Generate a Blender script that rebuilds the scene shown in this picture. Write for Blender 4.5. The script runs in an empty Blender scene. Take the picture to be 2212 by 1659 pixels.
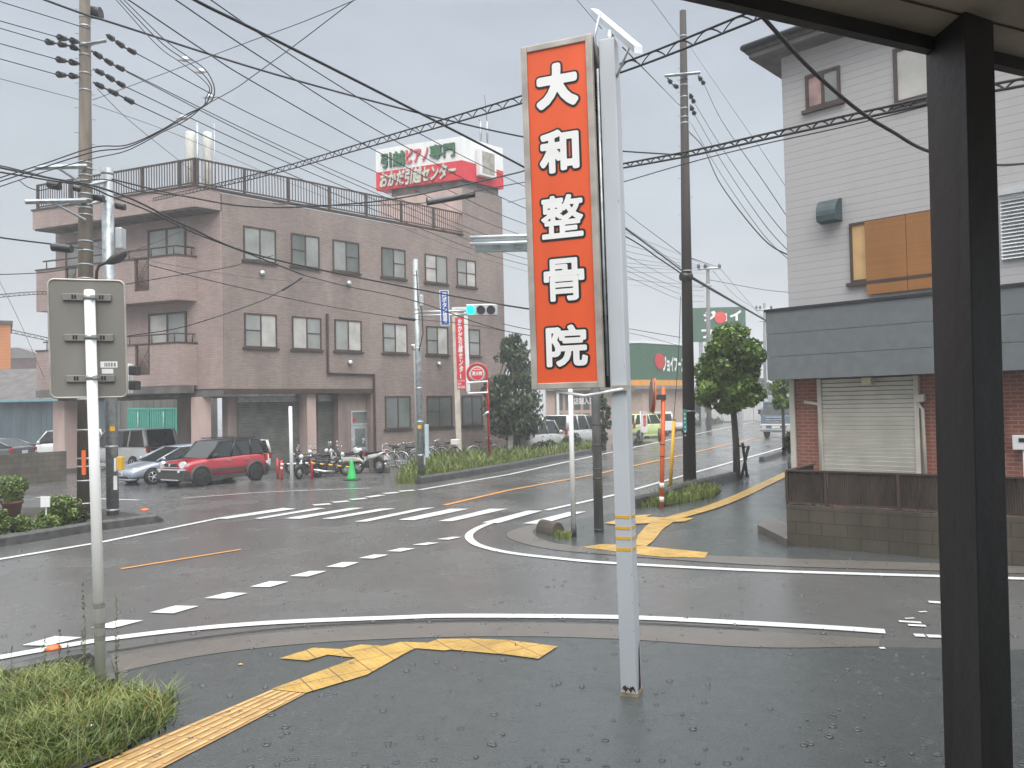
import bpy, math, random
import numpy as np
from mathutils import Vector, Matrix
random.seed(7); rng = np.random.default_rng(11)
SC = bpy.context.scene; COL = SC.collection
R = math.radians
# ---------------------------------------------------------------- camera
HAZE = 0.0023
CAMH = 2.4; PITCH = R(1.6); ROLL = R(1.2); FPX = 1700.0; CX, CY = 1106.0, 829.5
_f = np.array([0, math.cos(PITCH), math.sin(PITCH)]); _u0 = np.array([0, -math.sin(PITCH), math.cos(PITCH)]); _x0 = np.array([1., 0, 0])
_x = math.cos(ROLL)*_x0 - math.sin(ROLL)*_u0; _u = math.sin(ROLL)*_x0 + math.cos(ROLL)*_u0
cam = bpy.data.cameras.new('camera'); cam.sensor_width = 36; cam.lens = FPX/2212*36; cam.clip_end = 3000; cam.clip_start = .05
camo = bpy.data.objects.new('camera', cam); COL.objects.link(camo); SC.camera = camo
camo.matrix_world = Matrix(((_x[0], _u[0], -_f[0], 0), (_x[1], _u[1], -_f[1], 0), (_x[2], _u[2], -_f[2], CAMH), (0, 0, 0, 1)))
# ---------------------------------------------------------------- world: overcast rain sky
SC.view_settings.view_transform = 'Standard'; SC.view_settings.look = 'None'
SC.view_settings.exposure = 0.92; SC.view_settings.gamma = 1.0
W = bpy.data.worlds.new('World'); SC.world = W; W.use_nodes = True
nt = W.node_tree; nt.nodes.clear()
def N(t, kind, **kw):
    n = t.nodes.new(kind)
    for k, v in kw.items(): setattr(n, k, v)
    return n
out = N(nt, 'ShaderNodeOutputWorld'); bg = N(nt, 'ShaderNodeBackground'); bg2 = N(nt, 'ShaderNodeBackground'); add = N(nt, 'ShaderNodeAddShader')
sky = N(nt, 'ShaderNodeTexSky', sky_type='NISHITA'); sky.sun_disc = False; sky.sun_elevation = R(58); sky.sun_rotation = R(200); sky.dust_density = 6; sky.air_density = 2
bg.inputs['Strength'].default_value = .012; nt.links.new(sky.outputs[0], bg.inputs['Color'])
tc = N(nt, 'ShaderNodeTexCoord'); sep = N(nt, 'ShaderNodeSeparateXYZ'); nt.links.new(tc.outputs['Generated'], sep.inputs[0])
ramp = N(nt, 'ShaderNodeValToRGB'); nt.links.new(sep.outputs['Z'], ramp.inputs[0])
els = ramp.color_ramp.elements
els[0].position = 0.0; els[0].color = (.250, .270, .294, 1); els[1].position = 1.0; els[1].color = (2.0, 2.03, 2.1, 1)
e = els.new(.46); e.color = (.232, .254, .286, 1)
e = els.new(.66); e.color = (1.0, 1.03, 1.08, 1)
mp = N(nt, 'ShaderNodeMapping'); mp.inputs['Scale'].default_value = (1.5, 1.5, 4.5); nt.links.new(tc.outputs['Generated'], mp.inputs[0])
nz = N(nt, 'ShaderNodeTexNoise'); nz.inputs['Scale'].default_value = 1.5; nz.inputs['Detail'].default_value = 5; nz.inputs['Roughness'].default_value = .55
nt.links.new(mp.outputs[0], nz.inputs['Vector'])
mr = N(nt, 'ShaderNodeMapRange'); mr.inputs[1].default_value = .3; mr.inputs[2].default_value = .7; mr.inputs[3].default_value = .86; mr.inputs[4].default_value = 1.17
nt.links.new(nz.outputs[0], mr.inputs[0])
mx = N(nt, 'ShaderNodeVectorMath', operation='SCALE'); nt.links.new(ramp.outputs[0], mx.inputs[0]); nt.links.new(mr.outputs[0], mx.inputs['Scale'])
nt.links.new(mx.outputs[0], bg2.inputs['Color']); bg2.inputs['Strength'].default_value = 1.0
nt.links.new(bg.outputs[0], add.inputs[0]); nt.links.new(bg2.outputs[0], add.inputs[1]); nt.links.new(add.outputs[0], out.inputs['Surface'])
sd = bpy.data.lights.new('sun', 'SUN'); sd.energy = 1.5; sd.angle = R(60); sd.color = (1, .97, .93)
so = bpy.data.objects.new('sun', sd); COL.objects.link(so); so.location = (0, 0, 60)
so.rotation_euler = (R(32), 0, R(20))       # high behind the viewer, diffused by cloud
# ---------------------------------------------------------------- measuring helpers (photo pixel -> metres on a known plane)
def ray(a, b):
    d = _f + _x*(a-CX)/FPX - _u*(b-CY)/FPX
    return d/d[1]
def G(a, b, z=0.0):
    d = ray(a, b); t = (z-CAMH)/d[2]; q = np.array([0, 0, CAMH])+d*t
    return (float(q[0]), float(q[1]), float(z))
def P(a, b, Y):
    q = np.array([0, 0, CAMH])+ray(a, b)*Y
    return (float(q[0]), float(q[1]), float(q[2]))
class Fr:
    """vertical plane frame: s along it (rightwards), n towards the viewer, z up"""
    def __init__(s, o, az):
        a = R(az); s.o = np.array(o[:2], float); s.e = np.array([math.sin(a), math.cos(a)]); s.nn = np.array([math.cos(a), -math.sin(a)]); s.az = az; s.lean = 0.0
    def p(s, S, n, z):
        q = s.o+s.e*(S+s.lean*z)+s.nn*n; return (float(q[0]), float(q[1]), float(z))
    def hit(s, a, b, off=0):
        d = ray(a, b); t = ((s.o+s.nn*off)@s.nn)/(d[:2]@s.nn); q = np.array([0, 0, CAMH])+d*t
        return float((q[:2]-s.o)@s.e)-s.lean*float(q[2]), float(q[2])
# ---------------------------------------------------------------- mesh builder
SPLIT = {'shutter_frame', 'band', 'post', 'bracket', 'slot', 'step_bolt', 'louvre', 'yellow_band', 'clamp', 'rail', 'latch', 'lens', 'spoke', 'mirror', 'reflector', 'strap', 'grey_tape', 'rust_patch', 'shutter_box', 'arm', 'door_handle', 'pillar', 'mudguard', 'wheel_arch', 'light', 'cross_arm', 'pane', 'picket', 'bulb', 'column'}
class MB:
    def __init__(s): s.v = []; s.f = []; s.sm = []
    def add(s, vs, fs, smooth=False):
        b = len(s.v); s.v += [tuple(map(float, q)) for q in vs]
        for f in fs: s.f.append(tuple(i+b for i in f)); s.sm.append(smooth)
        return s
    def hexa(s, c, smooth=False):    # 8 corners: bottom 4 ccw, top 4 ccw
        return s.add(c, [(3, 2, 1, 0), (4, 5, 6, 7), (0, 1, 5, 4), (1, 2, 6, 5), (2, 3, 7, 6), (3, 0, 4, 7)], smooth)
    def box(s, x0, x1, y0, y1, z0, z1):
        return s.hexa([(x0, y0, z0), (x1, y0, z0), (x1, y1, z0), (x0, y1, z0), (x0, y0, z1), (x1, y0, z1), (x1, y1, z1), (x0, y1, z1)])
    def fbox(s, F, s0, s1, n0, n1, z0, z1):
        p = F.p
        return s.hexa([p(s0, n1, z0), p(s1, n1, z0), p(s1, n0, z0), p(s0, n0, z0), p(s0, n1, z1), p(s1, n1, z1), p(s1, n0, z1), p(s0, n0, z1)])
    def prism(s, base, off, smooth=False):
        n = len(base); o = np.array(off, float); t = [tuple(np.array(q)+o) for q in base]
        return s.add(list(base)+t, [tuple(range(n-1, -1, -1)), tuple(range(n, 2*n))]+[(i, (i+1) % n, n+(i+1) % n, n+i) for i in range(n)], smooth)
    def flat(s, pts): return s.add(pts, [tuple(range(len(pts)))])
    def tube(s, p0, p1, r0, r1=None, n=12, caps=True, smooth=True):
        return s.path([p0, p1], r0, n, caps, r1, smooth)
    def path(s, pts, r, n=6, caps=True, r1=None, smooth=True):
        pts = [np.array(q, float) for q in pts]; m = len(pts); r1 = r if r1 is None else r1; vs = []
        up = None
        for i, q in enumerate(pts):
            d = pts[min(i+1, m-1)]-pts[max(i-1, 0)]; d = d/(np.linalg.norm(d)+1e-12)
            if up is None: up = np.array([0, 0, 1.]) if abs(d[2]) < .9 else np.array([0, 1., 0])
            a = np.cross(d, up)
            if np.linalg.norm(a) < 1e-6: a = np.cross(d, [1., 0, 0])
            a = a/np.linalg.norm(a); b = np.cross(a, d); up = b
            rr = r+(r1-r)*i/max(1, m-1)
            for k in range(n):
                t = 2*math.pi*k/n; vs.append(q+rr*(a*math.cos(t)+b*math.sin(t)))
        fs = []
        for i in range(m-1):
            for k in range(n):
                k2 = (k+1) % n; fs.append((i*n+k, i*n+k2, (i+1)*n+k2, (i+1)*n+k))
        bidx = len(s.v); s.add(vs, fs, smooth)
        if caps:
            s.f.append(tuple(bidx+k for k in range(n-1, -1, -1))); s.sm.append(False)
            s.f.append(tuple(bidx+(m-1)*n+k for k in range(n))); s.sm.append(False)
        return s
    def lathe(s, prof, c, n=20, smooth=True):
        vs = []; fs = []; m = len(prof)
        for r_, z in prof:
            for k in range(n):
                t = 2*math.pi*k/n; vs.append((c[0]+r_*math.cos(t), c[1]+r_*math.sin(t), c[2]+z))
        for i in range(m-1):
            for k in range(n):
                k2 = (k+1) % n; fs.append((i*n+k, i*n+k2, (i+1)*n+k2, (i+1)*n+k))
        fs.append(tuple(range(n-1, -1, -1))); fs.append(tuple((m-1)*n+k for k in range(n)))
        return s.add(vs, fs, smooth)
    def ball(s, c, r, sx=1, sy=1, sz=1, n=14, m=8):
        vs = []; fs = []
        for i in range(m+1):
            a = math.pi*i/m
            for k in range(n):
                t = 2*math.pi*k/n; vs.append((c[0]+r*sx*math.sin(a)*math.cos(t), c[1]+r*sy*math.sin(a)*math.sin(t), c[2]+r*sz*math.cos(a)))
        for i in range(m):
            for k in range(n):
                k2 = (k+1) % n; fs.append((i*n+k, (i+1)*n+k, (i+1)*n+k2, i*n+k2))
        return s.add(vs, fs, True)
    def disc(s, c, ax, r, th, n=20, r2=None):   # a short cylinder with axis ax
        c = np.array(c, float); ax = np.array(ax, float); ax /= np.linalg.norm(ax)
        return s.path([c-ax*th/2, c+ax*th/2], r, n, True, r2)
    def loft(s, rings, smooth=True, caps=True):
        n = len(rings[0]); vs = [q for r_ in rings for q in r_]; fs = []
        for i in range(len(rings)-1):
            for k in range(n):
                k2 = (k+1) % n; fs.append((i*n+k, i*n+k2, (i+1)*n+k2, (i+1)*n+k))
        if caps: fs += [tuple(range(n-1, -1, -1)), tuple((len(rings)-1)*n+k for k in range(n))]
        return s.add(vs, fs, smooth)
    def pieces(s):
        par = list(range(len(s.v)))
        def fd(i):
            while par[i] != i: par[i] = par[par[i]]; i = par[i]
            return i
        for f in s.f:
            a = fd(f[0])
            for j in f[1:]: par[fd(j)] = a
        gr = {}
        for k, f in enumerate(s.f): gr.setdefault(fd(f[0]), []).append(k)
        o = []
        for fl in gr.values():
            m_ = MB(); mp = {}
            for k in fl:
                for i in s.f[k]:
                    if i not in mp: mp[i] = len(m_.v); m_.v.append(s.v[i])
                m_.f.append(tuple(mp[i] for i in s.f[k])); m_.sm.append(s.sm[k])
            o.append(m_)
        return o
    def build(s, name, m, parent=None, bevel=0, label=None, cat=None, group=None, kind=None, loc=None, auto=None):
        if name in SPLIT and parent is not None and auto is None:
            pc = s.pieces()
            if len(pc) > 1:
                for q in pc: r_ = q.build(name, m, parent, bevel, label, auto=1)
                return r_
        vs = np.array(s.v, float)
        root = parent
        while root is not None and root.parent is not None: root = root.parent
        if root is not None and not root.get('_local'):
            c, si = math.cos(-root.rotation_euler.z), math.sin(-root.rotation_euler.z)
            q = vs-np.array(root.location); vs = np.stack([q[:, 0]*c-q[:, 1]*si, q[:, 0]*si+q[:, 1]*c, q[:, 2]], 1)
        me = bpy.data.meshes.new(name)
        if root is None and kind != 'structure':   # origin at the base of the thing
            o = np.array([(vs[:, 0].min()+vs[:, 0].max())/2, (vs[:, 1].min()+vs[:, 1].max())/2, vs[:, 2].min()]); vs = vs-o
        else: o = None
        me.from_pydata([tuple(q) for q in vs], [], s.f)
        me.polygons.foreach_set('use_smooth', s.sm)
        # planar metre UVs
        if len(s.f) < 60000:
            uv = me.uv_layers.new(name='UVMap'); co = vs; d = np.zeros(len(me.loops)*2)
            for p_ in me.polygons:
                nx, ny, nz_ = p_.normal
                li = list(p_.loop_indices); vi = list(p_.vertices)
                if abs(nz_) < .75:
                    l = math.hypot(nx, ny); tx, ty = -ny/l, nx/l
                    for a, b in zip(li, vi): d[2*a] = co[b, 0]*tx+co[b, 1]*ty; d[2*a+1] = co[b, 2]
                else:
                    for a, b in zip(li, vi): d[2*a] = co[b, 0]; d[2*a+1] = co[b, 1]
            uv.data.foreach_set('uv', d)
        me.materials.append(m)
        ob = bpy.data.objects.new(name, me); COL.objects.link(ob)
        if parent is not None: ob.parent = parent
        if o is not None: ob.location = tuple(o)
        if bevel:
            bm = ob.modifiers.new('bevel', 'BEVEL'); bm.width = bevel; bm.segments = 2; bm.limit_method = 'ANGLE'; bm.angle_limit = R(40)
        tag(ob, label, cat, group, kind)
        return ob
def tag(o, label=None, cat=None, group=None, kind=None):
    if label: o['label'] = label
    if cat: o['category'] = cat
    if group: o['group'] = group
    if kind: o['kind'] = kind
    return o
def thing(name, label, cat, loc=(0, 0, 0), rz=0, group=None):
    o = bpy.data.objects.new(name, None); COL.objects.link(o); o.empty_display_size = .2
    o.location = loc; o.rotation_euler = (0, 0, rz)
    return tag(o, label, cat, group)
def copy_tree(o, parent=None):
    c = o.copy(); COL.objects.link(c); c.parent = parent
    for ch in o.children: copy_tree(ch, c)
    return c
def glyph_mask(body, res=72, shear=0):
    """rasterise lettering at res pixels per em -> boolean image (rows from the bottom)"""
    cu = bpy.data.curves.new('t', 'FONT'); cu.body = body; cu.size = 1; cu.resolution_u = 4; cu.shear = shear; cu.space_line = .92
    ob = bpy.data.objects.new('t', cu); COL.objects.link(ob)
    me = bpy.data.meshes.new_from_object(ob.evaluated_get(bpy.context.evaluated_depsgraph_get())); me.calc_loop_triangles()
    v = np.array([tuple(q.co)[:2] for q in me.vertices]); tr = [tuple(t.vertices) for t in me.loop_triangles]
    bpy.data.objects.remove(ob); bpy.data.curves.remove(cu); bpy.data.meshes.remove(me)
    v = (v-v.min(0))*res; w, h = np.ceil(v.max(0)).astype(int)+2; im = np.zeros((h, w), bool)
    for t in tr:
        A_, B_, C_ = v[list(t)]; x0, y0 = np.floor(np.minimum(np.minimum(A_, B_), C_)).astype(int); x1, y1 = np.ceil(np.maximum(np.maximum(A_, B_), C_)).astype(int)+1
        X, Y = np.meshgrid(np.arange(x0, x1)+.5, np.arange(y0, y1)+.5)
        def ed(p_, q_): return (q_[0]-p_[0])*(Y-p_[1])-(q_[1]-p_[1])*(X-p_[0])
        a_, b_, c_ = ed(A_, B_), ed(B_, C_), ed(C_, A_); ins = ((a_ >= 0) & (b_ >= 0) & (c_ >= 0)) | ((a_ <= 0) & (b_ <= 0) & (c_ <= 0))
        im[y0:min(y1, h), x0:min(x1, w)] |= ins[:min(y1, h)-y0, :min(x1, w)-x0]
    return im
def text(mb, body, F, s0, s1, z0, z1, n, off=0.0, ext=.004, shear=0, res=72, grow=0.0):
    """bold lettering on a plane frame F: the stroke thickened by off (em), filling s0..s1 x z0..z1; grow adds a rim outside that box"""
    im = glyph_mask(body, res, shear); r = off*res; rg = grow*res; pad = int(r+rg+4); im = np.pad(im, pad); D = np.full(im.shape, 99.0)
    k = int(r+rg+3)
    for dy in range(-k, k+1):
        for dx in range(-k, k+1):
            d_ = math.hypot(dx, dy)
            if d_ <= k: D = np.minimum(D, np.where(np.roll(np.roll(im, dy, 0), dx, 1), d_, 99.0))
    def fld(rr): return (rr+.5)-D
    f0 = fld(r); ys, xs = np.where(f0 > 0); bx0, bx1, by0, by1 = xs.min(), xs.max()+1, ys.min(), ys.max()+1
    f = fld(r+rg); f = (f*2+np.roll(f, 1, 0)+np.roll(f, -1, 0)+np.roll(f, 1, 1)+np.roll(f, -1, 1))/6
    kx, ky = (s1-s0)/(bx1-bx0), (z1-z0)/(by1-by0); vs = []; fs = []
    def pt(x, y): vs.append(F.p(s0+(x+.5-bx0)*kx, n+ext, z0+(y+.5-by0)*ky)); return len(vs)-1
    ins = f > 0; full = ins[:-1, :-1] & ins[1:, :-1] & ins[:-1, 1:] & ins[1:, 1:]; anyc = ins[:-1, :-1] | ins[1:, :-1] | ins[:-1, 1:] | ins[1:, 1:]
    for y in range(full.shape[0]):
        x = 0
        while x < full.shape[1]:
            if full[y, x]:
                e_ = x
                while e_ < full.shape[1] and full[y, e_]: e_ += 1
                fs.append((pt(x, y), pt(e_, y), pt(e_, y+1), pt(x, y+1))); x = e_; continue
            if anyc[y, x]:
                c = [(x, y), (x+1, y), (x+1, y+1), (x, y+1)]; poly = []
                for i in range(4):
                    (xa, ya), (xb, yb) = c[i], c[(i+1) % 4]; fa, fb = f[ya, xa], f[yb, xb]
                    if fa > 0: poly.append((xa, ya))
                    if (fa > 0) != (fb > 0): t = fa/(fa-fb); poly.append((xa+(xb-xa)*t, ya+(yb-ya)*t))
                if len(poly) >= 3: fs.append(tuple(pt(*q) for q in poly))
            x += 1
    mb.add(vs, fs)
# ---------------------------------------------------------------- materials
def mat(name, c, rough=.6, metal=0, var=.15, vscale=3.0, bump=0, bscale=40, spec=.5, coat=0, c2=None, streak=0):
    m = bpy.data.materials.new(name); m.use_nodes = True; t = m.node_tree; b = t.nodes['Principled BSDF']
    b.inputs['Roughness'].default_value = rough; b.inputs['Metallic'].default_value = metal
    b.inputs['Specular IOR Level'].default_value = spec; b.inputs['Coat Weight'].default_value = coat; b.inputs['Coat Roughness'].default_value = .08
    tcn = N(t, 'ShaderNodeTexCoord'); no = N(t, 'ShaderNodeTexNoise'); no.inputs['Scale'].default_value = vscale; no.inputs['Detail'].default_value = 6
    src = tcn.outputs['Object']
    if streak:
        mpn = N(t, 'ShaderNodeMapping'); mpn.inputs['Scale'].default_value = (1, 1, streak); t.links.new(src, mpn.inputs[0]); src = mpn.outputs[0]
    t.links.new(src, no.inputs['Vector'])
    rp = N(t, 'ShaderNodeMapRange'); rp.inputs[1].default_value = .35; rp.inputs[2].default_value = .65; t.links.new(no.outputs[0], rp.inputs[0])
    mxn = N(t, 'ShaderNodeMix', data_type='RGBA'); t.links.new(rp.outputs[0], mxn.inputs[0])
    c = tuple(c); c2 = c2 or tuple(max(0, k*(1-var)) for k in c); c1 = tuple(k*(1+var*.6) for k in c)
    mxn.inputs[6].default_value = (*c2, 1); mxn.inputs[7].default_value = (*c1, 1)
    t.links.new(mxn.outputs[2], b.inputs['Base Color'])
    if bump:
        n2 = N(t, 'ShaderNodeTexNoise'); n2.inputs['Scale'].default_value = bscale; n2.inputs['Detail'].default_value = 4; t.links.new(tcn.outputs['Object'], n2.inputs['Vector'])
        bp = N(t, 'ShaderNodeBump'); bp.inputs['Strength'].default_value = bump; bp.inputs['Distance'].default_value = .02
        t.links.new(n2.outputs[0], bp.inputs['Height']); t.links.new(bp.outputs[0], b.inputs['Normal'])
    return m
def brickmat(name, c1, c2, mortar, bw, bh, ms=.006, rough=.7, var=.25, offset=.5, bump=.3, spec=.4):
    m = mat(name, c1, rough, spec=spec); t = m.node_tree; b = t.nodes['Principled BSDF']
    uvn = N(t, 'ShaderNodeUVMap'); uvn.uv_map = 'UVMap'
    br = N(t, 'ShaderNodeTexBrick'); br.offset = offset; br.inputs['Scale'].default_value = 1; br.inputs['Brick Width'].default_value = bw; br.inputs['Row Height'].default_value = bh
    br.inputs['Mortar Size'].default_value = ms; br.inputs['Mortar Smooth'].default_value = .2; br.inputs['Bias'].default_value = 0
    br.inputs['Color1'].default_value = (*c1, 1); br.inputs['Color2'].default_value = (*c2, 1); br.inputs['Mortar'].default_value = (*mortar, 1)
    t.links.new(uvn.outputs[0], br.inputs['Vector'])
    no = N(t, 'ShaderNodeTexNoise'); no.inputs['Scale'].default_value = .7; no.inputs['Detail'].default_value = 8; no.inputs['Roughness'].default_value = .65
    tcn = N(t, 'ShaderNodeTexCoord'); mpn = N(t, 'ShaderNodeMapping'); mpn.inputs['Scale'].default_value = (1, 1, .35)
    t.links.new(tcn.outputs['Object'], mpn.inputs[0]); t.links.new(mpn.outputs[0], no.inputs['Vector'])
    rp = N(t, 'ShaderNodeMapRange'); rp.inputs[1].default_value = .3; rp.inputs[2].default_value = .7; rp.inputs[3].default_value = 1-var; rp.inputs[4].default_value = 1+var*.5
    t.links.new(no.outputs[0], rp.inputs[0])
    vm = N(t, 'ShaderNodeVectorMath', operation='SCALE'); t.links.new(br.outputs['Color'], vm.inputs[0]); t.links.new(rp.outputs[0], vm.inputs['Scale'])
    t.links.new(vm.outputs[0], b.inputs['Base Color'])
    if bump:
        bp = N(t, 'ShaderNodeBump'); bp.inputs['Strength'].default_value = bump; bp.inputs['Distance'].default_value = .01; bp.invert = True
        t.links.new(br.outputs['Fac'], bp.inputs['Height']); t.links.new(bp.outputs[0], b.inputs['Normal'])
    return m
def wetmat(name, c, c2, r0=.12, r1=.5, ripple=1.0, pud=.5, gain=.35):
    """rain-wet ground: dark base, film of water in patches, drop rings and fine grain in the bump"""
    m = bpy.data.materials.new(name); m.use_nodes = True; t = m.node_tree; b = t.nodes['Principled BSDF']
    tcn = N(t, 'ShaderNodeTexCoord')
    n1 = N(t, 'ShaderNodeTexNoise'); n1.inputs['Scale'].default_value = .45; n1.inputs['Detail'].default_value = 7; n1.inputs['Roughness'].default_value = .6
    n2 = N(t, 'ShaderNodeTexNoise'); n2.inputs['Scale'].default_value = 90; n2.inputs['Detail'].default_value = 3
    n3 = N(t, 'ShaderNodeTexNoise'); n3.inputs['Scale'].default_value = 5; n3.inputs['Detail'].default_value = 5
    for n_ in (n1, n2, n3): t.links.new(tcn.outputs['Object'], n_.inputs['Vector'])
    a = N(t, 'ShaderNodeMapRange'); a.inputs[1].default_value = pud-.12; a.inputs[2].default_value = pud+.12; t.links.new(n1.outputs[0], a.inputs[0])
    mxn = N(t, 'ShaderNodeMix', data_type='RGBA'); mxn.inputs[6].default_value = (*c, 1); mxn.inputs[7].default_value = (*c2, 1)
    mm = N(t, 'ShaderNodeMath', operation='MULTIPLY_ADD'); mm.inputs[1].default_value = .6; mm.inputs[2].default_value = .2; t.links.new(n3.outputs[0], mm.inputs[0]); t.links.new(mm.outputs[0], mxn.inputs[0])
    gr = N(t, 'ShaderNodeMapRange'); gr.inputs[1].default_value = .25; gr.inputs[2].default_value = .75; gr.inputs[3].default_value = .75; gr.inputs[4].default_value = 1.3; t.links.new(n2.outputs[0], gr.inputs[0])
    vm = N(t, 'ShaderNodeVectorMath', operation='SCALE'); t.links.new(mxn.outputs[2], vm.inputs[0]); t.links.new(gr.outputs[0], vm.inputs['Scale']); t.links.new(vm.outputs[0], b.inputs['Base Color'])
    rr = N(t, 'ShaderNodeMapRange'); rr.inputs[3].default_value = r1; rr.inputs[4].default_value = r0; t.links.new(a.outputs[0], rr.inputs[0]); t.links.new(rr.outputs[0], b.inputs['Roughness'])
    b.inputs['Specular IOR Level'].default_value = .5
    # rings of falling drops
    vo = N(t, 'ShaderNodeTexVoronoi'); vo.inputs['Scale'].default_value = 6.5; t.links.new(tcn.outputs['Object'], vo.inputs['Vector'])
    s1 = N(t, 'ShaderNodeMath', operation='MULTIPLY'); s1.inputs[1].default_value = 42; t.links.new(vo.outputs['Distance'], s1.inputs[0])
    s2 = N(t, 'ShaderNodeMath', operation='SINE'); t.links.new(s1.outputs[0], s2.inputs[0])
    fo = N(t, 'ShaderNodeMapRange'); fo.inputs[1].default_value = 0; fo.inputs[2].default_value = .42; fo.inputs[3].default_value = 1; fo.inputs[4].default_value = 0; t.links.new(vo.outputs['Distance'], fo.inputs[0])
    s3 = N(t, 'ShaderNodeMath', operation='MULTIPLY'); t.links.new(s2.outputs[0], s3.inputs[0]); t.links.new(fo.outputs[0], s3.inputs[1])
    s4 = N(t, 'ShaderNodeMath', operation='MULTIPLY'); t.links.new(s3.outputs[0], s4.inputs[0]); t.links.new(a.outputs[0], s4.inputs[1])
    b1 = N(t, 'ShaderNodeBump'); b1.inputs['Strength'].default_value = .22*ripple; b1.inputs['Distance'].default_value = .01; t.links.new(s4.outputs[0], b1.inputs['Height'])
    b2 = N(t, 'ShaderNodeBump'); b2.inputs['Strength'].default_value = gain; b2.inputs['Distance'].default_value = .01; t.links.new(n2.outputs[0], b2.inputs['Height']); t.links.new(b1.outputs[0], b2.inputs['Normal'])
    t.links.new(b2.outputs[0], b.inputs['Normal'])
    return m
def linemat(name, c, rough=.35):      # worn road paint
    m = mat(name, c, rough, var=.12, vscale=8, spec=.5); t = m.node_tree; b = t.nodes['Principled BSDF']
    tcn = N(t, 'ShaderNodeTexCoord'); no = N(t, 'ShaderNodeTexNoise'); no.inputs['Scale'].default_value = 14; no.inputs['Detail'].default_value = 8; no.inputs['Roughness'].default_value = .7
    t.links.new(tcn.outputs['Object'], no.inputs['Vector'])
    rp = N(t, 'ShaderNodeMapRange'); rp.inputs[1].default_value = .30; rp.inputs[2].default_value = .40; t.links.new(no.outputs[0], rp.inputs[0])
    old = b.inputs['Base Color'].links[0].from_socket
    mxn = N(t, 'ShaderNodeMix', data_type='RGBA'); t.links.new(rp.outputs[0], mxn.inputs[0]); mxn.inputs[6].default_value = (.13, .13, .125, 1); t.links.new(old, mxn.inputs[7])
    t.links.new(mxn.outputs[2], b.inputs['Base Color']); return m
def tacmat(name, c, ang=58):
    m = linemat(name, c, .4); t = m.node_tree; b = t.nodes['Principled BSDF']
    tcn = N(t, 'ShaderNodeTexCoord'); mpn = N(t, 'ShaderNodeMapping'); mpn.inputs['Rotation'].default_value = (0, 0, R(ang)); t.links.new(tcn.outputs['Object'], mpn.inputs[0])
    sx = N(t, 'ShaderNodeSeparateXYZ'); t.links.new(mpn.outputs[0], sx.inputs[0]); w = []
    for k, ax in enumerate('XY'):
        a = N(t, 'ShaderNodeMath', operation='MODULO'); a.inputs[1].default_value = .30; ab = N(t, 'ShaderNodeMath', operation='ABSOLUTE'); t.links.new(sx.outputs[ax], ab.inputs[0]); t.links.new(ab.outputs[0], a.inputs[0])
        g_ = N(t, 'ShaderNodeMath', operation='GREATER_THAN'); g_.inputs[1].default_value = .012; t.links.new(a.outputs[0], g_.inputs[0]); w.append(g_)
    mu = N(t, 'ShaderNodeMath', operation='MULTIPLY'); t.links.new(w[0].outputs[0], mu.inputs[0]); t.links.new(w[1].outputs[0], mu.inputs[1])
    old = b.inputs['Base Color'].links[0].from_socket; mxn = N(t, 'ShaderNodeMix', data_type='RGBA'); t.links.new(mu.outputs[0], mxn.inputs[0]); mxn.inputs[6].default_value = (.14, .10, .04, 1); t.links.new(old, mxn.inputs[7])
    vo = N(t, 'ShaderNodeTexVoronoi'); vo.inputs['Scale'].default_value = 16.67; vo.inputs['Randomness'].default_value = 0; t.links.new(mpn.outputs[0], vo.inputs['Vector'])
    r_ = N(t, 'ShaderNodeMapRange'); r_.inputs[1].default_value = .22; r_.inputs[2].default_value = .36; r_.inputs[3].default_value = 1; r_.inputs[4].default_value = 0; t.links.new(vo.outputs['Distance'], r_.inputs[0])
    bp = N(t, 'ShaderNodeBump'); bp.inputs['Strength'].default_value = .9; bp.inputs['Distance'].default_value = .012; t.links.new(r_.outputs[0], bp.inputs['Height']); t.links.new(bp.outputs[0], b.inputs['Normal'])
    no = N(t, 'ShaderNodeTexNoise'); no.inputs['Scale'].default_value = 2.2; no.inputs['Detail'].default_value = 8; t.links.new(tcn.outputs['Object'], no.inputs['Vector'])
    rr = N(t, 'ShaderNodeMapRange'); rr.inputs[1].default_value = .3; rr.inputs[2].default_value = .7; rr.inputs[3].default_value = .72; rr.inputs[4].default_value = 1.1; t.links.new(no.outputs[0], rr.inputs[0])
    vm = N(t, 'ShaderNodeVectorMath', operation='SCALE'); t.links.new(mxn.outputs[2], vm.inputs[0]); t.links.new(rr.outputs[0], vm.inputs['Scale']); t.links.new(vm.outputs[0], b.inputs['Base Color']); return m
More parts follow.
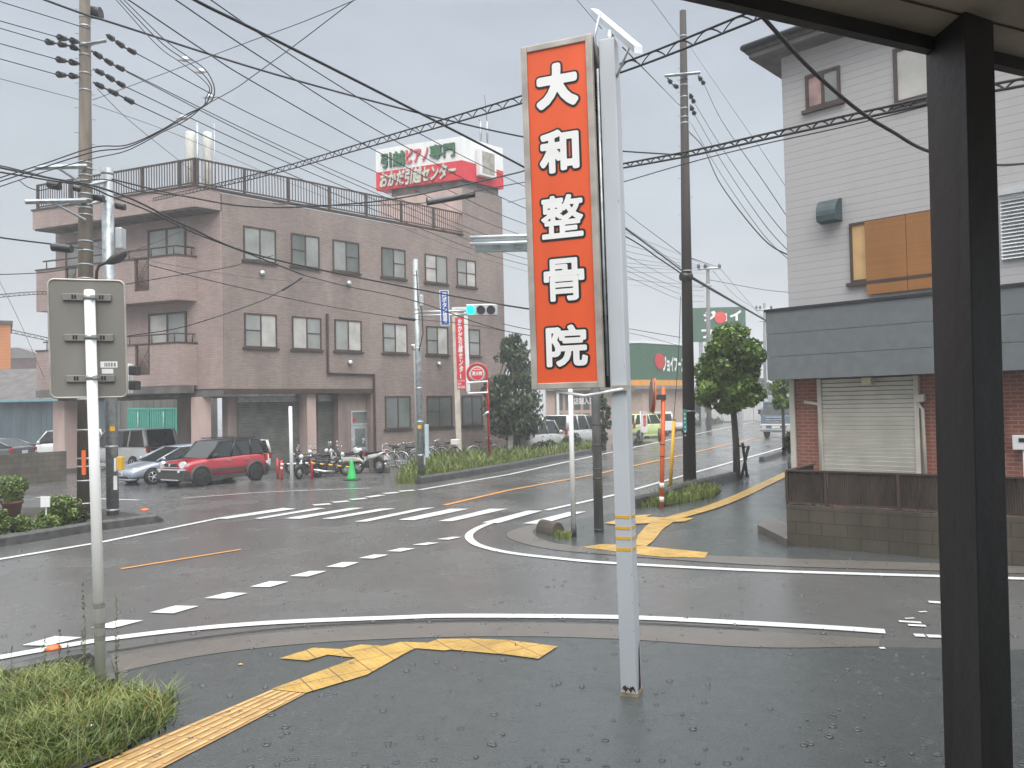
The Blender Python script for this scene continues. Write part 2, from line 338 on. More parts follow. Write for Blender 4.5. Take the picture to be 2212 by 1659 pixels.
def leafmat(name, dark, light, rough=.45):
    m = bpy.data.materials.new(name); m.use_nodes = True; t = m.node_tree; b = t.nodes['Principled BSDF']
    g = N(t, 'ShaderNodeNewGeometry'); tcn = N(t, 'ShaderNodeTexCoord'); no = N(t, 'ShaderNodeTexNoise'); no.inputs['Scale'].default_value = 1.3
    t.links.new(tcn.outputs['Object'], no.inputs['Vector'])
    ad = N(t, 'ShaderNodeMath', operation='MULTIPLY_ADD'); ad.inputs[1].default_value = .55; t.links.new(g.outputs['Random Per Island'], ad.inputs[0])
    rp = N(t, 'ShaderNodeMapRange'); rp.inputs[1].default_value = .35; rp.inputs[2].default_value = .65; rp.inputs[3].default_value = 0; rp.inputs[4].default_value = .5; t.links.new(no.outputs[0], rp.inputs[0]); t.links.new(rp.outputs[0], ad.inputs[2])
    mxn = N(t, 'ShaderNodeMix', data_type='RGBA'); t.links.new(ad.outputs[0], mxn.inputs[0]); mxn.inputs[6].default_value = (*dark, 1); mxn.inputs[7].default_value = (*light, 1)
    t.links.new(mxn.outputs[2], b.inputs['Base Color']); b.inputs['Roughness'].default_value = rough
    b.inputs['Transmission Weight'].default_value = 0
    return m
def glow(name, c, s):
    m = mat(name, c, .3, var=.02); b = m.node_tree.nodes['Principled BSDF']; b.inputs['Emission Color'].default_value = (*c, 1); b.inputs['Emission Strength'].default_value = s; return m
M = dict(
 asphalt=wetmat('wet_asphalt', (.075, .075, .073), (.110, .109, .105), .10, .36, .8, .48, .22),
 pave=wetmat('wet_pavement_asphalt', (.042, .049, .049), (.076, .083, .081), .03, .30, 1.8, .46, .30),
 concrete=wetmat('wet_concrete', (.085, .077, .068), (.130, .117, .103), .2, .5, .5, .55, .3),
 kerb=mat('kerb_stone', (.055, .055, .053), .5, var=.5, vscale=6, bump=.4, bscale=30),
 white=linemat('white_road_paint', (.55, .56, .55)), orange=linemat('orange_road_paint', (.62, .27, .07)),
 tactile=tacmat('yellow_tactile_tile', (.47, .29, .065)), tactold=linemat('worn_tactile_tile', (.36, .22, .09)),
 tile=brickmat('facade_tile', (.315, .25, .22), (.255, .203, .18), (.17, .147, .135), .21, .068, .007, .5, .30),
 tile2=brickmat('balcony_tile', (.40, .30, .275), (.33, .25, .225), (.22, .18, .165), .23, .068, .007, .5, .2),
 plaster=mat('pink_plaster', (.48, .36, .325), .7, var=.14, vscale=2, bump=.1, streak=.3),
 plaster_d=mat('darker_plaster', (.25, .195, .175), .7, var=.3, vscale=2, streak=.3),  # darker copy of the pink plaster for recess walls and rear column
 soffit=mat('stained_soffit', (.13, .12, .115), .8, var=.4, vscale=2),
 brownmetal=mat('brown_metal', (.075, .052, .043), .45, .3, var=.2),
 glass=mat('grey_window_glass', (.12, .14, .13), .08, var=.3, vscale=.8, spec=.7),
 curtain=mat('curtain_behind_glass', (.46, .45, .42), .12, var=.18, vscale=2, spec=.6),
 frost=mat('frosted_pane', (.27, .285, .27), .15, var=.2, vscale=1.2, spec=.6),
 dark=mat('black_rubber', (.012, .012, .012), .6, var=.2), black=mat('black_plastic', (.018, .018, .02), .35, var=.2),
 pinkpane=mat('pink_curtain_pane', (.40, .26, .24), .15, var=.3, vscale=3), steel=mat('galvanised_steel', (.36, .39, .40), .45, .6, var=.25, vscale=8), alu=mat('aluminium', (.62, .64, .65), .35, .7, var=.12),
 whitep=mat('white_paint_metal', (.74, .75, .74), .35, var=.06, vscale=4, streak=.2), signback=mat('grey_sign_back', (.215, .207, .185), .42, .15, var=.12, vscale=3, streak=.25),
 polec=mat('weathered_pole_concrete', (.125, .105, .08), .75, var=.45, vscale=4, bump=.3, streak=.15),
 poled=mat('dark_pole', (.022, .017, .013), .7, var=.6, vscale=5, bump=.4, streak=.12, c2=(.02, .016, .013)),
 signor=mat('orange_sign_face', (.72, .098, .024), .42, var=.10, vscale=2.2, streak=.18), signfr=mat('sign_frame_metal', (.42, .385, .34), .4, .3, var=.25, vscale=4),
 signside=mat('dirty_sign_side', (.075, .068, .055), .7, var=.8, vscale=6), polew=mat('pale_blue_grey_paint', (.49, .525, .555), .4, var=.08, vscale=2.5, streak=.25),
 rust=mat('rust', (.07, .03, .018), .8, var=.6, vscale=20), letterw=mat('white_lettering', (.78, .78, .76), .5, var=.05), letterk=mat('black_lettering', (.012, .012, .013), .5),
 red=mat('red_paint', (.50, .022, .025), .4, var=.1), redsign=mat('red_sign_face', (.62, .03, .045), .4, var=.08), green=mat('green_lettering', (.03, .14, .06), .5), pink=mat('pink_lettering', (.62, .13, .14), .5),
 cream=mat('cream_metal_letters', (.55, .53, .45), .5, var=.15, vscale=5), blue=mat('blue_sign_face', (.03, .10, .36), .4, var=.06),
 siding=brickmat('grey_siding', (.42, .41, .41), (.42, .41, .41), (.30, .295, .30), 40, .152, .007, .6, .07, bump=.5),
 awning=mat('slate_fascia', (.135, .15, .155), .5, var=.10, vscale=5, bump=.06), awndark=mat('dark_trim', (.02, .02, .024), .5),
 redbrick=brickmat('red_brick_tile', (.30, .105, .068), (.235, .08, .055), (.30, .21, .17), .22, .075, .010, .6, .2),
 shutter=mat('cream_shutter', (.56, .54, .48), .5, var=.10, vscale=2), beige=mat('beige_trim', (.52, .49, .43), .5, var=.1),
 bamboo=brickmat('bamboo_blind', (.36, .165, .05), (.32, .14, .04), (.22, .09, .03), 40, .02, .004, .7, .2, bump=.1), blindy=mat('tan_board', (.56, .36, .16), .6, var=.1),
 roof=mat('slate_roof', (.045, .047, .05), .6, var=.4, vscale=8, bump=.4), fencebr=mat('brown_corrugated', (.055, .042, .034), .55, var=.5, vscale=4, streak=.25),
 block=brickmat('mossy_block', (.085, .072, .055), (.072, .062, .047), (.05, .043, .033), .40, .20, .008, .85, .6),
 blockL=brickmat('old_block_wall', (.14, .125, .10), (.10, .09, .072), (.07, .06, .05), .40, .19, .010, .85, .55),
 pillar=mat('black_timber', (.027, .023, .021), .5, var=.4, vscale=3, bump=.25, bscale=12, streak=.1, c2=(.010, .009, .009)), soff2=mat('dim_soffit_board', (.42, .345, .265), .7, var=.22, vscale=1.5, bump=.05),
 teal=mat('teal_container', (.085, .42, .33), .5, var=.1, vscale=3), tealdark=mat('blue_grey_shed', (.085, .125, .145), .6, var=.3, vscale=1.5, streak=.3), orangew=brickmat('orange_siding', (.55, .20, .055), (.55, .20, .055), (.36, .12, .035), 40, .24, .012, .6, .1),
 greenst=mat('green_store_cladding', (.035, .105, .062), .6, var=.12), orangest=mat('orange_band', (.66, .30, .05), .5), pinkst=mat('store_wall', (.44, .33, .27), .7, var=.1), fardark=mat('far_wall', (.20, .165, .14), .7, var=.15),
 carglass=mat('car_glass', (.02, .024, .024), .05, var=.2, spec=.8), tyre=mat('tyre', (.014, .014, .014), .7), chrome=mat('chrome', (.75, .76, .77), .15, .9, var=.05), lamp=mat('headlamp_glass', (.62, .64, .64), .1, var=.25, vscale=30, spec=.8),
 carred=mat('red_car_paint', (.36, .010, .022), .25, var=.06, coat=1), carsil=mat('silver_blue_paint', (.30, .34, .40), .28, .3, var=.05, coat=1), carwhite=mat('white_car_paint', (.70, .71, .70), .25, var=.04, coat=1), cargrey=mat('dark_grey_paint', (.06, .065, .07), .25, .2, var=.05, coat=1),
 carlime=mat('lime_car_paint', (.52, .62, .27), .3, var=.05, coat=1), carpearl=mat('pearl_silver_paint', (.55, .56, .55), .28, .2, var=.05, coat=1), truckblue=mat('blue_truck_paint', (.12, .18, .26), .3, var=.08, coat=1), greyplas=mat('grey_plastic', (.055, .053, .05), .6, var=.15), taill=mat('tail_lamp', (.35, .012, .015), .2),
 coneg=mat('green_cone', (.02, .46, .10), .5, var=.1), yellow=mat('yellow_paint', (.70, .40, .03), .4, var=.08), orangep=mat('orange_pole', (.72, .14, .035), .4, var=.08),
 leaf=leafmat('street_tree_leaf', (.026, .064, .011), (.20, .32, .045)), leafd=leafmat('conifer_leaf', (.016, .034, .014), (.055, .090, .035)), leafs=leafmat('shrub_leaf', (.028, .062, .010), (.17, .24, .04)), leafb=leafmat('dull_bush_leaf', (.02, .03, .008), (.085, .095, .03)), grass=leafmat('grass_blade', (.030, .065, .008), (.22, .26, .06)), leaff=leafmat('far_leaf', (.02, .035, .016), (.06, .09, .035)),
 trunk=mat('bark', (.085, .075, .062), .8, var=.4, vscale=8, bump=.5, streak=.2), petal=mat('white_petal', (.8, .8, .78), .6), soil=mat('dark_soil', (.03, .026, .02), .8, var=.4), terracotta=mat('terracotta', (.16, .075, .05), .7, var=.3),
 cable=mat('cable_black', (.012, .012, .014), .6), cableg=mat('cable_grey', (.06, .062, .068), .6), insul=mat('insulator', (.02, .02, .024), .35), mirror=mat('mirror_back', (.22, .13, .10), .4, .4),
 greenlamp=glow('green_signal_lamp', (.0, .95, .52), 1.15), amberlamp=mat('dark_lens', (.035, .03, .028), .25), lampglass=mat('lamp_cover', (.62, .56, .36), .3, var=.1), plate=mat('number_plate', (.66, .67, .66), .4, var=.05), skyp=mat('pale_blue_box', (.42, .52, .56), .5, var=.1), greyroof=mat('grey_roof', (.16, .15, .15), .6, var=.2), maroon=mat('maroon_metal', (.10, .06, .06), .6, var=.2), tealsign=mat('teal_plate', (.03, .25, .22), .5), tealroof=mat('teal_roof_edge', (.14, .30, .33), .5, var=.15), sign38=mat('amber_sign_face', (.72, .40, .03), .5), bancloth=mat('white_banner', (.66, .62, .60), .7),
)
# ================================================================ SETTING: ground, road, markings, kerbs
g = MB(); g.flat([(-700, -60, 0), (900, -60, 0), (900, 1400, 0), (-700, 1400, 0)]); g.build('ground', M['asphalt'], kind='structure')
def gp(px, z): return [G(a, b)[:2]+(z,) for a, b in px]
def sheet(name, px, m, z, extra=()):
    return MB().flat(gp(px, z)+[q+(z,) for q in extra]).build(name, m, kind='structure')
def ribbon(mb, pts, w, z):
    pts = [np.array(q[:2]) for q in pts]; L = []; Rr = []
    for i, q in enumerate(pts):
        d = pts[min(i+1, len(pts)-1)]-pts[max(i-1, 0)]; d /= np.linalg.norm(d); nn = np.array([d[1], -d[0]])
        L.append((*(q-nn*w/2), z)); Rr.append((*(q+nn*w/2), z))
    n = len(pts); mb.add(L+Rr, [(i, n+i, n+i+1, i+1) for i in range(n-1)])
def dense(px, k=6):        # Catmull-Rom through pixel points
    px = [np.array(q, float) for q in px]; px = [2*px[0]-px[1]]+px+[2*px[-1]-px[-2]]; o = []
    for i in range(1, len(px)-2):
        for j in range(k):
            t = j/k; a, b, c, d = px[i-1:i+3]
            o.append(.5*((2*b)+(-a+c)*t+(2*a-5*b+4*c-d)*t*t+(-a+3*b-3*c+d)*t**3))
    o.append(px[-2]); return o
# pavements
near_out = dense([(205, 1478), (240, 1458), (420, 1420), (620, 1395), (850, 1381), (1100, 1376), (1340, 1382), (1640, 1400), (1900, 1398)], 5)
sheet('pavement', near_out, M['pave'], .004, [(9, 6.9), (9, -3), (-7, -3), (-7, 5)])
sheet('pavement', dense([(1182, 1134), (1150, 1150), (1190, 1172), (1290, 1185), (1400, 1195), (1645, 1205), (2028, 1218), (2212, 1225)], 5), M['pave'], .004, [(12, 9.5), (30, 40), (22, 48), G(1480, 1062)[:2], G(1372, 1099)[:2]])
o1 = dense([(222, 1424), (400, 1393), (620, 1366), (850, 1351), (1100, 1347), (1340, 1352), (1640, 1366), (1900, 1382)], 5)
sheet('gutter_concrete', o1+near_out[::-1][:-5], M['concrete'], .008)
o2 = dense([(1160, 1131), (1098, 1150), (1110, 1168), (1190, 1187), (1330, 1200), (1645, 1222), (2028, 1234), (2300, 1243)], 5)
i2 = dense([(1182, 1134), (1150, 1150), (1190, 1172), (1290, 1185), (1400, 1195), (1645, 1205), (2028, 1218), (2300, 1228)], 5)
sheet('gutter_concrete', o2+i2[::-1], M['concrete'], .008)
mb = MB(); ribbon(mb, gp(dense([(222, 1412), (400, 1384), (620, 1358), (850, 1345), (1100, 1341), (1340, 1346), (1640, 1361)], 5), 0), .035, .0125); mb.build('gutter_joint', M['dark'], kind='structure')
# white lines
w = MB()
ribbon(w, gp(dense([(-60, 1434), (0, 1422), (200, 1387), (400, 1362), (600, 1346), (850, 1336), (1000, 1332), (1340, 1335), (1600, 1347), (1800, 1358), (1912, 1366)]), 0), .165, .012)
ribbon(w, gp([(-80, 1223), (0, 1209), (220, 1172), (470, 1121)], 0), .15, .012)
ribbon(w, gp(dense([(1062, 1130), (1034, 1141), (1014, 1155), (1017, 1168), (1040, 1181), (1100, 1195), (1200, 1207), (1330, 1218), (1645, 1234), (2028, 1246), (2300, 1254)]), 0), .15, .012)
ribbon(w, gp([(1180, 1103), (1265, 1084), (1335, 1068), (1480, 1027), (1700, 965), (1800, 941)], 0), .16, .012)
ribbon(w, gp([(905, 1059), (1097, 1026), (1280, 986), (1480, 943), (1690, 898)], 0), .17, .012)
w.build('white_edge_line', M['white'], kind='structure')
w = MB(); ribbon(w, gp([(80, 1075), (170, 1077), (300, 1081)], 0), .15, .012)
ribbon(w, gp([(395, 1077), (548, 1065), (660, 1060), (800, 1055)], 0), .10, .012); w.build('parking_line', M['white'], kind='structure')
w = MB()
for q in [((47, 1396), (102, 1397), (178, 1379), (120, 1376)), ((197, 1358), (244, 1359), (310, 1342), (257, 1341)), ((323, 1325), (374, 1327), (430, 1311), (379, 1310)), ((440, 1294), (488, 1295), (535, 1283), (493, 1281)), ((540, 1269), (582, 1270), (624, 1258), (582, 1257)), ((625, 1246), (665, 1247), (705, 1235), (669, 1235)), ((704, 1226), (743, 1227), (776, 1216), (740, 1215.5)), ((774, 1207), (807, 1208), (840, 1199.6), (809, 1199)), ((835, 1192), (865, 1193), (897, 1186), (867, 1185)), ((890, 1178), (919, 1179), (949, 1173.5), (924, 1173)), ((943, 1166), (970, 1167), (997, 1161), (977, 1160.7))]:
    w.flat(gp(q, .012))
for a, b in [((677, 1092), (714, 1089)), ((719, 1086), (753, 1083)), ((757, 1080), (790, 1077)), ((793, 1075), (826, 1070)), ((830, 1067), (860, 1064)), ((863, 1062), (895, 1059.5))]: ribbon(w, gp([a, b], 0), .28, .012)
w.build('dashed_guide_line', M['white'], kind='structure')
w = MB()
for q in [((462, 1121), (490, 1122), (640, 1100), (612, 1098)), ((548, 1121), (564, 1122), (704, 1099), (684, 1098)), ((613, 1121), (647, 1122), (786, 1098), (758, 1098)), ((694, 1122), (721, 1122), (855, 1099), (819, 1100)), ((765, 1128), (792, 1128), (941, 1097), (907, 1099)), ((860, 1124), (894, 1125), (1014, 1100), (973, 1100)), ((946, 1127), (978, 1127), (1097, 1100), (1058, 1100)), ((1041, 1130), (1077, 1131), (1172, 1104), (1140, 1104)), ((1129, 1132), (1170, 1133), (1266, 1106), (1229, 1107))]:
    w.flat(gp(q, .013))
w.build('crosswalk_stripes', M['white'], kind='structure')
w = MB()      # worn stop line by the dark pillar
for a, b, wd in [((1975, 1374), (1998, 1375), .10), ((2003, 1376), (2034, 1377), .10), ((2006, 1302), (2040, 1304), .10), ((1942, 1344), (1990, 1347), .07), ((1962, 1352), (2000, 1354), .07), ((1985, 1324), (2002, 1323), .04), ((1955, 1338), (1975, 1337), .03), ((1900, 1402), (1912, 1402), .05)]: ribbon(w, gp([a, b], 0), wd, .012)
w.build('worn_stop_line', M['white'], kind='structure')
w = MB(); ribbon(w, gp([(960, 1092), (1097, 1060), (1282, 1026), (1480, 982), (1660, 940)], 0), .15, .012); ribbon(w, gp([(262, 1230), (520, 1188)], 0), .08, .012)
w.build('orange_centre_line', M['orange'], kind='structure')
w = MB(); w.flat(gp([(604, 1425), (665, 1430), (708, 1417), (769, 1424), (779, 1395), (738, 1405), (677, 1402)], .014))
w.flat(gp([(769, 1424), (586, 1492), (660, 1500), (792, 1461), (873, 1415), (830, 1398), (779, 1395)], .014))
w.flat(gp([(830, 1398), (873, 1415), (897, 1403), (962, 1408), (924, 1391), (865, 1389)], .014)); w.flat(gp([(924, 1391), (962, 1408), (972, 1406), (1097, 1417), (1163, 1426), (1205, 1399), (1097, 1385), (1023, 1382), (948, 1383)], .014))
w.flat(gp([(1257, 1183), (1300, 1177), (1345, 1178), (1375, 1180), (1530, 1195), (1522, 1207), (1420, 1204), (1345, 1195)], .014))
w.flat(gp([(1372, 1179), (1378, 1158), (1395, 1138), (1412, 1127), (1436, 1122), (1458, 1127), (1432, 1144), (1412, 1170), (1396, 1182)], .017))
w.flat(gp([(1305, 1132), (1370, 1115), (1410, 1113), (1395, 1118), (1440, 1120), (1500, 1121), (1480, 1128), (1436, 1131), (1332, 1135)], .021))
ribbon(w, gp(dense([(1440, 1125), (1490, 1111), (1540, 1096), (1600, 1072), (1695, 1027), (1790, 985)]), 0), .34, .025)
w.build('tactile_paving', M['tactile'], kind='structure')
w = MB(); w.flat(gp([(586, 1493), (100, 1700), (250, 1715), (660, 1501)], .012)); w.build('tactile_paving_worn', M['tactold'], kind='structure')
w = MB()
for k in range(5):
    t = .1+.2*k; a = np.array(G(586, 1493))*(1-t)+np.array(G(660, 1501))*t; b = np.array(G(100, 1700))*(1-t)+np.array(G(250, 1715))*t
    for j in range(9):
        ribbon(w, [a+(b-a)*(j/9+.006), a+(b-a)*((j+1)/9-.006)], .030, .017)
w.build('tactile_ridges', mat('tactile_ridge', (.50, .32, .12), .5, var=.3, vscale=6), kind='structure')
# kerbs
def kerb(px, h, th, m=None, back=1):
    pts = [np.array(G(*q)[:2]) for q in px]; mb = MB(); L = []
    for i, q in enumerate(pts):
        d = pts[min(i+1, len(pts)-1)]-pts[max(i-1, 0)]; d /= np.linalg.norm(d); nn = np.array([-d[1], d[0]])*back
        hh = h if i < len(pts)-1 else h*.35
        L.append([(*q, -.02), (*(q+nn*.03), hh*.8), (*(q+nn*.08), hh), (*(q+nn*th), hh), (*(q+nn*(th+.03)), -.02)])
    mb.loft(L, False); return mb.build('kerb', m or M['kerb'], kind='structure')
kerb([(-120, 1203), (0, 1182), (100, 1166), (203, 1148), (300, 1135), (340, 1130), (356, 1128)], .19, .20)
kerb([(912, 1046), (1000, 1032), (1097, 1015), (1158, 1003), (1276, 981), (1300, 977)], .24, .22)
kerb([(1330, 968), (1370, 961), (1410, 956)], .22, .2)
kerb([(1372, 1099), (1425, 1087), (1480, 1066), (1590, 1038), (1620, 1030)], .26, .18)
kerb([(1652, 998), (1712, 978), (1790, 955)], .2, .2)
kerb([(-60, 1492), (60, 1464), (150, 1442), (188, 1436), (202, 1450), (212, 1484)], .13, .14)
# concrete step beside the block planter
st = MB(); st.prism(gp([(1637, 1150), (1700, 1183), (1712, 1150), (1655, 1128)], 0), (0, 0, .14)); st.build('kerb_step', M['concrete'], kind='structure')
so_ = MB(); so_.flat(gp([(-80, 1500), (0, 1480), (170, 1441), (204, 1480), (300, 1500), (360, 1515), (350, 1570), (250, 1640), (150, 1680), (-80, 1740)], .03)); so_.flat(gp([(-100, 1190), (0, 1170), (203, 1140), (330, 1120), (200, 1100), (-100, 1100)], .05))
so_.flat(gp([(880, 1042), (912, 1040), (1097, 1008), (1276, 976), (1276, 966), (1097, 985), (960, 985), (900, 1010)], .06)); so_.flat(gp([(1378, 1096), (1440, 1094), (1540, 1075), (1560, 1060), (1500, 1045), (1440, 1060)], .03)); so_.build('soil_bed', M['soil'], kind='structure')

# ================================================================ vegetation builders
def quads(name, V, m, parent=None, **kw):
    """V: (n,4,3) world points -> one mesh"""
    n = len(V); v = V.reshape(-1, 3); root = parent
    if root is not None: v = v-np.array(root.location)
    me = bpy.data.meshes.new(name); me.vertices.add(len(v)); me.vertices.foreach_set('co', v.astype(np.float32).ravel())
    me.loops.add(n*4); me.loops.foreach_set('vertex_index', np.arange(n*4, dtype=np.int32)); me.polygons.add(n)
    me.polygons.foreach_set('loop_start', np.arange(0, n*4, 4, dtype=np.int32)); me.polygons.foreach_set('loop_total', np.full(n, 4, np.int32)); me.update(calc_edges=True); me.validate()
    me.materials.append(m); ob = bpy.data.objects.new(name, me); COL.objects.link(ob)
    if parent is not None: ob.parent = parent
    return tag(ob, **kw)
def leaves(c, n, size, droop=.3, aspect=.5):
    """leaf cards at the centres c (n,3)"""
    d = rng.normal(size=(n, 3)); d[:, 2] -= droop*1.5; d /= np.linalg.norm(d, axis=1)[:, None]
    r_ = rng.normal(size=(n, 3)); a = np.cross(d, r_); a /= np.linalg.norm(a, axis=1)[:, None]
    s = size*rng.uniform(.6, 1.35, n)[:, None]
    return np.stack([c-d*s*.5, c+a*s*aspect*.5, c+d*s*.5, c-a*s*aspect*.5], 1)
def crown_points(blobs, n, squash=.75, edge=.55):
    """points in clumps; blobs: (x,y,z,r)"""
    B = np.array(blobs); p_ = B[:, 3]**2; p_ /= p_.sum(); k = rng.choice(len(B), n, p=p_)
    d = rng.normal(size=(n, 3)); d /= np.linalg.norm(d, axis=1)[:, None]; r_ = rng.uniform(edge**3, 1, n)**(1/3)
    q = B[k, :3]+d*(B[k, 3]*r_)[:, None]*np.array([1, 1, squash]); return q
def clumps(c, rx, ry, rz, n, r0, r1, flat=0):
    o = []
    for _ in range(n):
        d = rng.normal(size=3); d /= np.linalg.norm(d); t = rng.uniform(.35, 1)**.6
        o.append((c[0]+d[0]*rx*t, c[1]+d[1]*ry*t, c[2]+d[2]*rz*t, rng.uniform(r0, r1)))
    return o
def grass(name, poly, n, h0, h1, wd, m=None, lean=.35, **kw):
    poly = np.array([q[:2] for q in poly]); mn, mxx = poly.min(0), poly.max(0); pts = []
    while len(pts) < n:
        q = rng.uniform(mn, mxx, (n, 2)); ins = np.zeros(n, bool); j = len(poly)-1
        for i in range(len(poly)):
            xi, yi = poly[i]; xj, yj = poly[j]
            ins ^= ((yi > q[:, 1]) != (yj > q[:, 1])) & (q[:, 0] < (xj-xi)*(q[:, 1]-yi)/(yj-yi+1e-12)+xi); j = i
        pts += list(q[ins])
    q = np.array(pts[:n]); tuft = .55+.45*np.sin(q[:, 0]*5.1+np.sin(q[:, 1]*3.7))*np.cos(q[:, 1]*4.3)
    h = rng.uniform(h0, h1, n)*(.55+.6*np.clip(tuft, 0, 1)); a = rng.uniform(0, 2*np.pi, n); b = rng.uniform(0, 2*np.pi, n)
    ln = h*rng.uniform(.1, 1, n)*lean*2; base = np.column_stack([q, np.full(n, .0)])
    mid = base+np.column_stack([np.cos(a)*ln*.35, np.sin(a)*ln*.35, h*.6]); tip = base+np.column_stack([np.cos(a)*ln, np.sin(a)*ln, h*rng.uniform(.75, 1, n)])
    wv = np.column_stack([np.cos(b), np.sin(b), np.zeros(n)])*wd
    V = np.concatenate([np.stack([base-wv, base+wv, mid+wv*.8, mid-wv*.8], 1), np.stack([mid-wv*.8, mid+wv*.8, tip+wv*.12, tip-wv*.12], 1)])
    return quads(name, V, m or M['grass'], **kw)
# ================================================================ the brown tiled office building
C0 = np.array(P(484, 840, 30)[:2]); FA = Fr(C0, 45.3); eF = FA.e; eL = np.array([math.sin(R(111.5)), math.cos(R(111.5))])
def sk(a, b, z): q = C0+eL*a+eF*b; return (float(q[0]), float(q[1]), float(z))
def skbox(mb, a0, a1, b0, b1, z0, z1):
    return mb.hexa([sk(a0, b0, z0), sk(a1, b0, z0), sk(a1, b1, z0), sk(a0, b1, z0), sk(a0, b0, z1), sk(a1, b0, z1), sk(a1, b1, z1), sk(a0, b1, z1)])
def FL(b): return Fr(C0+eF*b, 111.5)
def window(parent, F, s0, s1, z0, z1, pl, pr, n=0, rail=(0, 0), fm='brownmetal', fw=.055, sill=True, name='window'):
    f = MB(); d0, d1 = n-.02, n+.045
    f.fbox(F, s0, s1, d0, d1, z1-fw, z1).fbox(F, s0, s0+fw, d0, d1, z0+fw, z1-fw).fbox(F, s1-fw, s1, d0, d1, z0+fw, z1-fw).fbox(F, s0, s1, d0, d1, z0, z0+fw)
    sm = (s0+s1)/2; f.fbox(F, sm-fw*.5, sm+fw*.5, d0, d1-.008, z0+fw, z1-fw)
    for k, (a, b) in enumerate(((s0+fw, sm-fw*.5), (sm+fw*.5, s1-fw))):
        if rail[k]: zm = z0+(z1-z0)*.5; f.fbox(F, a, b, d0, d1-.014, zm-.02, zm+.02)
    wo = f.build(name, M[fm], parent)
    for m_, (a, b) in ((pl, (s0+fw, sm-fw*.5)), (pr, (sm+fw*.5, s1-fw))): MB().fbox(F, a, b, n-.015, n+.012, z0+fw, z1-fw).build('pane', M[m_], wo)
    if sill: MB().fbox(F, s0-.08, s1+.08, n-.01, n+.09, z0-.07, z0-.002).build('sill', M[fm], wo)
    return wo
BA = thing('office_building', 'brown tiled three-storey office building with balconies and roof railing at the corner', 'building', (float(C0[0]), float(C0[1]), 0))
mb = MB(); mb.prism([sk(0, 0, 3.28), sk(0, 15, 3.28), sk(-9, 15, 3.28), sk(-8.8, 0, 3.28)], (0, 0, 7.52)); mb.prism([FA.p(6.8, 0, 0), FA.p(15, 0, 0), FA.p(15, -6, 0), FA.p(6.8, -6, 0)], (0, 0, 3.277))
mb.build('wall', M['tile'], BA)
skbox(MB(), -8.82, -.02, -.06, -.002, 3.30, 10.1).build('wall', M['tile2'], BA, label='lighter pink tiled gable wall behind the balconies')
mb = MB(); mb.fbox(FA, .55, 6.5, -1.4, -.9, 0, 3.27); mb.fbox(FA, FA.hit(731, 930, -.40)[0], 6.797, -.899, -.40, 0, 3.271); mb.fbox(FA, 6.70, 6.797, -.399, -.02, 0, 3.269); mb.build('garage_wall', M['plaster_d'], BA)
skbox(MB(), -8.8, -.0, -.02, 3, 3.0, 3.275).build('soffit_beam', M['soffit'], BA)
mb = MB(); mb.fbox(FA, -.02, 6.9, -.25, .02, 3.10, 3.29); mb.build('lintel', M['brownmetal'], BA)
# shutters, door in the recess
def shutterm(F, s0, s1, n, z0, z1, k, dep=.02):
    mb = MB(); h = (z1-z0)/k
    for i in range(k):
        z = z0+i*h; mb.hexa([F.p(s0, n+dep*.2, z), F.p(s1, n+dep*.2, z), F.p(s1, n-.03, z), F.p(s0, n-.03, z), F.p(s0, n+dep, z+h*.8), F.p(s1, n+dep, z+h*.8), F.p(s1, n-.03, z+h*.999), F.p(s0, n-.03, z+h*.999)])
    return mb
FB2 = Fr(FA.p(0, -.9, 0), 45.3); FB3 = Fr(FA.p(0, -.40, 0), 45.3)
s_ = [FB2.hit(x_, 930)[0] for x_ in (512, 648, 685, 727)]+[FB3.hit(x_, 930)[0] for x_ in (757, 796)]
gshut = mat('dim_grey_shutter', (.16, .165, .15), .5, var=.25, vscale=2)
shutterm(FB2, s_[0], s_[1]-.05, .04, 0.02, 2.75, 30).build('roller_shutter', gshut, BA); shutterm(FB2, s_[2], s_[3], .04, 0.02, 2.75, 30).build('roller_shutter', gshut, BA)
MB().fbox(FB2, s_[0], s_[1]-.05, 0, .12, 2.77, 3.05).fbox(FB2, s_[2], s_[3], 0, .12, 2.77, 3.05).build('shutter_box', M['steel'], BA)
MB().fbox(FB2, s_[3]+.01, s_[3]+.07, 0, .09, 0, 3.0).build('shutter_rail', M['steel'], BA)
cs = [FA.hit(x_, 930, -.2)[0] for x_ in (664, 683)]
MB().fbox(FA, cs[0], cs[1], -.89, -.2, 0, 3.268).build('column', M['plaster'], BA)
dz1 = FB3.hit(777, 887)[1]; d = MB(); a, b = s_[4], s_[5]
d.fbox(FB3, a, a+.07, 0, .07, 0, dz1).fbox(FB3, b-.07, b, 0, .07, 0, dz1).fbox(FB3, a+.07, b-.07, 0, .07, dz1-.07, dz1).fbox(FB3, a+.07, b-.07, 0, .07, 1.70, 1.78)
do = d.build('door', M['alu'], BA); MB().fbox(FB3, a+.075, b-.075, .01, .04, .02, 1.69).build('door_panel', M['alu'], do)
MB().fbox(FB3, a+.2, b-.2, .035, .043, .75, 1.55).build('pane', M['glass'], do); MB().fbox(FB3, a+.075, b-.075, .01, .03, 1.785, dz1-.075).build('pane', M['glass'], do)
MB().fbox(FB3, a+.1, a+.25, .032, .036, 1.85, 2.05).build('notice', M['red'], do)
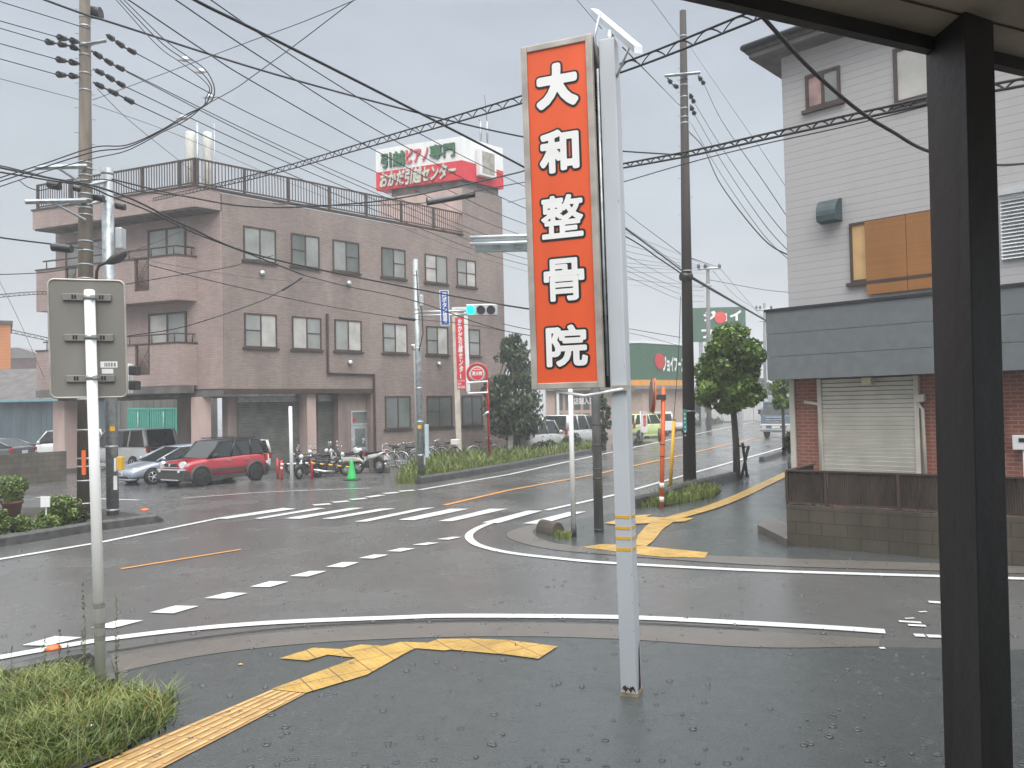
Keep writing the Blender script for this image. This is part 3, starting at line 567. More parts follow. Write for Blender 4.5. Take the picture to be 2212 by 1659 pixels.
# front windows
for i, (x0, y0, x1, y1, pl, pr, rl) in enumerate([
    (525, 485, 596, 570, 'frost', 'frost', (0, 0)), (628, 501, 690, 580, 'glass', 'frost', (1, 0)), (718, 517, 776, 592, 'frost', 'glass', (0, 1)), (823, 533, 876, 606, 'glass', 'frost', (0, 1)), (917, 548, 966, 616, 'curtain', 'frost', (1, 0)), (986, 559, 1028, 628, 'frost', 'curtain', (1, 1)),
    (527, 675, 598, 752, 'frost', 'curtain', (1, 0)), (630, 680, 694, 757, 'curtain', 'frost', (0, 1)), (722, 691, 781, 760, 'frost', 'curtain', (0, 0)), (826, 697, 880, 764, 'frost', 'curtain', (1, 0)), (920, 703, 968, 770, 'frost', 'curtain', (1, 0)), (988, 707, 1037, 772, 'frost', 'frost', (1, 1)),
    (831, 855, 887, 925, 'glass', 'glass', (0, 0)), (921, 855, 977, 921, 'glass', 'glass', (1, 0)), (997, 856, 1042, 918, 'glass', 'glass', (0, 0))]):
    sa, za = FA.hit(x0, y0); sb, zb = FA.hit(x1, y1); z1, z0 = ((9.68, 8.33), (6.26, 4.91), (2.96, 1.48))[0 if i < 6 else 1 if i < 12 else 2]
    window(BA, FA, sa, sb, z0, z1, pl, pr, rail=rl)
# drain pipe and vents
q = [FA.hit(*c) for c in ((705, 678), (705, 806), (806, 810), (806, 1000))]
MB().path([FA.p(q[0][0], .07, q[0][1]), FA.p(q[0][0], .07, q[1][1]), FA.p(q[2][0], .07, q[1][1]-.03), FA.p(q[2][0], .07, .0)], .06, 8, smooth=False).build('drain_pipe', M['brownmetal'], BA)
for c in ((565, 590), (752, 612), (755, 783), (947, 786)):
    s0, z0 = FA.hit(*c); MB().loft([[tuple(np.array(FA.p(s0, nn_, z0+dz_))+np.array([*(FA.e*r_*math.cos(t)), r_*math.sin(t)])) for t in np.linspace(0, 2*math.pi, 12, endpoint=False)] for nn_, r_, dz_ in ((0, .11, 0), (.10, .11, 0), (.16, .07, -.03))]).build('vent_cap', M['alu'], BA)
# roof slab, coping, tower
mb = MB(); skbox(mb, -8.6, 0, -1.05, -.062, 10.12, 10.88); mb.build('roof_slab', M['tile2'], BA)
mb = MB(); skbox(mb, -8.64, .04, -1.09, -.0, 10.882, 10.95); mb.fbox(FA, -.02, 12.3, -.2, .04, 10.882, 10.95); mb.build('coping', M['brownmetal'], BA)
skbox(MB(), -8.55, -.05, -1.0, -.07, 10.06, 10.117).build('soffit', M['soffit'], BA)
FT = Fr(sk(0, 12.28, 0), 111.5); al = FT.hit(822, 455)[0]
mb = MB(); mb.hexa([sk(al, 12.28, 10.8), sk(-.03, 12.28, 10.8), sk(-.03, 14.99, 10.8), sk(al, 14.99, 10.8), sk(al, 12.28, 13.25), sk(-.03, 12.28, 13.25), sk(-.03, 14.99, 13.25), sk(al, 14.99, 13.25)]); mb.build('tower', M['plaster'], BA)
skbox(MB(), -.028, .0, 12.28, 15, 10.802, 13.25).build('tower_wall', M['tile'], BA)
mb = MB(); skbox(mb, al*.88, -.12, 12.4, 14.9, 13.252, 13.66); mb.build('tower_beam', M['soffit'], BA)
skbox(MB(), al+.1, al+.9, 12.20, 12.277, 10.9, 12.2).build('tower_door', M['alu'], BA)
# railings
def railing(mb, pts, z0, z1, step=.13, post=1.9):
    for A_, B_ in zip(pts[:-1], pts[1:]):
        A_, B_ = np.array(A_), np.array(B_); Ln = np.linalg.norm(B_-A_); d_ = (B_-A_)/Ln; nn_ = np.array([d_[1], -d_[0]])
        def bar(t, w_, za, zb, dd): mb.hexa([(*(A_+d_*(t+x_*w_)+nn_*y_*dd), z_) for z_ in (za, zb) for x_, y_ in ((-1, -1), (1, -1), (1, 1), (-1, 1))])
        def rail(z, h, dd): mb.hexa([(*(A_+d_*t+nn_*y_*dd), z_) for z_ in (z, z+h) for t, y_ in ((0, -1), (Ln, -1), (Ln, 1), (0, 1))])
        rail(z1-.06, .06, .035); rail(z0+.06, .05, .025)
        for t in np.arange(0, Ln, post): bar(t+.05, .05, z0, z1-.061, .04)
        bar(Ln-.05, .05, z0, z1-.061, .04)
        for t in np.arange(step, Ln, step): bar(t, .014, z0+.111, z1-.061, .012)
mb = MB(); railing(mb, [sk(-8.45, -.98, 0)[:2], sk(-.06, -.98, 0)[:2], sk(-.06, 12.9, 0)[:2]], 10.952, 11.98); mb.build('roof_railing', M['brownmetal'], BA)
# balconies
for zt, zb in ((8.42, 6.72), (5.06, 3.45)):
    b = -.85; F2 = FL(b); cut = [F2.hit(x_, 600)[0] for x_ in (140, 165, 290, 322)]
    mb = MB(); a0 = -8.72
    for c0, c1 in ((a0, cut[0]), (cut[1], cut[2]), (cut[3], -1.2)): skbox(mb, c0, c1, b, b+.14, zb, zt)
    for c0, c1 in ((cut[0], cut[1]), (cut[2], cut[3])): skbox(mb, c0, c1, b, b+.14, zb, zb+.45)
    skbox(mb, -1.34, -1.2, b+.14, -.062, zb, zt); skbox(mb, a0, a0+.14, b+.14, -.062, zb, zt); skbox(mb, a0+.14, -1.34, b+.14, -.062, zb, zb+.2)
    bo = mb.build('balcony', M['tile2'], BA)
    mb = MB(); skbox(mb, a0-.03, -1.17, b-.03, b+.17, zt+.002, zt+.06); skbox(mb, -1.36, -1.17, b+.17, -.062, zt+.002, zt+.06); mb.build('coping', M['brownmetal'], bo)
    rl = MB(); pts = [sk(a0+.3, b+.07, zt+.38), sk(-1.27, b+.07, zt+.38), sk(-1.27, -.1, zt+.38)]; rl.path(pts, .035, 6, smooth=False)
    for a in np.linspace(a0+.5, -1.4, 7): rl.tube(sk(a, b+.07, zt+.05), sk(a, b+.07, zt+.38), .025, n=6)
    rl.tube(sk(-1.27, -.2, zt+.05), sk(-1.27, -.2, zt+.38), .025, n=6); rl.build('handrail', M['brownmetal'], bo)
    for c0, c1 in ((cut[0], cut[1]), (cut[2], cut[3])):
        lt = MB(); F3 = FL(b+.05); z0, z1 = zb+.46, zt
        lt.fbox(F3, c0+.01, c0+.09, -.02, .04, z0, z1).fbox(F3, c1-.09, c1-.01, -.02, .04, z0, z1).fbox(F3, c0, c1, -.02, .04, z0-.005, z0+.08)
        w_ = c1-c0-.18
        for k in range(-4, 9):
            for sg in (1, -1):
                sa_, za_ = c0+.09, z0+k*.2; sb_, zb_ = c1-.09, z0+k*.2+w_*1.4
                if sg < 0: za_, zb_ = zb_, za_
                if min(za_, zb_) < z0+.05 or max(za_, zb_) > z1-.02: continue
                lt.tube(F3.p(sa_, 0, za_), F3.p(sb_, 0, zb_), .014, n=4, smooth=False)
        lt.build('lattice', M['brownmetal'], bo)
    F0 = FL(-.062); s0 = F0.hit(320, 500)[0]; s1 = F0.hit(402, 500)[0]
    window(BA, F0, s0, s1, zb+.22, zt+1.3, 'frost' if zt > 6 else 'curtain', 'frost', fw=.08, sill=False, name='balcony_door'); window(BA, F0, -8.2, -5.6, zb+.3, zt+1.2, 'frost', 'frost', fw=.07, sill=False, name='balcony_door')
# columns of the open parking level
for (a, b, w_) in ((-1.22, .0, .2), (-8.45, .05, .33)):
    mb = MB(); skbox(mb, a-w_, a+w_, b-w_*.8, b+w_*1.5, .18, 3.0); mb.build('column', M['plaster'], BA); mb = MB(); skbox(mb, a-w_-.1, a+w_+.1, b-w_*.8-.1, b+w_*1.5+.1, 0, .178); mb.build('column_base', M['concrete'], BA)
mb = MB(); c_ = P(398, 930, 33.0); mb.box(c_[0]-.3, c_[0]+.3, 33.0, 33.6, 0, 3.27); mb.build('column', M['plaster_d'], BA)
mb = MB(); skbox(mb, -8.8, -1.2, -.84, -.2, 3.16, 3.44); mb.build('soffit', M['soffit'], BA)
# ---------------------------------------------------------------- rooftop billboard
RS = thing('rooftop_billboard', 'white and red rooftop billboard with green and cream lettering on the roof tower', 'billboard', sk(-.5, 13, 13.66))
b0 = 12.22; FS = Fr(sk(0, b0, 0), 111.5); FR = Fr(sk(.06, b0, 0), 45.3); aL = FS.hit(812, 360)[0]; bR = 15.06
zr = 14.6; mb = MB(); skbox(mb, aL, .06, b0, bR, zr, 15.8); mb.build('panel', M['whitep'], RS); mb = MB(); skbox(mb, aL, .06, b0, bR, 13.665, zr-.002); mb.build('panel', M['redsign'], RS, label='red lower band of the billboard')
def zz(c): return FS.hit(*c)[1]
def ss(c): return FS.hit(*c)[0]
for body, xa, xb, ya, yb, xm, m_ in (('引越', 824, 876, 328, 363, 850, 'green'), ('ピアノ', 878, 926, 319, 352, 902, 'pink'), ('専門', 929, 984, 310, 343, 957, 'green')):
    for off, n_, e_, mm in ((.055, .012, .02, 'letterk' if m_ == 'green' else 'red'), (.03, .034, .06, m_)):
        mb = MB(); text(mb, body, FS, ss((xa, 340)), ss((xb, 335)), zz((xm, yb-1)), zz((xm, ya+1)), n_, off, e_); mb.build('lettering', M[mm], RS)
for off, n_, e_, mm in ((.06, .012, .02, 'steel'), (.03, .034, .06, 'cream')):
    mb = MB(); text(mb, 'おかだ引越センター', FS, ss((822, 395)), ss((986, 375)), zz((870, 401)), zz((870, 366)), n_, off, e_, shear=.2); mb.build('lettering', M[mm], RS)
s0, z1 = FR.hit(1027, 325); s1, z0 = FR.hit(1064, 366)
MB().fbox(FR, s0, s1, .01, .30, 13.98, 15.35).build('side_panel', M['whitep'], RS, bevel=.03); MB().fbox(FR, s0+.18, s1-.15, .305, .32, 14.12, 15.22).build('side_plate', M['signfr'], RS)
# roof antennas
for x0, x1, yt, Yd, lb in ((401, 421, 286, 31.5, 'left of two cream cellular antenna cylinders behind the roof railing, with a dark mast'), (439, 458, 287, 31.9, 'right of two cream cellular antenna cylinders behind the roof railing, with a thin tip')):
    c = P((x0+x1)/2, yt, Yd); r_ = (x1-x0)/2*Yd/FPX; t = thing('cellular_antenna', lb, 'antenna', (c[0], c[1], 10.8), group='roof antennas')
    MB().lathe([(r_, 0), (r_, c[2]-10.85), (r_*.92, c[2]-10.8)], (c[0], c[1], 10.8), 18).build('radome', mat('cream_radome', (.66, .66, .60), .5), t)
    MB().tube((c[0]+r_+.1, c[1], 10.8), (c[0]+r_+.1, c[1], c[2]+.4), .05 if 'left' in lb else .02, n=8).tube((c[0]+r_*.9, c[1], c[2]-1.2), (c[0]+r_+.15, c[1], c[2]-1.2), .05, n=6).build('mast', M['steel'], t)
for x_, y0, y1, lb in ((1038, 258, 300, 'left whip aerial above the billboard'), (1052, 205, 300, 'taller right whip aerial on a dark mast above the billboard')):
    Yd = 40; a, b = P(x_, y1, Yd), P(x_-6 if x_ > 1045 else x_, y0, Yd); c = P(x_, y1-38, Yd)
    t = thing('whip_aerial', lb, 'antenna', (a[0], a[1], 15.8), group='aerials above the billboard'); MB().tube((a[0], a[1], 15.8), c, .06, n=6).build('mast', M['steel'], t); MB().tube(c, (c[0]-.1, c[1], b[2]), .016, n=5).build('whip', M['cableg'], t)
# ================================================================ neighbours on the left
def simple(name, label, cat, m, f, **k): mb = MB(); f(mb); return mb.build(name, M[m], label=label, cat=cat, **k)
# block wall in front of the neighbouring yard
W0 = np.array(G(-130, 1062)[:2]); W1 = np.array(G(144, 1038)[:2]); az_w = math.degrees(math.atan2(*(W1-W0))); FW = Fr(W0, az_w); Lw = float(np.linalg.norm(W1-W0)); zt = FW.hit(60, 979)[1]
simple('block_wall', 'stained grey concrete block wall below the blue-grey shed at left', 'wall', 'blockL', lambda mb: mb.fbox(FW, 0, Lw, -.2, 0, 0, zt))
zt2 = zt
mb = MB(); a0 = np.array(sk(-8.2, 3.5, 0)[:2]); FWc = Fr(a0, 111.5); mb.fbox(FWc, 0, 6.6, -.15, 0, 0, 1.15); mb.build('block_wall', M['blockL'], label='dark low block wall behind the silver car under the building', cat='wall')
# blue-grey shed
Ys = 46; FSh = Fr(P(-140, 960, Ys)[:2], 90); sL, sR = 0, FSh.hit(184, 950)[0]; zs = FSh.hit(60, 868)[1]
t = thing('corrugated_shed', 'blue-grey corrugated shed with a light teal roof edge', 'shed', FSh.p(sR/2, 0, 0))
mb = MB()
nn_ = 60
for k in range(nn_):
    u0, u1 = sL+(sR-sL)*k/nn_, sL+(sR-sL)*(k+.5)/nn_; mb.fbox(FSh, u0, u1, -.05, 0, 0, zs); mb.fbox(FSh, u1, sL+(sR-sL)*(k+1)/nn_, -.05, -.025, 0, zs)
mb.fbox(FSh, sL, sR, -5, -.051, 0, zs); mb.build('wall', M['tealdark'], t)
MB().prism([FSh.p(sL-.3, .4, zs), FSh.p(sR+.1, .4, zs), FSh.p(sR+.1, -5.2, zs+.12), FSh.p(sL-.3, -5.2, zs+.12)], (0, 0, .14)).build('roof', M['tealroof'], t)
FH = Fr(P(-140, 900, 52)[:2], 90); t = thing('low_house', 'low house with a dark weathered roof behind the blue-grey shed', 'house', FH.p(4, 0, 0))
z0, z1 = FH.hit(60, 872)[1], FH.hit(60, 805)[1]; sR2 = FH.hit(142, 840)[0]
MB().fbox(FH, 0, sR2-.4, -4, 0, 0, z0).build('wall', M['maroon'], t); mb = MB(); mb.prism([FH.p(-.3, .5, z0), FH.p(sR2, .5, z0), FH.p(sR2, -4, z1+.3), FH.p(-.3, -4, z1+.3)], (0, 0, .2)); mb.build('roof', mat('weathered_dark_roof', (.085, .075, .07), .7, var=.4, vscale=2), t)
# orange house
FO = Fr(P(-200, 800, 56)[:2], 57); sr = FO.hit(23, 760)[0]; z1 = FO.hit(10, 700)[1]; t = thing('orange_house', 'orange sided house with a flat dark roof edge at the left border', 'house', FO.p(sr/2, 0, 0))
MB().fbox(FO, 0, sr, -8, 0, 0, z1).build('wall', M['orangew'], t); MB().fbox(FO, 0, sr+.15, -8.1, .15, z1+.002, z1+.25).build('roof', M['brownmetal'], t)
zz_ = FO.hit(10, 687)[1]; MB().fbox(FO, 0, sr-.9, .15, .7, zz_-.1, zz_+.1).build('roof_visor', M['awndark'], t)
# maroon house further
FM = Fr(P(20, 800, 75)[:2], 90); sr = FM.hit(112, 800)[0]; z1 = FM.hit(60, 783)[1]; z2 = FM.hit(60, 762)[1]; t = thing('maroon_house', 'maroon metal clad house with a white lower wall between the orange house and the balconies', 'house', FM.p(sr/2, 0, 0))
zw = FM.hit(60, 836)[1]; MB().fbox(FM, 0, sr, -6, 0, 0, zw).build('wall', M['frost'], t); MB().fbox(FM, 0, sr, -6, .1, zw+.002, z1+.4).build('upper_wall', M['maroon'], t); MB().prism([FM.p(0, .2, z1+.402), FM.p(sr, .2, z1+.402), FM.p(sr*.25, .2, z2+.5), FM.p(0, .2, z2+.5)], tuple(np.array(FM.p(0, -6, 0))-np.array(FM.p(0, 0, 0)))).build('roof', M['greyroof'], t)
# wooden fence and teal containers seen under the building
Yt = 43; FC = Fr(P(225, 960, Yt+1.5)[:2], 90); sr = FC.hit(470, 930)[0]; zf = FC.hit(350, 838)[1]
mb = MB()
for k in range(34): mb.fbox(FC, sr*k/34, sr*(k+.95)/34, -.04, 0 if k % 2 else .02, 0, zf)
mb.build('board_fence', mat('grey_boards', (.15, .145, .13), .7, var=.4, vscale=1.5, streak=.2), label='tall weathered grey board fence behind the teal containers', cat='fence')
for x0, x1, lb in ((276, 322, 'left part of the teal shipping containers, behind the white van roof'), (324, 384, 'right teal shipping container with a latch bar, beside the pillar')):
    FT2 = Fr(P(x0, 940, Yt)[:2], 90); w_ = FT2.hit(x1, 940)[0]; z1 = FT2.hit(x0+20, 881)[1]; t = thing('shipping_container', lb, 'container', FT2.p(w_/2, 0, 0), group='teal containers under the building')
    mb = MB(); n_ = 12
    for k in range(n_): mb.fbox(FT2, w_*k/n_, w_*(k+.62)/n_, -.08, 0, .1, z1-.1); mb.fbox(FT2, w_*(k+.62)/n_, w_*(k+1)/n_, -.08, -.04, .1, z1-.1)
    mb.build('wall', M['teal'], t); MB().fbox(FT2, 0, w_, -.1, .02, z1-.098, z1).fbox(FT2, 0, .06, -.1, .02, 0, z1-.1).fbox(FT2, w_-.06, w_, -.1, .02, 0, z1-.1).build('frame', M['teal'], t); MB().tube(FT2.p(w_*.5, .04, .3), FT2.p(w_*.5, .04, z1-.2), .025, n=6).build('latch_bar', M['steel'], t)
# ================================================================ grey sided house on the right
FB = Fr(P(1713, 960, 17)[:2], 134); SE = 8.5
H_ = thing('sided_house', 'grey sided house with a slate fascia, brick ground floor and a cream roller shutter', 'house', FB.p(0, 0, 0))
zat = FB.hit(1654, 669, .6)[1]; zab = FB.hit(1658, 821, .6)[1]; sAl = FB.hit(1656, 750, .6)[0]; zr = FB.hit(1705, 112)[1]
MB().fbox(FB, 0, SE, -7, 0, zab+.02, zr).build('wall', M['siding'], H_)
MB().fbox(FB, .0, SE, -6.9, -.03, 0, zab+.018).build('brick_wall', M['redbrick'], H_)
sc = FB.hit(1719, 950, .02)[0]; MB().fbox(FB, -.04, sc, -.3, .03, 0, zab+.016).build('corner_trim', M['beige'], H_)
aw = MB(); hh = (zat-zab-.06)/3
for k in range(3): aw.fbox(FB, sAl, SE, -.002, .6, zab+k*hh+(.008 if k else 0), zab+(k+1)*hh)
aw.fbox(FB, sAl, -.042, -1.4, -.004, zab, zat-.06); aw.build('fascia', M['awning'], H_)
MB().fbox(FB, sAl-.02, SE, -.0, .63, zat-.058, zat).build('fascia_trim', M['awndark'], H_)
# roof with deep eaves
ze = zr; mb = MB(); a = FB.p
mb.add([a(-.55, .55, ze+.02), a(SE+.5, .55, ze+.02), a(SE+.5, -7.5, ze+.02), a(-.55, -7.5, ze+.02), a(-.55, .55, ze+.24), a(SE+.5, .55, ze+.24), a(SE+.5, -7.5, ze+.24), a(-.55, -7.5, ze+.24), a(2.0, -3.2, ze+1.6), a(SE-1.5, -3.2, ze+1.6)],
       [(3, 2, 1, 0), (0, 1, 5, 4), (1, 2, 6, 5), (2, 3, 7, 6), (3, 0, 4, 7), (4, 5, 9, 8), (5, 6, 9), (6, 7, 8, 9), (7, 4, 8)])
mb.build('roof', M['roof'], H_); MB().path([a(-.58, .6, ze+.16), a(SE+.5, .6, ze+.16)], .06, 8).path([a(-.6, .6, ze+.16), a(-.6, -7.5, ze+.16)], .06, 8).build('gutter', M['awndark'], H_)
MB().fbox(FB, -.5, SE, -.0, .5, ze-.08, ze+.018).fbox(FB, -.5, -.0, -7.4, -.0, ze-.08, ze+.018).build('eave_board', M['soffit'], H_)
def hw(x0, y0, x1, y1): s0, z1 = FB.hit(x0, y0); s1, z0 = FB.hit(x1, y1); return s0, s1, z0, z1
s0, s1, z0, z1 = hw(1740, 165, 1817, 219); window(H_, FB, s0, s1, z0, z1, 'pinkpane', 'frost', fw=.06) if 'pinkpane' in M else None
s0, s1, z0, z1 = hw(1929, 108, 2060, 195); window(H_, FB, s0, s1+.5, z0, z1, 'curtain', 'curtain', fw=.07)
s0, s1, z0, z1 = hw(1835, 484, 2000, 580); z0 = FB.hit(1838, 612)[1]; wo = window(H_, FB, s0, s1+.7, z0, z1, 'blindy', 'blindy', fw=.05)
sb = FB.hit(1870, 560, .08)[0]; zb = FB.hit(1880, 636, .08)[1]
MB().fbox(FB, sb, sb+(s1+.75-sb)*.42, .06, .085, zb, z1-.03).fbox(FB, sb+(s1+.75-sb)*.425, s1+.75, .06, .085, zb, z1-.03).build('bamboo_blind', M['bamboo'], wo)
# hooded vent
s0, s1, z0, z1 = hw(1772, 437, 1820, 477); mb = MB(); n_ = 10; rings = []
for t in np.linspace(0, 1, 7):
    an = t*math.pi/2; d_ = .32*math.sin(an) if t < 1 else .32; z_ = z1-(z1-z0)*(.0+.75*(1-math.cos(an)))
    rings.append([FB.p(s0+.03*(t), d_, z_), FB.p(s1-.03*t, d_, z_), FB.p(s1, .0, z_-.001), FB.p(s0, .0, z_-.001)])
rings.append([FB.p(s0+.03, .30, z0), FB.p(s1-.03, .30, z0), FB.p(s1, 0, z0), FB.p(s0, 0, z0)]); mb.loft(rings, False); mb.build('vent_hood', mat('dark_green_hood', (.045, .075, .08), .5, var=.2), H_)
# louvre at far right, meter, gate
s0, z1 = FB.hit(2158, 425); zl = FB.hit(2180, 560)[1]; mb = MB(); mb.fbox(FB, s0, s0+2, 0, .1, z1, z1+.1); k = int((z1-zl)/.065)
for i in range(k): z_ = zl+i*.065; mb.hexa([FB.p(s0+.02, .07, z_), FB.p(s0+2, .07, z_), FB.p(s0+2, .05, z_), FB.p(s0+.02, .05, z_), FB.p(s0+.02, .03, z_+.05), FB.p(s0+2, .03, z_+.05), FB.p(s0+2, .015, z_+.05), FB.p(s0+.02, .015, z_+.05)])
mb.fbox(FB, s0, s0+2, 0, .012, zl, z1); mb.build('louvre_window', M['alu'], H_)
# shutter with frame, lamp and pipes
s0, s1, z0, z1 = hw(1777, 815, 1975, 812); z0 = .55; z1 = zab+.0
shutterm(FB, s0, s1, .05, z0, z1-.01, 26, .03).build('roller_shutter', M['shutter'], H_)
MB().fbox(FB, s0-.09, s0-.004, -.03, .1, z0, z1-.01).fbox(FB, s1+.004, s1+.09, -.03, .1, z0, z1-.01).build('shutter_frame', M['beige'], H_)
sL = FB.hit(1863, 822, .2); sR = FB.hit(1885, 822, .2); zl0 = FB.hit(1874, 831, .2)[1]; MB().fbox(FB, sL[0], sR[0], .12, .3, zl0, z1-.012).build('wall_lamp', M['lampglass'], H_, bevel=.02)
q0 = FB.hit(1738, 868, .08); q1 = FB.hit(1770, 876, .08); MB().path([FB.p(q0[0], .09, q0[1]), FB.p(q1[0]-.02, .09, q1[1]+.03), FB.p(q1[0], .09, q1[1]-.06), FB.p(q1[0]+.0, .09, .5)], .035, 8).build('drain_pipe', M['beige'], H_)
q2 = FB.hit(1994, 852, .08); MB().path([FB.p(q2[0]-.09, .08, q2[1]-.05), FB.p(q2[0]-.09, .08, q2[1]-.2), FB.p(q2[0]-.02, .08, q2[1]-.28), FB.p(q2[0], .08, .5)], .035, 8).fbox(FB, q2[0]-.15, q2[0]+.03, .005, .14, q2[1]-.14, q2[1]).build('drain_pipe', M['beige'], H_)
s0, z1 = FB.hit(2186, 940, .15); s1, z0 = FB.hit(2212, 972, .15); mt = MB().fbox(FB, s0, s1+.1, .02, .15, z0, z1).build('electric_meter', M['whitep'], H_, bevel=.01)
MB().fbox(FB, s0+.1, s0+.2, .155, .165, z1-.12, z1-.05).build('meter_window', M['black'], mt); MB().path([FB.p(s0+.17, .09, z0), FB.p(s0+.17, .09, .3)], .03, 8).build('conduit', M['whitep'], mt)
sG, zG = FB.hit(2158, 880, .03); MB().fbox(FB, sG, sG+.06, .0, .05, zG-.75, zG).build('plaque', M['greyplas'], H_)
# brown corrugated fence on the block planter
K = Fr(G(1701, 1178)[:2], 127); zp = K.hit(1860, 1100)[1]; zf = K.hit(1860, 1020)[1]; SEk = 5.0
PW = MB(); PW.fbox(K, 0, SEk, -.15, 0, 0, zp); PW.fbox(K, 0, .15, -1.6, -.152, 0, zp); PW.build('block_wall', M['block'], label='low mossy block planter wall beneath the brown corrugated fence at right', cat='wall')
FN = thing('corrugated_fence', 'brown corrugated panel fence standing on the mossy block wall before the shutter', 'fence', K.p(.5, -.06, zp))
def corr(F, s0, s1, n, z0, z1, pitch=.032):
    mb = MB(); k = max(2, int((s1-s0)/pitch)); L = [[], []]
    for i in range(k*2+1):
        s = s0+(s1-s0)*i/(2*k); d = n+(.008 if i % 2 else -.008); L[0].append(F.p(s, d, z0)); L[1].append(F.p(s, d, z1))
    m_ = len(L[0]); bk = [F.p(s0, n-.02, z0), F.p(s1, n-.02, z0), F.p(s1, n-.02, z1), F.p(s0, n-.02, z1)]
    mb.add(L[0]+L[1], [(i, i+1, m_+i+1, m_+i) for i in range(m_-1)]); mb.add(bk, [(0, 3, 2, 1)]); return mb
sp = K.hit(1781, 1050)[0]
corr(K, .03, sp-.03, -.06, zp+.06, zf-.03).build('panel', M['fencebr'], FN); corr(K, sp+.03, SEk, -.06, zp+.06, zf-.03).build('panel', M['fencebr'], FN)
K2 = Fr(K.p(.02, -.06, 0), 37); corr(K2, .03, 1.45, 0, zp+.06, zf-.03).build('panel', M['fencebr'], FN)
MB().fbox(K, -.0, SEk, -.09, -.035, zf-.028, zf).fbox(K, 0, SEk, -.085, -.04, zp+.03, zp+.058).fbox(K2, .06, 1.5, -.03, .03, zf-.028, zf).build('rail', M['brownmetal'], FN)
ps = MB()
for s in (0.0, sp, 1.7, 3.0): ps.fbox(K, s-.022, s+.022, -.085, -.04, zp+.0, zf-.03)
ps.build('post', M['brownmetal'], FN)
sg = K.hit(1895, 1098, -.03); mb = MB()
for i in range(14): x_ = .3+i*.14+rng.uniform(-.04, .04); mb.box(0, 0, 0, 0, 0, 0) if 0 else mb.fbox(K, x_, x_+rng.uniform(.05, .12), -.13, -.10, zp+.005, zp+.05)
mb.build('white_pebbles', M['letterw'], label='pale pots and stones lying on the mossy block wall under the fence', cat='stones', kind='stuff')
# ---------------------------------------------------------------- canopy over the viewer and its dark post
zc = 3.94; e0, e1 = np.array(G(1470, 0, zc)[:2]), np.array(G(2212, 166, zc)[:2]); azc = math.degrees(math.atan2(*(e1-e0))); FCn = Fr(e0, azc)
CP = thing('entrance_canopy', 'dim brown canopy soffit with a black drip edge crossing the top right corner', 'canopy', FCn.p(2, -0, zc)); FCn_in = 1
MB().fbox(FCn, -6, 7, .05, 7, 4.0, 4.12).build('soffit', M['soff2'], CP); MB().fbox(FCn, -6, 7, .0, .048, zc, 4.16).build('drip_edge', M['pillar'], CP)
ja = np.array(G(1950, 0, 3.996)[:2]); jb = np.array(G(2212, 67, 3.996)[:2]); FJ = Fr(ja, math.degrees(math.atan2(*(jb-ja)))); MB().fbox(FJ, -6, 3, -.004, .004, 3.994, 3.9995).build('joint', M['rust'], CP)
zt = 4.0
def ring4(l, m_, r_):
    a, b, c = np.array(l), np.array(m_), np.array(r_); return [l, m_, r_, tuple(a+c-b)]
tp = ring4(P(1998, 72, 3.52), P(2084, 47, 3.22), P(2147, 62, 3.31)); bt = ring4(P(2040, 1659, 3.52), P(2122, 1659, 3.22), P(2190, 1659, 3.31))
def ext(a, b, z): a, b = np.array(a), np.array(b); t = (z-a[2])/(b[2]-a[2]); return tuple(a+(b-a)*t)
lo = [ext(a, b, 0) for a, b in zip(tp, bt)]; hi = [ext(a, b, 3.998) for a, b in zip(tp, bt)]
pl = MB(); pl.hexa(lo+hi); pl.build('post', M['pillar'], label='black square timber post holding the canopy close to the viewer at right', cat='post', bevel=.006)
# ================================================================ orange shop sign on its pale pole
bp = np.array(G(1362, 1506)[:2]); Yp = bp[1]
FP = Fr(bp, 112); FP.lean = -.010
SG = thing('shop_sign', 'tall orange shop sign with white kanji on a pale grey-blue square pole', 'sign', (float(bp[0]), float(bp[1]), 0))
s0 = FP.hit(1341, 1500)[0]; s1 = FP.hit(1376, 1500)[0]; zt = FP.hit(1312, 82)[1]; pd = .17
MB().fbox(FP, s0, s1, -pd, 0, 0, zt).build('pole', M['polew'], SG, bevel=.008)
for y in (1117, 1141, 1163, 1187): z_ = FP.hit(1350, y)[1]; MB().fbox(FP, s0+.004, s1-.008, -.001, .0025, z_-.012, z_+.012).fbox(FP, s1-.001, s1+.0025, -pd+.02, -.02, z_-.012, z_+.012).build('yellow_band', M['yellow'], SG)
zr_ = FP.hit(1360, 1484)[1]; pts = [FP.p(s0+.012+(s1-s0-.024)*t, .0025, .062+(.022+.012*math.sin(9*t)+.006*math.sin(31*t)-.03*(2*t-1)**4) if k else .05+.015*math.sin(17*t)) for k in (0, 1) for t in (np.linspace(0, 1, 12) if k == 0 else np.linspace(1, 0, 12))]
MB().flat(pts).flat([FP.p(s1+.0025, -.05, .02), FP.p(s1+.0025, -.14, .02), FP.p(s1+.0025, -.135, .42), FP.p(s1+.0025, -.10, .36), FP.p(s1+.0025, -.08, .15)]).build('rust_patch', M['rust'], SG)
MB().fbox(FP, s0-.006, s1+.006, -pd-.006, .005, 0, .035).build('base', mat('stained_base', (.30, .25, .17), .8, var=.4, vscale=12), SG)
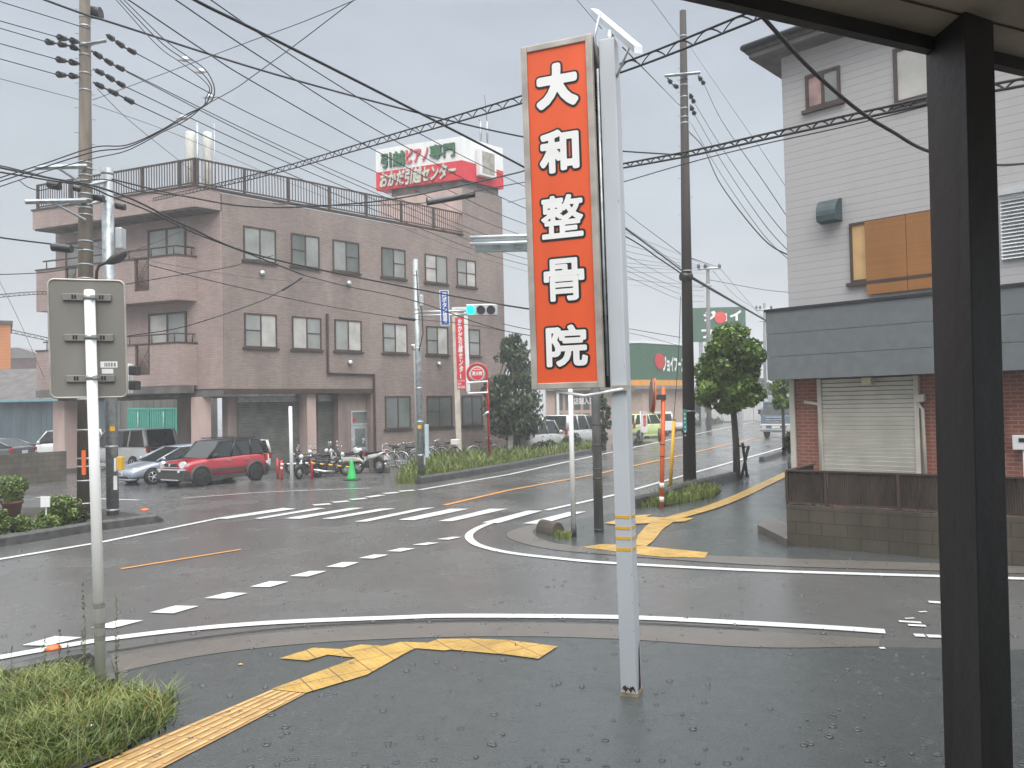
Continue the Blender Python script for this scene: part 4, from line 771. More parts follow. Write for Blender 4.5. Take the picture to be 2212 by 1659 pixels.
# box
FX = Fr(P(1300, 832, Yp-.02)[:2], 112); FX.lean = -.012; FX.o = FX.o + FX.e*FX.hit(1304, 832)[0]
x0, x1 = FX.hit(1148, 838)[0], 0.0; zb = FX.hit(1300, 838)[1]; ztp = FX.hit(1273, 72)[1]; xd = .46
MB().fbox(FX, x0+.01, x1-.01, -xd, -.03, zb+.01, ztp-.01).build('box', M['signside'], SG)
fr = MB(); f_ = .055
fr.fbox(FX, x0, x0+f_, -.06, .0, zb, ztp).fbox(FX, x1-f_, x1, -.06, .0, zb, ztp).fbox(FX, x0+f_, x1-f_, -.06, -.002, ztp-f_, ztp-.002).fbox(FX, x0+f_, x1-f_, -.06, -.002, zb+.002, zb+f_); fr.build('frame', M['signfr'], SG, bevel=.006)
MB().fbox(FX, x0+f_+.001, x1-f_-.001, -.04, -.016, zb+f_+.001, ztp-f_-.001).build('face', M['signor'], SG)
for ch, xa, xb, ya, yb, bo in (('大', 1152, 1253, 129, 237, .066), ('和', 1159, 1256, 273, 378, .046), ('整', 1163, 1264, 415, 519, .024), ('骨', 1169, 1267, 552, 655, .026), ('院', 1174, 1274, 696, 797, .034)):
    ym = (ya+yb)/2; xm = (xa+xb)/2; sa, sb = FX.hit(xa, ym)[0], FX.hit(xb, ym)[0]; za, zb_ = FX.hit(xm, yb)[1], FX.hit(xm, ya)[1]; mg = .021
    mb = MB(); text(mb, ch, FX, sa+mg, sb-mg, za+mg, zb_-mg, -.0155, bo, .003, res=120, grow=.048); lo_ = mb.build('character', M['letterk'], SG)
    mb = MB(); text(mb, ch, FX, sa+mg, sb-mg, za+mg, zb_-mg, -.0105, bo, .003, res=120); mb.build('white_stroke', M['letterw'], lo_)
for y_, w_ in ((1242, 4), (1258, 2), (1302, 3), (1345, 2), (1362, 3), (1398, 2), (1432, 2), (790, 3), (805, 2), (610, 2), (432, 4)):
    z_ = FP.hit(1360, y_)[1]; e_ = w_*.0022; MB().flat([FP.p(s1-.004+e_*.2*math.cos(t)-e_*.5, .003, z_+e_*1.6*math.sin(t)) for t in np.linspace(0, 2*math.pi, 7)[:-1]]).build('rust_spot', M['rust'], SG)
# side vents, hinges, brackets to the pole, conduit and stay
FXs = Fr(FX.p(x1-.01, 0, 0), 112-90); FXs.lean = 0
def side(mb, d0, d1, z0, z1, pr=.02): # on the dark right-hand side of the box
    p = FX.p; return mb.hexa([p(x1-.012, -d0, z0), p(x1+pr, -d0, z0), p(x1+pr, -d1, z0), p(x1-.012, -d1, z0), p(x1-.012, -d0, z1), p(x1+pr, -d0, z1), p(x1+pr, -d1, z1), p(x1-.012, -d1, z1)])
for y0 in (245, 700, 920): pass
mb = MB()
for zc_ in (ztp-.62, zb+.55):
    for k in range(8): side(mb, .09, .2, zc_+k*.035, zc_+k*.035+.018, .006)
mb.build('louvre', M['black'], SG); mb = MB()
for t in (.30, .345, .42, .74, .80): z_ = ztp-(ztp-zb)*t; side(mb, .12, .24, z_-.02, z_+.02, .05)
side(mb, .1, .24, ztp-(ztp-zb)*.44, ztp-(ztp-zb)*.40, .045); mb.build('bracket', M['black'], SG)
mb = MB(); mb.path([FP.p(s0-.015, .005, zt-.25), FP.p(s0-.02, .005, 3.5), FP.p(s0-.02, .0, zb+.1)], .012, 6); mb.path([FP.p(s0-.01, .01, zt-.2), FP.p(s0-.03, .02, zt+.02), FP.p(s0+.02, .0, zt+.22)], .012, 6); mb.build('conduit', M['steel'], SG)
q0, q1, q2 = FX.hit(1190, 846), FX.hit(1262, 855), FP.hit(1350, 840); MB().path([FX.p(x0+.2, -.05, zb-.015), FX.p(q1[0], -.02, q1[1]), FP.p(s1-.02, .02, q2[1])], .014, 6).build('stay_rod', M['whitep'], SG)
zc_ = FP.hit(1330, 838)[1]; MB().fbox(FP, s0+.02, s1+.03, .001, .03, zc_-.025, zc_+.02).fbox(FP, s0-.01, s1+.03, -pd-.02, -pd-.001, zc_-.025, zc_+.02).build('clamp', M['signfr'], SG)
c0, c1 = np.array(P(1284, 26, Yp+.55)), np.array(P(1379, 107, Yp-.35)); d_ = (c1-c0); u_ = d_/np.linalg.norm(d_); sd_ = np.cross(u_, [0, 0, 1]); sd_ /= np.linalg.norm(sd_)
mb = MB(); mb.hexa([tuple(q) for q in (c0-sd_*.035-[0, 0, .03], c1-sd_*.035-[0, 0, .03], c1+sd_*.035-[0, 0, .03], c0+sd_*.035-[0, 0, .03], c0-sd_*.035+[0, 0, .03], c1-sd_*.035+[0, 0, .03], c1+sd_*.035+[0, 0, .03], c0+sd_*.035+[0, 0, .03])])
mb.tube(FP.p(s1-.03, -.08, zt-.35), tuple(c0+(c1-c0)*.85), .012, n=6); mb.tube(FP.p((s0+s1)/2, -.08, zt-.02), tuple(c0+(c1-c0)*.45), .03, n=6); mb.build('cable_arm', M['alu'], SG)

# ================================================================ road sign seen from behind
b = np.array(G(219, 1494)); tp_ = np.array(P(193, 628, b[1]+.02)); RSG = thing('road_sign', 'grey back of a road sign clamped to a leaning white pole in the grass', 'sign', tuple(b))
MB().tube(b, tp_, .044, .044, 20).ball(tp_, .044, 1, 1, .3).build('pole', M['whitep'], RSG); 
bm_ = MB()
for y in (1352, 1379, 1310): 
    t = (1494-y)/(1494-628); c = b+(tp_-b)*t; bm_.tube(c-[0, 0, .022], c+[0, 0, .022], .0455, n=20, caps=False)
bm_.build('grey_tape', M['signback'], RSG)
FRS = Fr(P(190, 870, b[1]+.075)[:2], 72); FRS.lean = -.018
c4 = [FRS.hit(*c) for c in ((103, 601), (268, 609), (276, 858), (110, 859))]; xs0, xs1 = (c4[0][0]+c4[3][0])/2, (c4[1][0]+c4[2][0])/2; zs1, zs0 = (c4[0][1]+c4[1][1])/2, (c4[2][1]+c4[3][1])/2
def rrect(F, a, b_, z0, z1, r_, n_):
    o = []
    for cx_, cz_, t0 in ((b_-r_, z1-r_, 0), (a+r_, z1-r_, 90), (a+r_, z0+r_, 180), (b_-r_, z0+r_, 270)):
        for t in np.linspace(t0, t0+90, 5): o.append(F.p(cx_+r_*math.cos(R(t)), n_, cz_+r_*math.sin(R(t))))
    return o
o_ = np.array(FRS.p(0, .004, 0))-np.array(FRS.p(0, 0, 0)); MB().prism(rrect(FRS, xs0, xs1, zs0, zs1, .05, 0), tuple(o_)).build('plate', M['signback'], RSG)
rim = rrect(FRS, xs0, xs1, zs0, zs1, .05, .004); MB().path(rim+[rim[0]], .009, 6, False).build('rim', M['signfr'], RSG)
for xa, xb, y in ((136, 241, 643), (140, 246, 730), (144, 249, 818)):
    sa, sb = FRS.hit(xa, y)[0], FRS.hit(xb, y)[0]; z_ = FRS.hit(193, y)[1]; br = MB().fbox(FRS, sa, sb, .005, .03, z_-.03, z_+.03).build('bracket', M['signback'], RSG, bevel=.004)
    sm = MB()
    for xx in (158, 164, 217, 223): s_1 = FRS.hit(xx+(y-643)*.03, y)[0]; sm.fbox(FRS, s_1-.007, s_1+.007, .0305, .033, z_-.015, z_+.02)
    sm.build('slot', M['black'], br); t = (1494-y)/(1494-628); c = b+(tp_-b)*t; cl = MB().tube(c-[0, 0, .02], c+[0, 0, .02], .050, n=20); cl.box(c[0]+.03, c[0]+.075, c[1]-.05, c[1]-.02, c[2]-.012, c[2]+.012); cl.build('clamp', M['steel'], br)
sa, z1_ = FRS.hit(217, 781); sb, z0_ = FRS.hit(254, 794); MB().fbox(FRS, sa, sb, .0045, .006, z0_, z1_).build('sticker', M['letterw'], RSG)
mb = MB()
for k in range(9): w_ = (sb-sa)*.75/9; mb.fbox(FRS, sa+(sb-sa)*.22+k*w_, sa+(sb-sa)*.22+k*w_+w_*(.35+.3*(k % 2)), .0062, .0068, z0_+.008, z1_-.01)
mb.build('bar_mark', M['letterk'], RSG); sa, z1_ = FRS.hit(220, 797); sb, z0_ = FRS.hit(245, 807); MB().fbox(FRS, sa, sb, .0045, .006, z0_, z1_).build('sticker', M['whitep'], RSG)

# ================================================================ utility poles
def bands(mb, b, t, rb, rt, fr, w=.018, ex=.006):
    b, t = np.array(b), np.array(t)
    for f in fr: c = b+(t-b)*f; r_ = rb+(rt-rb)*f+ex; mb.tube(c-[0, 0, w], c+[0, 0, w], r_, n=16)
def steps(mb, b, t, rb, rt, fr, ang):
    b, t = np.array(b), np.array(t)
    for i, f in enumerate(fr):
        c = b+(t-b)*f; r_ = rb+(rt-rb)*f; d = np.array([math.cos(ang), math.sin(ang), 0])*(1 if i % 2 else -1); mb.tube(c+d*r_*.9, c+d*(r_+.11), .009, n=5)
Yu = 18.0; ub = (P(187, 1122, Yu)[0], Yu, 0); ut = P(183, -60, Yu); zu = ut[2]
UP = thing('utility_pole', 'tall brown weathered utility pole with cable arms, bands and a street lamp at left', 'utility pole', ub)
MB().tube(ub, ut, .20, .11, 20).build('pole', M['polec'], UP)
def fz(y): return (1122-y)/(1122+60.)
mb = MB(); bands(mb, ub, ut, .20, .11, [fz(y) for y in (1085, 1037, 1007, 990, 930, 865, 607, 577, 547, 527, 470, 455, 437, 425, 410, 397, 385, 370, 357, 200, 163, 123, 100, 60, 40)]); mb.build('band', M['steel'], UP)
mb = MB(); steps(mb, ub, ut, .20, .11, [fz(y) for y in range(20, 560, 27)], 0); mb.build('step_bolt', M['steel'], UP)
for ya, xl in ((362, 76), (436, 54)):
    p0 = np.array(P(187, ya-3, Yu-.16)); p1 = np.array(P(xl, ya, Yu-.9)); d_ = p1-p0; ar = MB(); ar.path([p0, p1], .055, 4, smooth=False); ar.path([p0+d_*.02-[0, 0, .45], p0+d_*.6], .03, 4, smooth=False); ar.build('arm', M['steel'], UP)
p0 = np.array(P(187, 400, Yu-.1)); p1 = np.array(P(232, 390, Yu+.4)); MB().path([p0, p1], .05, 4, smooth=False).path([p0-[0, 0, .45], p1-[0, 0, .45]], .04, 4, smooth=False).build('arm', M['steel'], UP)
p0 = np.array(P(180, 103, Yu-.15)); p1 = np.array(P(230, 88, Yu-.15)); MB().path([np.array(P(172, 98, Yu-.1)), p1], .045, 4, smooth=False).build('arm', M['steel'], UP)
p0 = np.array(P(160, -12, Yu)); p1 = np.array(P(205, -14, Yu)); 
# insulators (dead-end strings)
def insul(px, Y0, Y1, parent):
    mb = MB(); n_ = len(px)
    for i in range(n_-1):
        a, b_ = np.array(P(*px[i], Y0+(Y1-Y0)*i/(n_-1))), np.array(P(*px[i+1], Y0+(Y1-Y0)*(i+1)/(n_-1))); d_ = b_-a
        mb.path([a, b_], .02, 6); m_ = a+d_*.3; m2 = a+d_*.75; mb.tube(m_, m2, .055, .075, 8)
    mb.build('insulator', M['insul'], parent)
for px in ([(172, 92), (150, 86), (121, 79)], [(172, 108), (150, 99), (122, 94), (96, 89)], [(172, 138), (148, 133), (119, 127)], [(172, 166), (148, 163), (119, 160)]): insul(px, Yu-.1, Yu-1.0, UP)
for px in ([(230, 75), (246, 86), (270, 103), (296, 116)], [(198, 110), (222, 126), (245, 140), (271, 152)], [(202, 150), (225, 160), (248, 175), (271, 187)], [(202, 178), (225, 190), (260, 207), (294, 225)]): insul(px, Yu, Yu+1.4, UP)
for x0, y0, x1, y1, dY in ((192, 12, 218, 40, .2), (113, 526, 155, 543, -.8), (105, 390, 130, 408, -.3), (160, 400, 176, 413, -.1), (198, 418, 224, 434, .2), (250, 437, 270, 452, .5)):
    a, b_ = P(x0, (y0+y1)/2, Yu+dY), P(x1, (y0+y1)/2+3, Yu+dY); h_ = (y1-y0)*Yu/FPX/2; MB().path([a, (a[0]*.85+b_[0]*.15, a[1], a[2]), (a[0]*.15+b_[0]*.85, a[1], b_[2]), b_], h_, 8).build('cable_closure', M['black'], UP)
MB().path([P(178, 590, Yu-.2), P(182, 575, Yu-.2)], .015, 4).build('tie', M['steel'], UP) if 0 else None
lp = MB().path([P(208, 605, Yu-.15), P(209, 585, Yu-.2), P(214, 574, Yu-.25), P(222, 570, Yu-.3), P(243, 563, Yu-.5)], .035, 8).build('lamp_arm', M['brownmetal'], UP); MB().loft([[tuple(np.array(P(x_, y_, Yu-.5))+np.array([0, math.cos(t)*r_*1.4, math.sin(t)*r_])) for t in np.linspace(0, 2*math.pi, 10, endpoint=False)] for x_, y_, r_ in ((232, 567, .05), (243, 562, .10), (258, 555, .12), (270, 547, .08), (274, 545, .03))]).build('lamp_head', M['greyplas'], lp)
MB().box(ub[0]+.02, ub[0]+.1, Yu-.23, Yu-.19, 1.05, 1.6).build('orange_strip', M['orangep'], UP)
# grey steel signal pole with push button and pedestrian lamp
gb = np.array(G(244, 1117)); Yg = gb[1]; gt = np.array(P(231, 364, Yg)); GP = thing('signal_pole', 'grey steel pole with a push-button box and pedestrian signal behind the road sign', 'pole', tuple(gb))
MB().tube(gb, gt, .135, .135, 20).build('pole', M['steel'], GP); mb = MB(); bands(mb, gb, gt, .135, .135, [.02, .2, .35, .62, .985], .03, .005); mb.build('band', M['steel'], GP)
def ppx(name, m, x0, y0, x1, y1, Y, dep, parent, bevel=0, **k):
    a = P(x0, y0, Y); b_ = P(x1, y1, Y); return MB().box(a[0], b_[0], Y, Y+dep, b_[2], a[2]).build(name, m, parent, bevel, **k)
ppx('button_box', M['yellow'], 251, 993-6, 262, 1016, Yg-.28, .16, GP, .015); ppx('button_back', M['whitep'], 246, 990, 251, 1018, Yg-.22, .1, GP); ppx('notice', M['letterw'], 245, 1028, 253, 1058, Yg-.14, .01, GP); ppx('sticker', M['sign38'], 237, 921, 248, 931, Yg-.145, .01, GP)
ppx('control_box', M['alu'], 248, 491, 262, 536, Yg-.1, .25, GP, .02)
for y0 in (790, 822): ppx('signal_visor', M['black'], 276, y0, 292, y0+20, Yg-.5, .3, GP, .03)
ppx('signal_body', M['whitep'], 258, 786, 279, 850, Yg-.28, .2, GP, .02)
# ---------------------------------------------------------------- right utility pole
rb_ = np.array(G(1490, 1040)); Yr = rb_[1]; rt_ = np.array(P(1475, 24, Yr)); RP = thing('utility_pole', 'dark brown utility pole with a teal plate beside the round street tree', 'utility pole', tuple(rb_))
MB().tube(rb_, rt_, .20, .10, 18).build('pole', M['poled'], RP)
def fr_(y): return (1040-y)/(1040-24.)
mb = MB(); bands(mb, rb_, rt_, .20, .10, [fr_(y) for y in (80, 172, 187, 213, 238, 257, 270, 590, 600, 890)]); mb.build('band', M['steel'], RP); mb = MB(); steps(mb, rb_, rt_, .20, .10, [fr_(y) for y in list(range(150, 300, 13))+[320, 355, 390, 430, 470]], 0.2); mb.build('step_bolt', M['steel'], RP)
MB().path([P(1436, 164, Yr-.15), P(1512, 157, Yr-.15)], .05, 4, smooth=False).build('arm', M['steel'], RP)
for px in ([(1441, 168), (1452, 182), (1466, 190)], [(1508, 163), (1516, 175), (1521, 181)], [(1490, 202), (1495, 213), (1500, 222)], [(1491, 226), (1497, 240), (1501, 247)]): insul(px, Yr-.1, Yr+.2, RP)
MB().disc(P(1482, 598, Yr-.1), (1, .3, 0), .13, .34, 12).build('cable_closure', M['black'], RP)
FPl = Fr(P(1479, 905, Yr-.24)[:2], 100); sa, za = FPl.hit(1475, 884); sb, zb_ = FPl.hit(1484, 933); pl_ = MB().fbox(FPl, sa, sb, -.01, .01, zb_, za).build('address_plate', M['tealsign'], RP)
mb = MB()
for k, h_ in enumerate((.10, .13, .06, .09, .12, .07)): z_ = za-.12-k*.13; mb.fbox(FPl, sa+.035, sb-.035, .011, .014, z_-h_*.5, z_)
mb.build('address_marks', M['letterw'], pl_)
# ================================================================ far signal pole with the green lamp
sb_ = np.array(G(911, 1041)); Ysg = sb_[1]; st_ = np.array(P(897, 560, Ysg)); SP = thing('traffic_signal', 'galvanised pole carrying a lit green traffic signal and a blue push-button sign', 'traffic signal', tuple(sb_))
MB().tube(sb_, st_, .115, .085, 16).build('pole', M['steel'], SP); mb = MB(); bands(mb, sb_, st_, .115, .085, [.12, .27, .42, .6, .755, .775, .93]); mb.build('band', M['alu'], SP)
for dy in (0, 8): MB().path([P(904, 674+dy, Ysg-.05), P(1012, 671+dy, Ysg-.05)], .035, 8).build('arm', M['alu'], SP)
FS2 = Fr(P(1007, 670, Ysg-.15)[:2], 90); a, z1_ = FS2.hit(1007, 658); b_, z0_ = FS2.hit(1075, 681); hd = MB().fbox(FS2, a, b_, -.12, .06, z0_, z1_).build('signal_head', M['alu'], SP, bevel=.02)
for x_, m_ in ((1017, 'greenlamp'), (1039, 'amberlamp'), (1060.5, 'amberlamp')):
    c = FS2.hit(x_, 670.5); rl = (z1_-z0_)*.38; MB().disc(FS2.p(c[0], .075, c[1]), (0, 1, 0), rl, .03, 24).build('lens', M[m_], hd)
    hd_ = MB(); L = [[FS2.p(c[0]+rr*math.cos(t), n_, c[1]+rr*math.sin(t)) for t in np.linspace(R(20), R(160), 9)] for rr, n_ in ((rl*1.08, .062), (rl*1.02, .2))]; hd_.add(L[0]+L[1], [(i, i+1, 10+i, 9+i) for i in range(8)]); hd_.build('visor', M['alu'], hd)
F_b = Fr(P(948, 665, Ysg-.2)[:2], 86); F_b.lean = -.02; a, z1_ = F_b.hit(949, 627); b_, z0_ = F_b.hit(972, 703); bs = MB().fbox(F_b, a, b_, -.02, .015, z0_, z1_).build('push_button_sign', M['whitep'], SP); MB().fbox(F_b, a+.025, b_-.025, .0155, .02, z0_+.025, z1_-.025).build('sign_face', M['blue'], bs)
mb = MB(); text(mb, '押\nボ\nタ\nン\n信\n号', F_b, a+.075, b_-.075, z0_+.09, z1_-.07, .021, .03, .006); mb.build('lettering', M['letterw'], bs)
ppx('signal_box', M['alu'], 906, 637, 914, 660, Ysg-.2, .15, SP, .01); ppx('control_cabinet', M['skyp'], 917, 917, 926, 988, Ysg-.25, .2, SP, .01); ppx('yellow_tag', M['yellow'], 902, 918, 910, 926, Ysg-.14, .02, SP); ppx('tag_box', M['alu'], 915, 986, 919, 1004, Ysg-.16, .1, SP)
MB().path([P(900, 585, Ysg-.1), P(903, 650, Ysg-.12), P(911, 668, Ysg-.15), P(914, 720, Ysg-.15), P(905, 757, Ysg-.1), P(893, 756, Ysg), P(890, 748, Ysg)], .018, 5).build('loose_cable', M['cable'], SP)
t = thing('conduit_pipe', 'thin white conduit pipe with a bent top beside the galvanised signal pole', 'pipe', G(902, 1010)); MB().path([P(889, 747, 27), P(894, 746, 27), P(896, 753, 27), tuple(np.array(G(902, 1025))*[1, 1, 0]+[0, 0, .0])], .055, 8).build('pipe', M['whitep'], t)
# red vertical shop banner sign in front of the office
Yv = 36.0; vb = (P(990, 980, Yv)[0], Yv, 0); VS = thing('banner_sign', 'red vertical sign with white script on a cream post before the office wall', 'sign', vb)
FV = Fr(P(983, 760, Yv-.05)[:2], 88); FV.lean = -.014
a, z1_ = FV.hit(983, 686); b_, z0_ = FV.hit(1006, 841); zp1 = FV.hit(980, 668)[1]; pa = FV.hit(977, 700)[0]; pc = FV.hit(1014, 700)[0]
MB().fbox(FV, pa, pa+.24, -.2, .0, 0, zp1).build('post', mat('cream_post', (.55, .50, .43), .5, var=.2, vscale=3), VS); MB().fbox(FV, b_+.03, b_+.2, -.2, 0, z0_-.1, zp1).build('post', M['whitep'], VS); MB().fbox(FV, pa, b_+.2, -.2, 0, zp1, zp1+.1).build('top_rail', M['whitep'], VS)
MB().fbox(FV, a, b_, -.1, .02, z0_, z1_).build('panel', M['redsign'], VS); hz = z1_-z0_; mb = MB(); text(mb, 'お\nか\nだ\n引\n越\nセ\nン\nタ', FV, a+.09, b_-.07, z0_+hz*.235, z1_-.05, .022, .035, .008, shear=.15); mb.fbox(FV, (a+b_)/2-.045, (a+b_)/2+.0, .0225, .03, z0_+hz*.15, z0_+hz*.215); text(mb, 'フリーダイヤル', FV, a+.03, b_-.03, z0_+hz*.105, z0_+hz*.135, .022, .02, .006); text(mb, '0120', FV, a+.03, b_-.2, z0_+hz*.065, z0_+hz*.092, .022, .02, .006); text(mb, '09-2323', FV, a+.03, b_-.02, z0_+hz*.015, z0_+hz*.05, .022, .02, .006); mb.build('lettering', M['letterw'], VS)
# hydrant sign
hb = np.array(G(1058, 1004)); Yh = hb[1]; HS = thing('hydrant_sign', 'red hydrant sign disc with an empty frame on a red hooked pole by the conifer', 'sign', tuple(hb))
Fh = Fr(P(1031, 807, Yh-.1)[:2], 90); k_ = Yh/FPX; cz = P(1031, 807, Yh)[2]; cx_ = P(1031, 807, Yh)[0]; ro = 21*k_
px0 = cx_+ro; arc = [(hb[0], Yh, 0), (px0, Yh, cz-.1)]+[(cx_+ro*math.cos(t), Yh, cz+ro*math.sin(t)) for t in np.linspace(0, R(230), 20)]
MB().path(arc, .055, 8).build('pole', M['red'], HS)
dr = 15.5*k_; MB().disc((cx_, Yh-.05, cz), (0, 1, 0), dr, .05, 30).build('disc_rim', M['whitep'], HS); ds = MB().disc((cx_, Yh-.085, cz), (0, 1, 0), dr*.88, .02, 30).build('disc', M['redsign'], HS); FD = Fr((cx_, Yh-.096), 90); mb = MB(); text(mb, '消火栓', FD, -dr*.74, dr*.74, cz-dr*.28, cz+dr*.32, .0, .03, .01); text(mb, 'FIRE HYDRANT', FD, -dr*.5, dr*.5, cz+dr*.48, cz+dr*.66, 0, .03, .01); mb.build('lettering', M['letterw'], ds)
q = [P(1011, 827, Yh-.05), P(1053, 824, Yh-.05), P(1053, 848, Yh-.05), P(1011, 850, Yh-.05)]; MB().path(q+[q[0]], .045, 4, False, smooth=False).build('frame', M['whitep'], HS); MB().path([P(1043, 899, Yh-.1), P(1053, 891, Yh-.1), P(1056, 891, Yh-.1)], .06, 6).build('fitting', M['alu'], HS)
# white marker pole in front of the shutters, and its edge-on plate
wb = np.array(G(631, 1056)); wt = np.array(P(627, 880, wb[1])); WP = thing('marker_pole', 'slim white marker pole with an edge-on plate in front of the garage shutters', 'pole', tuple(wb)); MB().tube(wb, wt, .055, n=12).ball(wt, .06, 1, 1, .6).build('pole', M['whitep'], WP)
a = np.array(P(620, 879, wb[1]+.1)); MB().hexa([tuple(q) for q in (a+[0, .3, -.75], a+[.08, -.1, -.75], a+[.09, -.1, -.75], a+[.01, .3, -.75], a+[0, .3, 0], a+[.08, -.1, 0], a+[.09, -.1, 0], a+[.01, .3, 0])]).build('plate', M['signback'], WP)
# white pole with kerb block on the far corner
wb = np.array(G(1240, 1160)); wm = np.array(P(1239, 1132, wb[1])); wt = np.array(P(1231, 800, wb[1])); w2 = np.array(P(1236, 1000, wb[1]+.0)); PP = thing('white_pole', 'thin white sign pole rising beside a mossy kerb block under the orange sign', 'pole', tuple(wb))
MB().tube(wm, wt, .048, .04, 12).build('pole', M['whitep'], PP); MB().tube(wb, wm, .05, n=12).build('pole_foot', M['greyplas'], PP)
a = np.array(G(1206, 1157)); FKb = Fr(a, 60); mb = MB(); pts = [FKb.p(.15*math.cos(t)*1.0, 0, .0+.24*math.sin(t)) for t in np.linspace(0, math.pi, 12)]; mb.prism(pts, tuple(np.array(FKb.p(0, -.55, 0))-np.array(FKb.p(0, 0, 0)))); mb.build('kerb_block', M['block'], label='rounded mossy concrete kerb block at the foot of the thin white pole', cat='kerb block')
# dark grey steel pole with the back of a traffic signal
pb = np.array(G(1294, 1150)); pt = np.array(P(1277, 470, pb[1])); DP = thing('traffic_signal', 'back of a traffic signal on a grey steel pole behind the orange sign', 'traffic signal', tuple(pb))
MB().tube(pb, pt, .09, .075, 18).build('pole', mat('dark_steel_pole', (.20, .21, .21), .5, .4, var=.3, vscale=6, streak=.3), DP); mb = MB(); bands(mb, pb, pt, .09, .075, [.01, .17, .20, .275, .34], .016, .005); mb.build('band', M['greyplas'], DP)
FK = Fr(P(1150, 525, pb[1]-.1)[:2], 90); a, z1_ = FK.hit(1023, 507); z0_ = FK.hit(1023, 541)[1]; hd = MB().fbox(FK, a, a+1.25, -.25, -.1, z0_, z1_).build('signal_head', mat('pale_signal_back', (.42, .50, .52), .4, .3, var=.1), DP, bevel=.03)
for y_ in (513, 527): q = FK.hit(1015, y_); MB().tube(FK.p(q[0], -.02, q[1]), FK.p(a+1.5, -.02, q[1]+.02), .035, n=10).build('arm', M['alu'], DP)
MB().fbox(FK, a+.35, a+.5, -.09, -.06, z0_+.05, z0_+.15).fbox(FK, a+.75, a+.9, -.09, -.06, z0_+.05, z0_+.15).build('latch', M['steel'], hd)
# orange pole with a convex mirror seen edge-on; yellow guard pole
ob_ = np.array(G(1429, 1098)); ot = np.array(P(1433, 838, ob_[1])); OP = thing('mirror_pole', 'orange pole with a round traffic mirror seen edge-on beside the yellow pole', 'mirror', tuple(ob_)); MB().tube(ob_, ot, .052, n=14).ball(ot, .052, 1, 1, .5).build('pole', M['orangep'], OP)
mc = np.array(P(1409, 855, ob_[1]+.1)); rm = 37*ob_[1]/FPX; ax = np.array([.995, -.06, -.06]); MB().disc(mc, ax, rm, .07, 28, rm*.93).build('mirror', M['mirror'], OP); MB().disc(mc+ax*.03, ax, rm*1.05, .03, 28).build('hood', M['orangep'], OP); c = np.array(P(1431, 858, ob_[1])); MB().box(mc[0], c[0]+.07, ob_[1]-.07, ob_[1]+.02, c[2]-.06, c[2]+.06).build('bracket', M['greyplas'], OP)
mc2 = np.array(P(1424, 940, ob_[1]+.05)); MB().disc(mc2, ax, .16, .03, 18).build('small_mirror', M['mirror'], OP); mb = MB(); bands(mb, ob_, ot, .052, .052, [.43, .53], .012, .006); mb.build('strap', M['black'], OP); mb = MB(); bands(mb, ob_, ot, .052, .052, [.075, .19], .06, .002); mb.build('reflector', M['letterw'], OP)
yb_ = np.array(G(1447, 1068)); yt = np.array(P(1456, 908, yb_[1])); YP = thing('guard_pole', 'leaning yellow guard pole with a black cap in the grass by the dark utility pole', 'pole', tuple(yb_)); MB().tube(yb_, yt, .046, n=14).build('pole', M['yellow'], YP); MB().tube(yt, yt+(yt-yb_)*.012, .05, n=14).build('cap', M['black'], YP)
# ================================================================ vehicles (built at the origin facing +X, then placed)
def wheel(parent, x, y, r, w, rim, sp=5, side=1):
    wl = MB().lathe([(r*.62, -w/2), (r*.9, -w/2), (r, -w*.35), (r, w*.35), (r*.9, w/2), (r*.62, w/2)], (0, 0, 0), 22)
    wl.v = [(x+a, y+c, r+b) for a, b, c in wl.v]; wo = wl.build('wheel', M['tyre'], parent)
    rm = MB(); yo = y+side*w*.42; rm.disc((x, yo-side*.03, r), (0, 1, 0), r*.63, .02, 18)
    for k in range(sp): t = 2*math.pi*k/sp; rm.tube((x, yo, r), (x+r*.6*math.cos(t), yo, r+r*.6*math.sin(t)), r*.10, r*.07, 6)
    rm.path([(x+r*.62*math.cos(t), yo, r+r*.62*math.sin(t)) for t in np.linspace(0, 2*math.pi, 19)], r*.06, 6, False); rm.build('rim', M[rim], wo)
    return wo
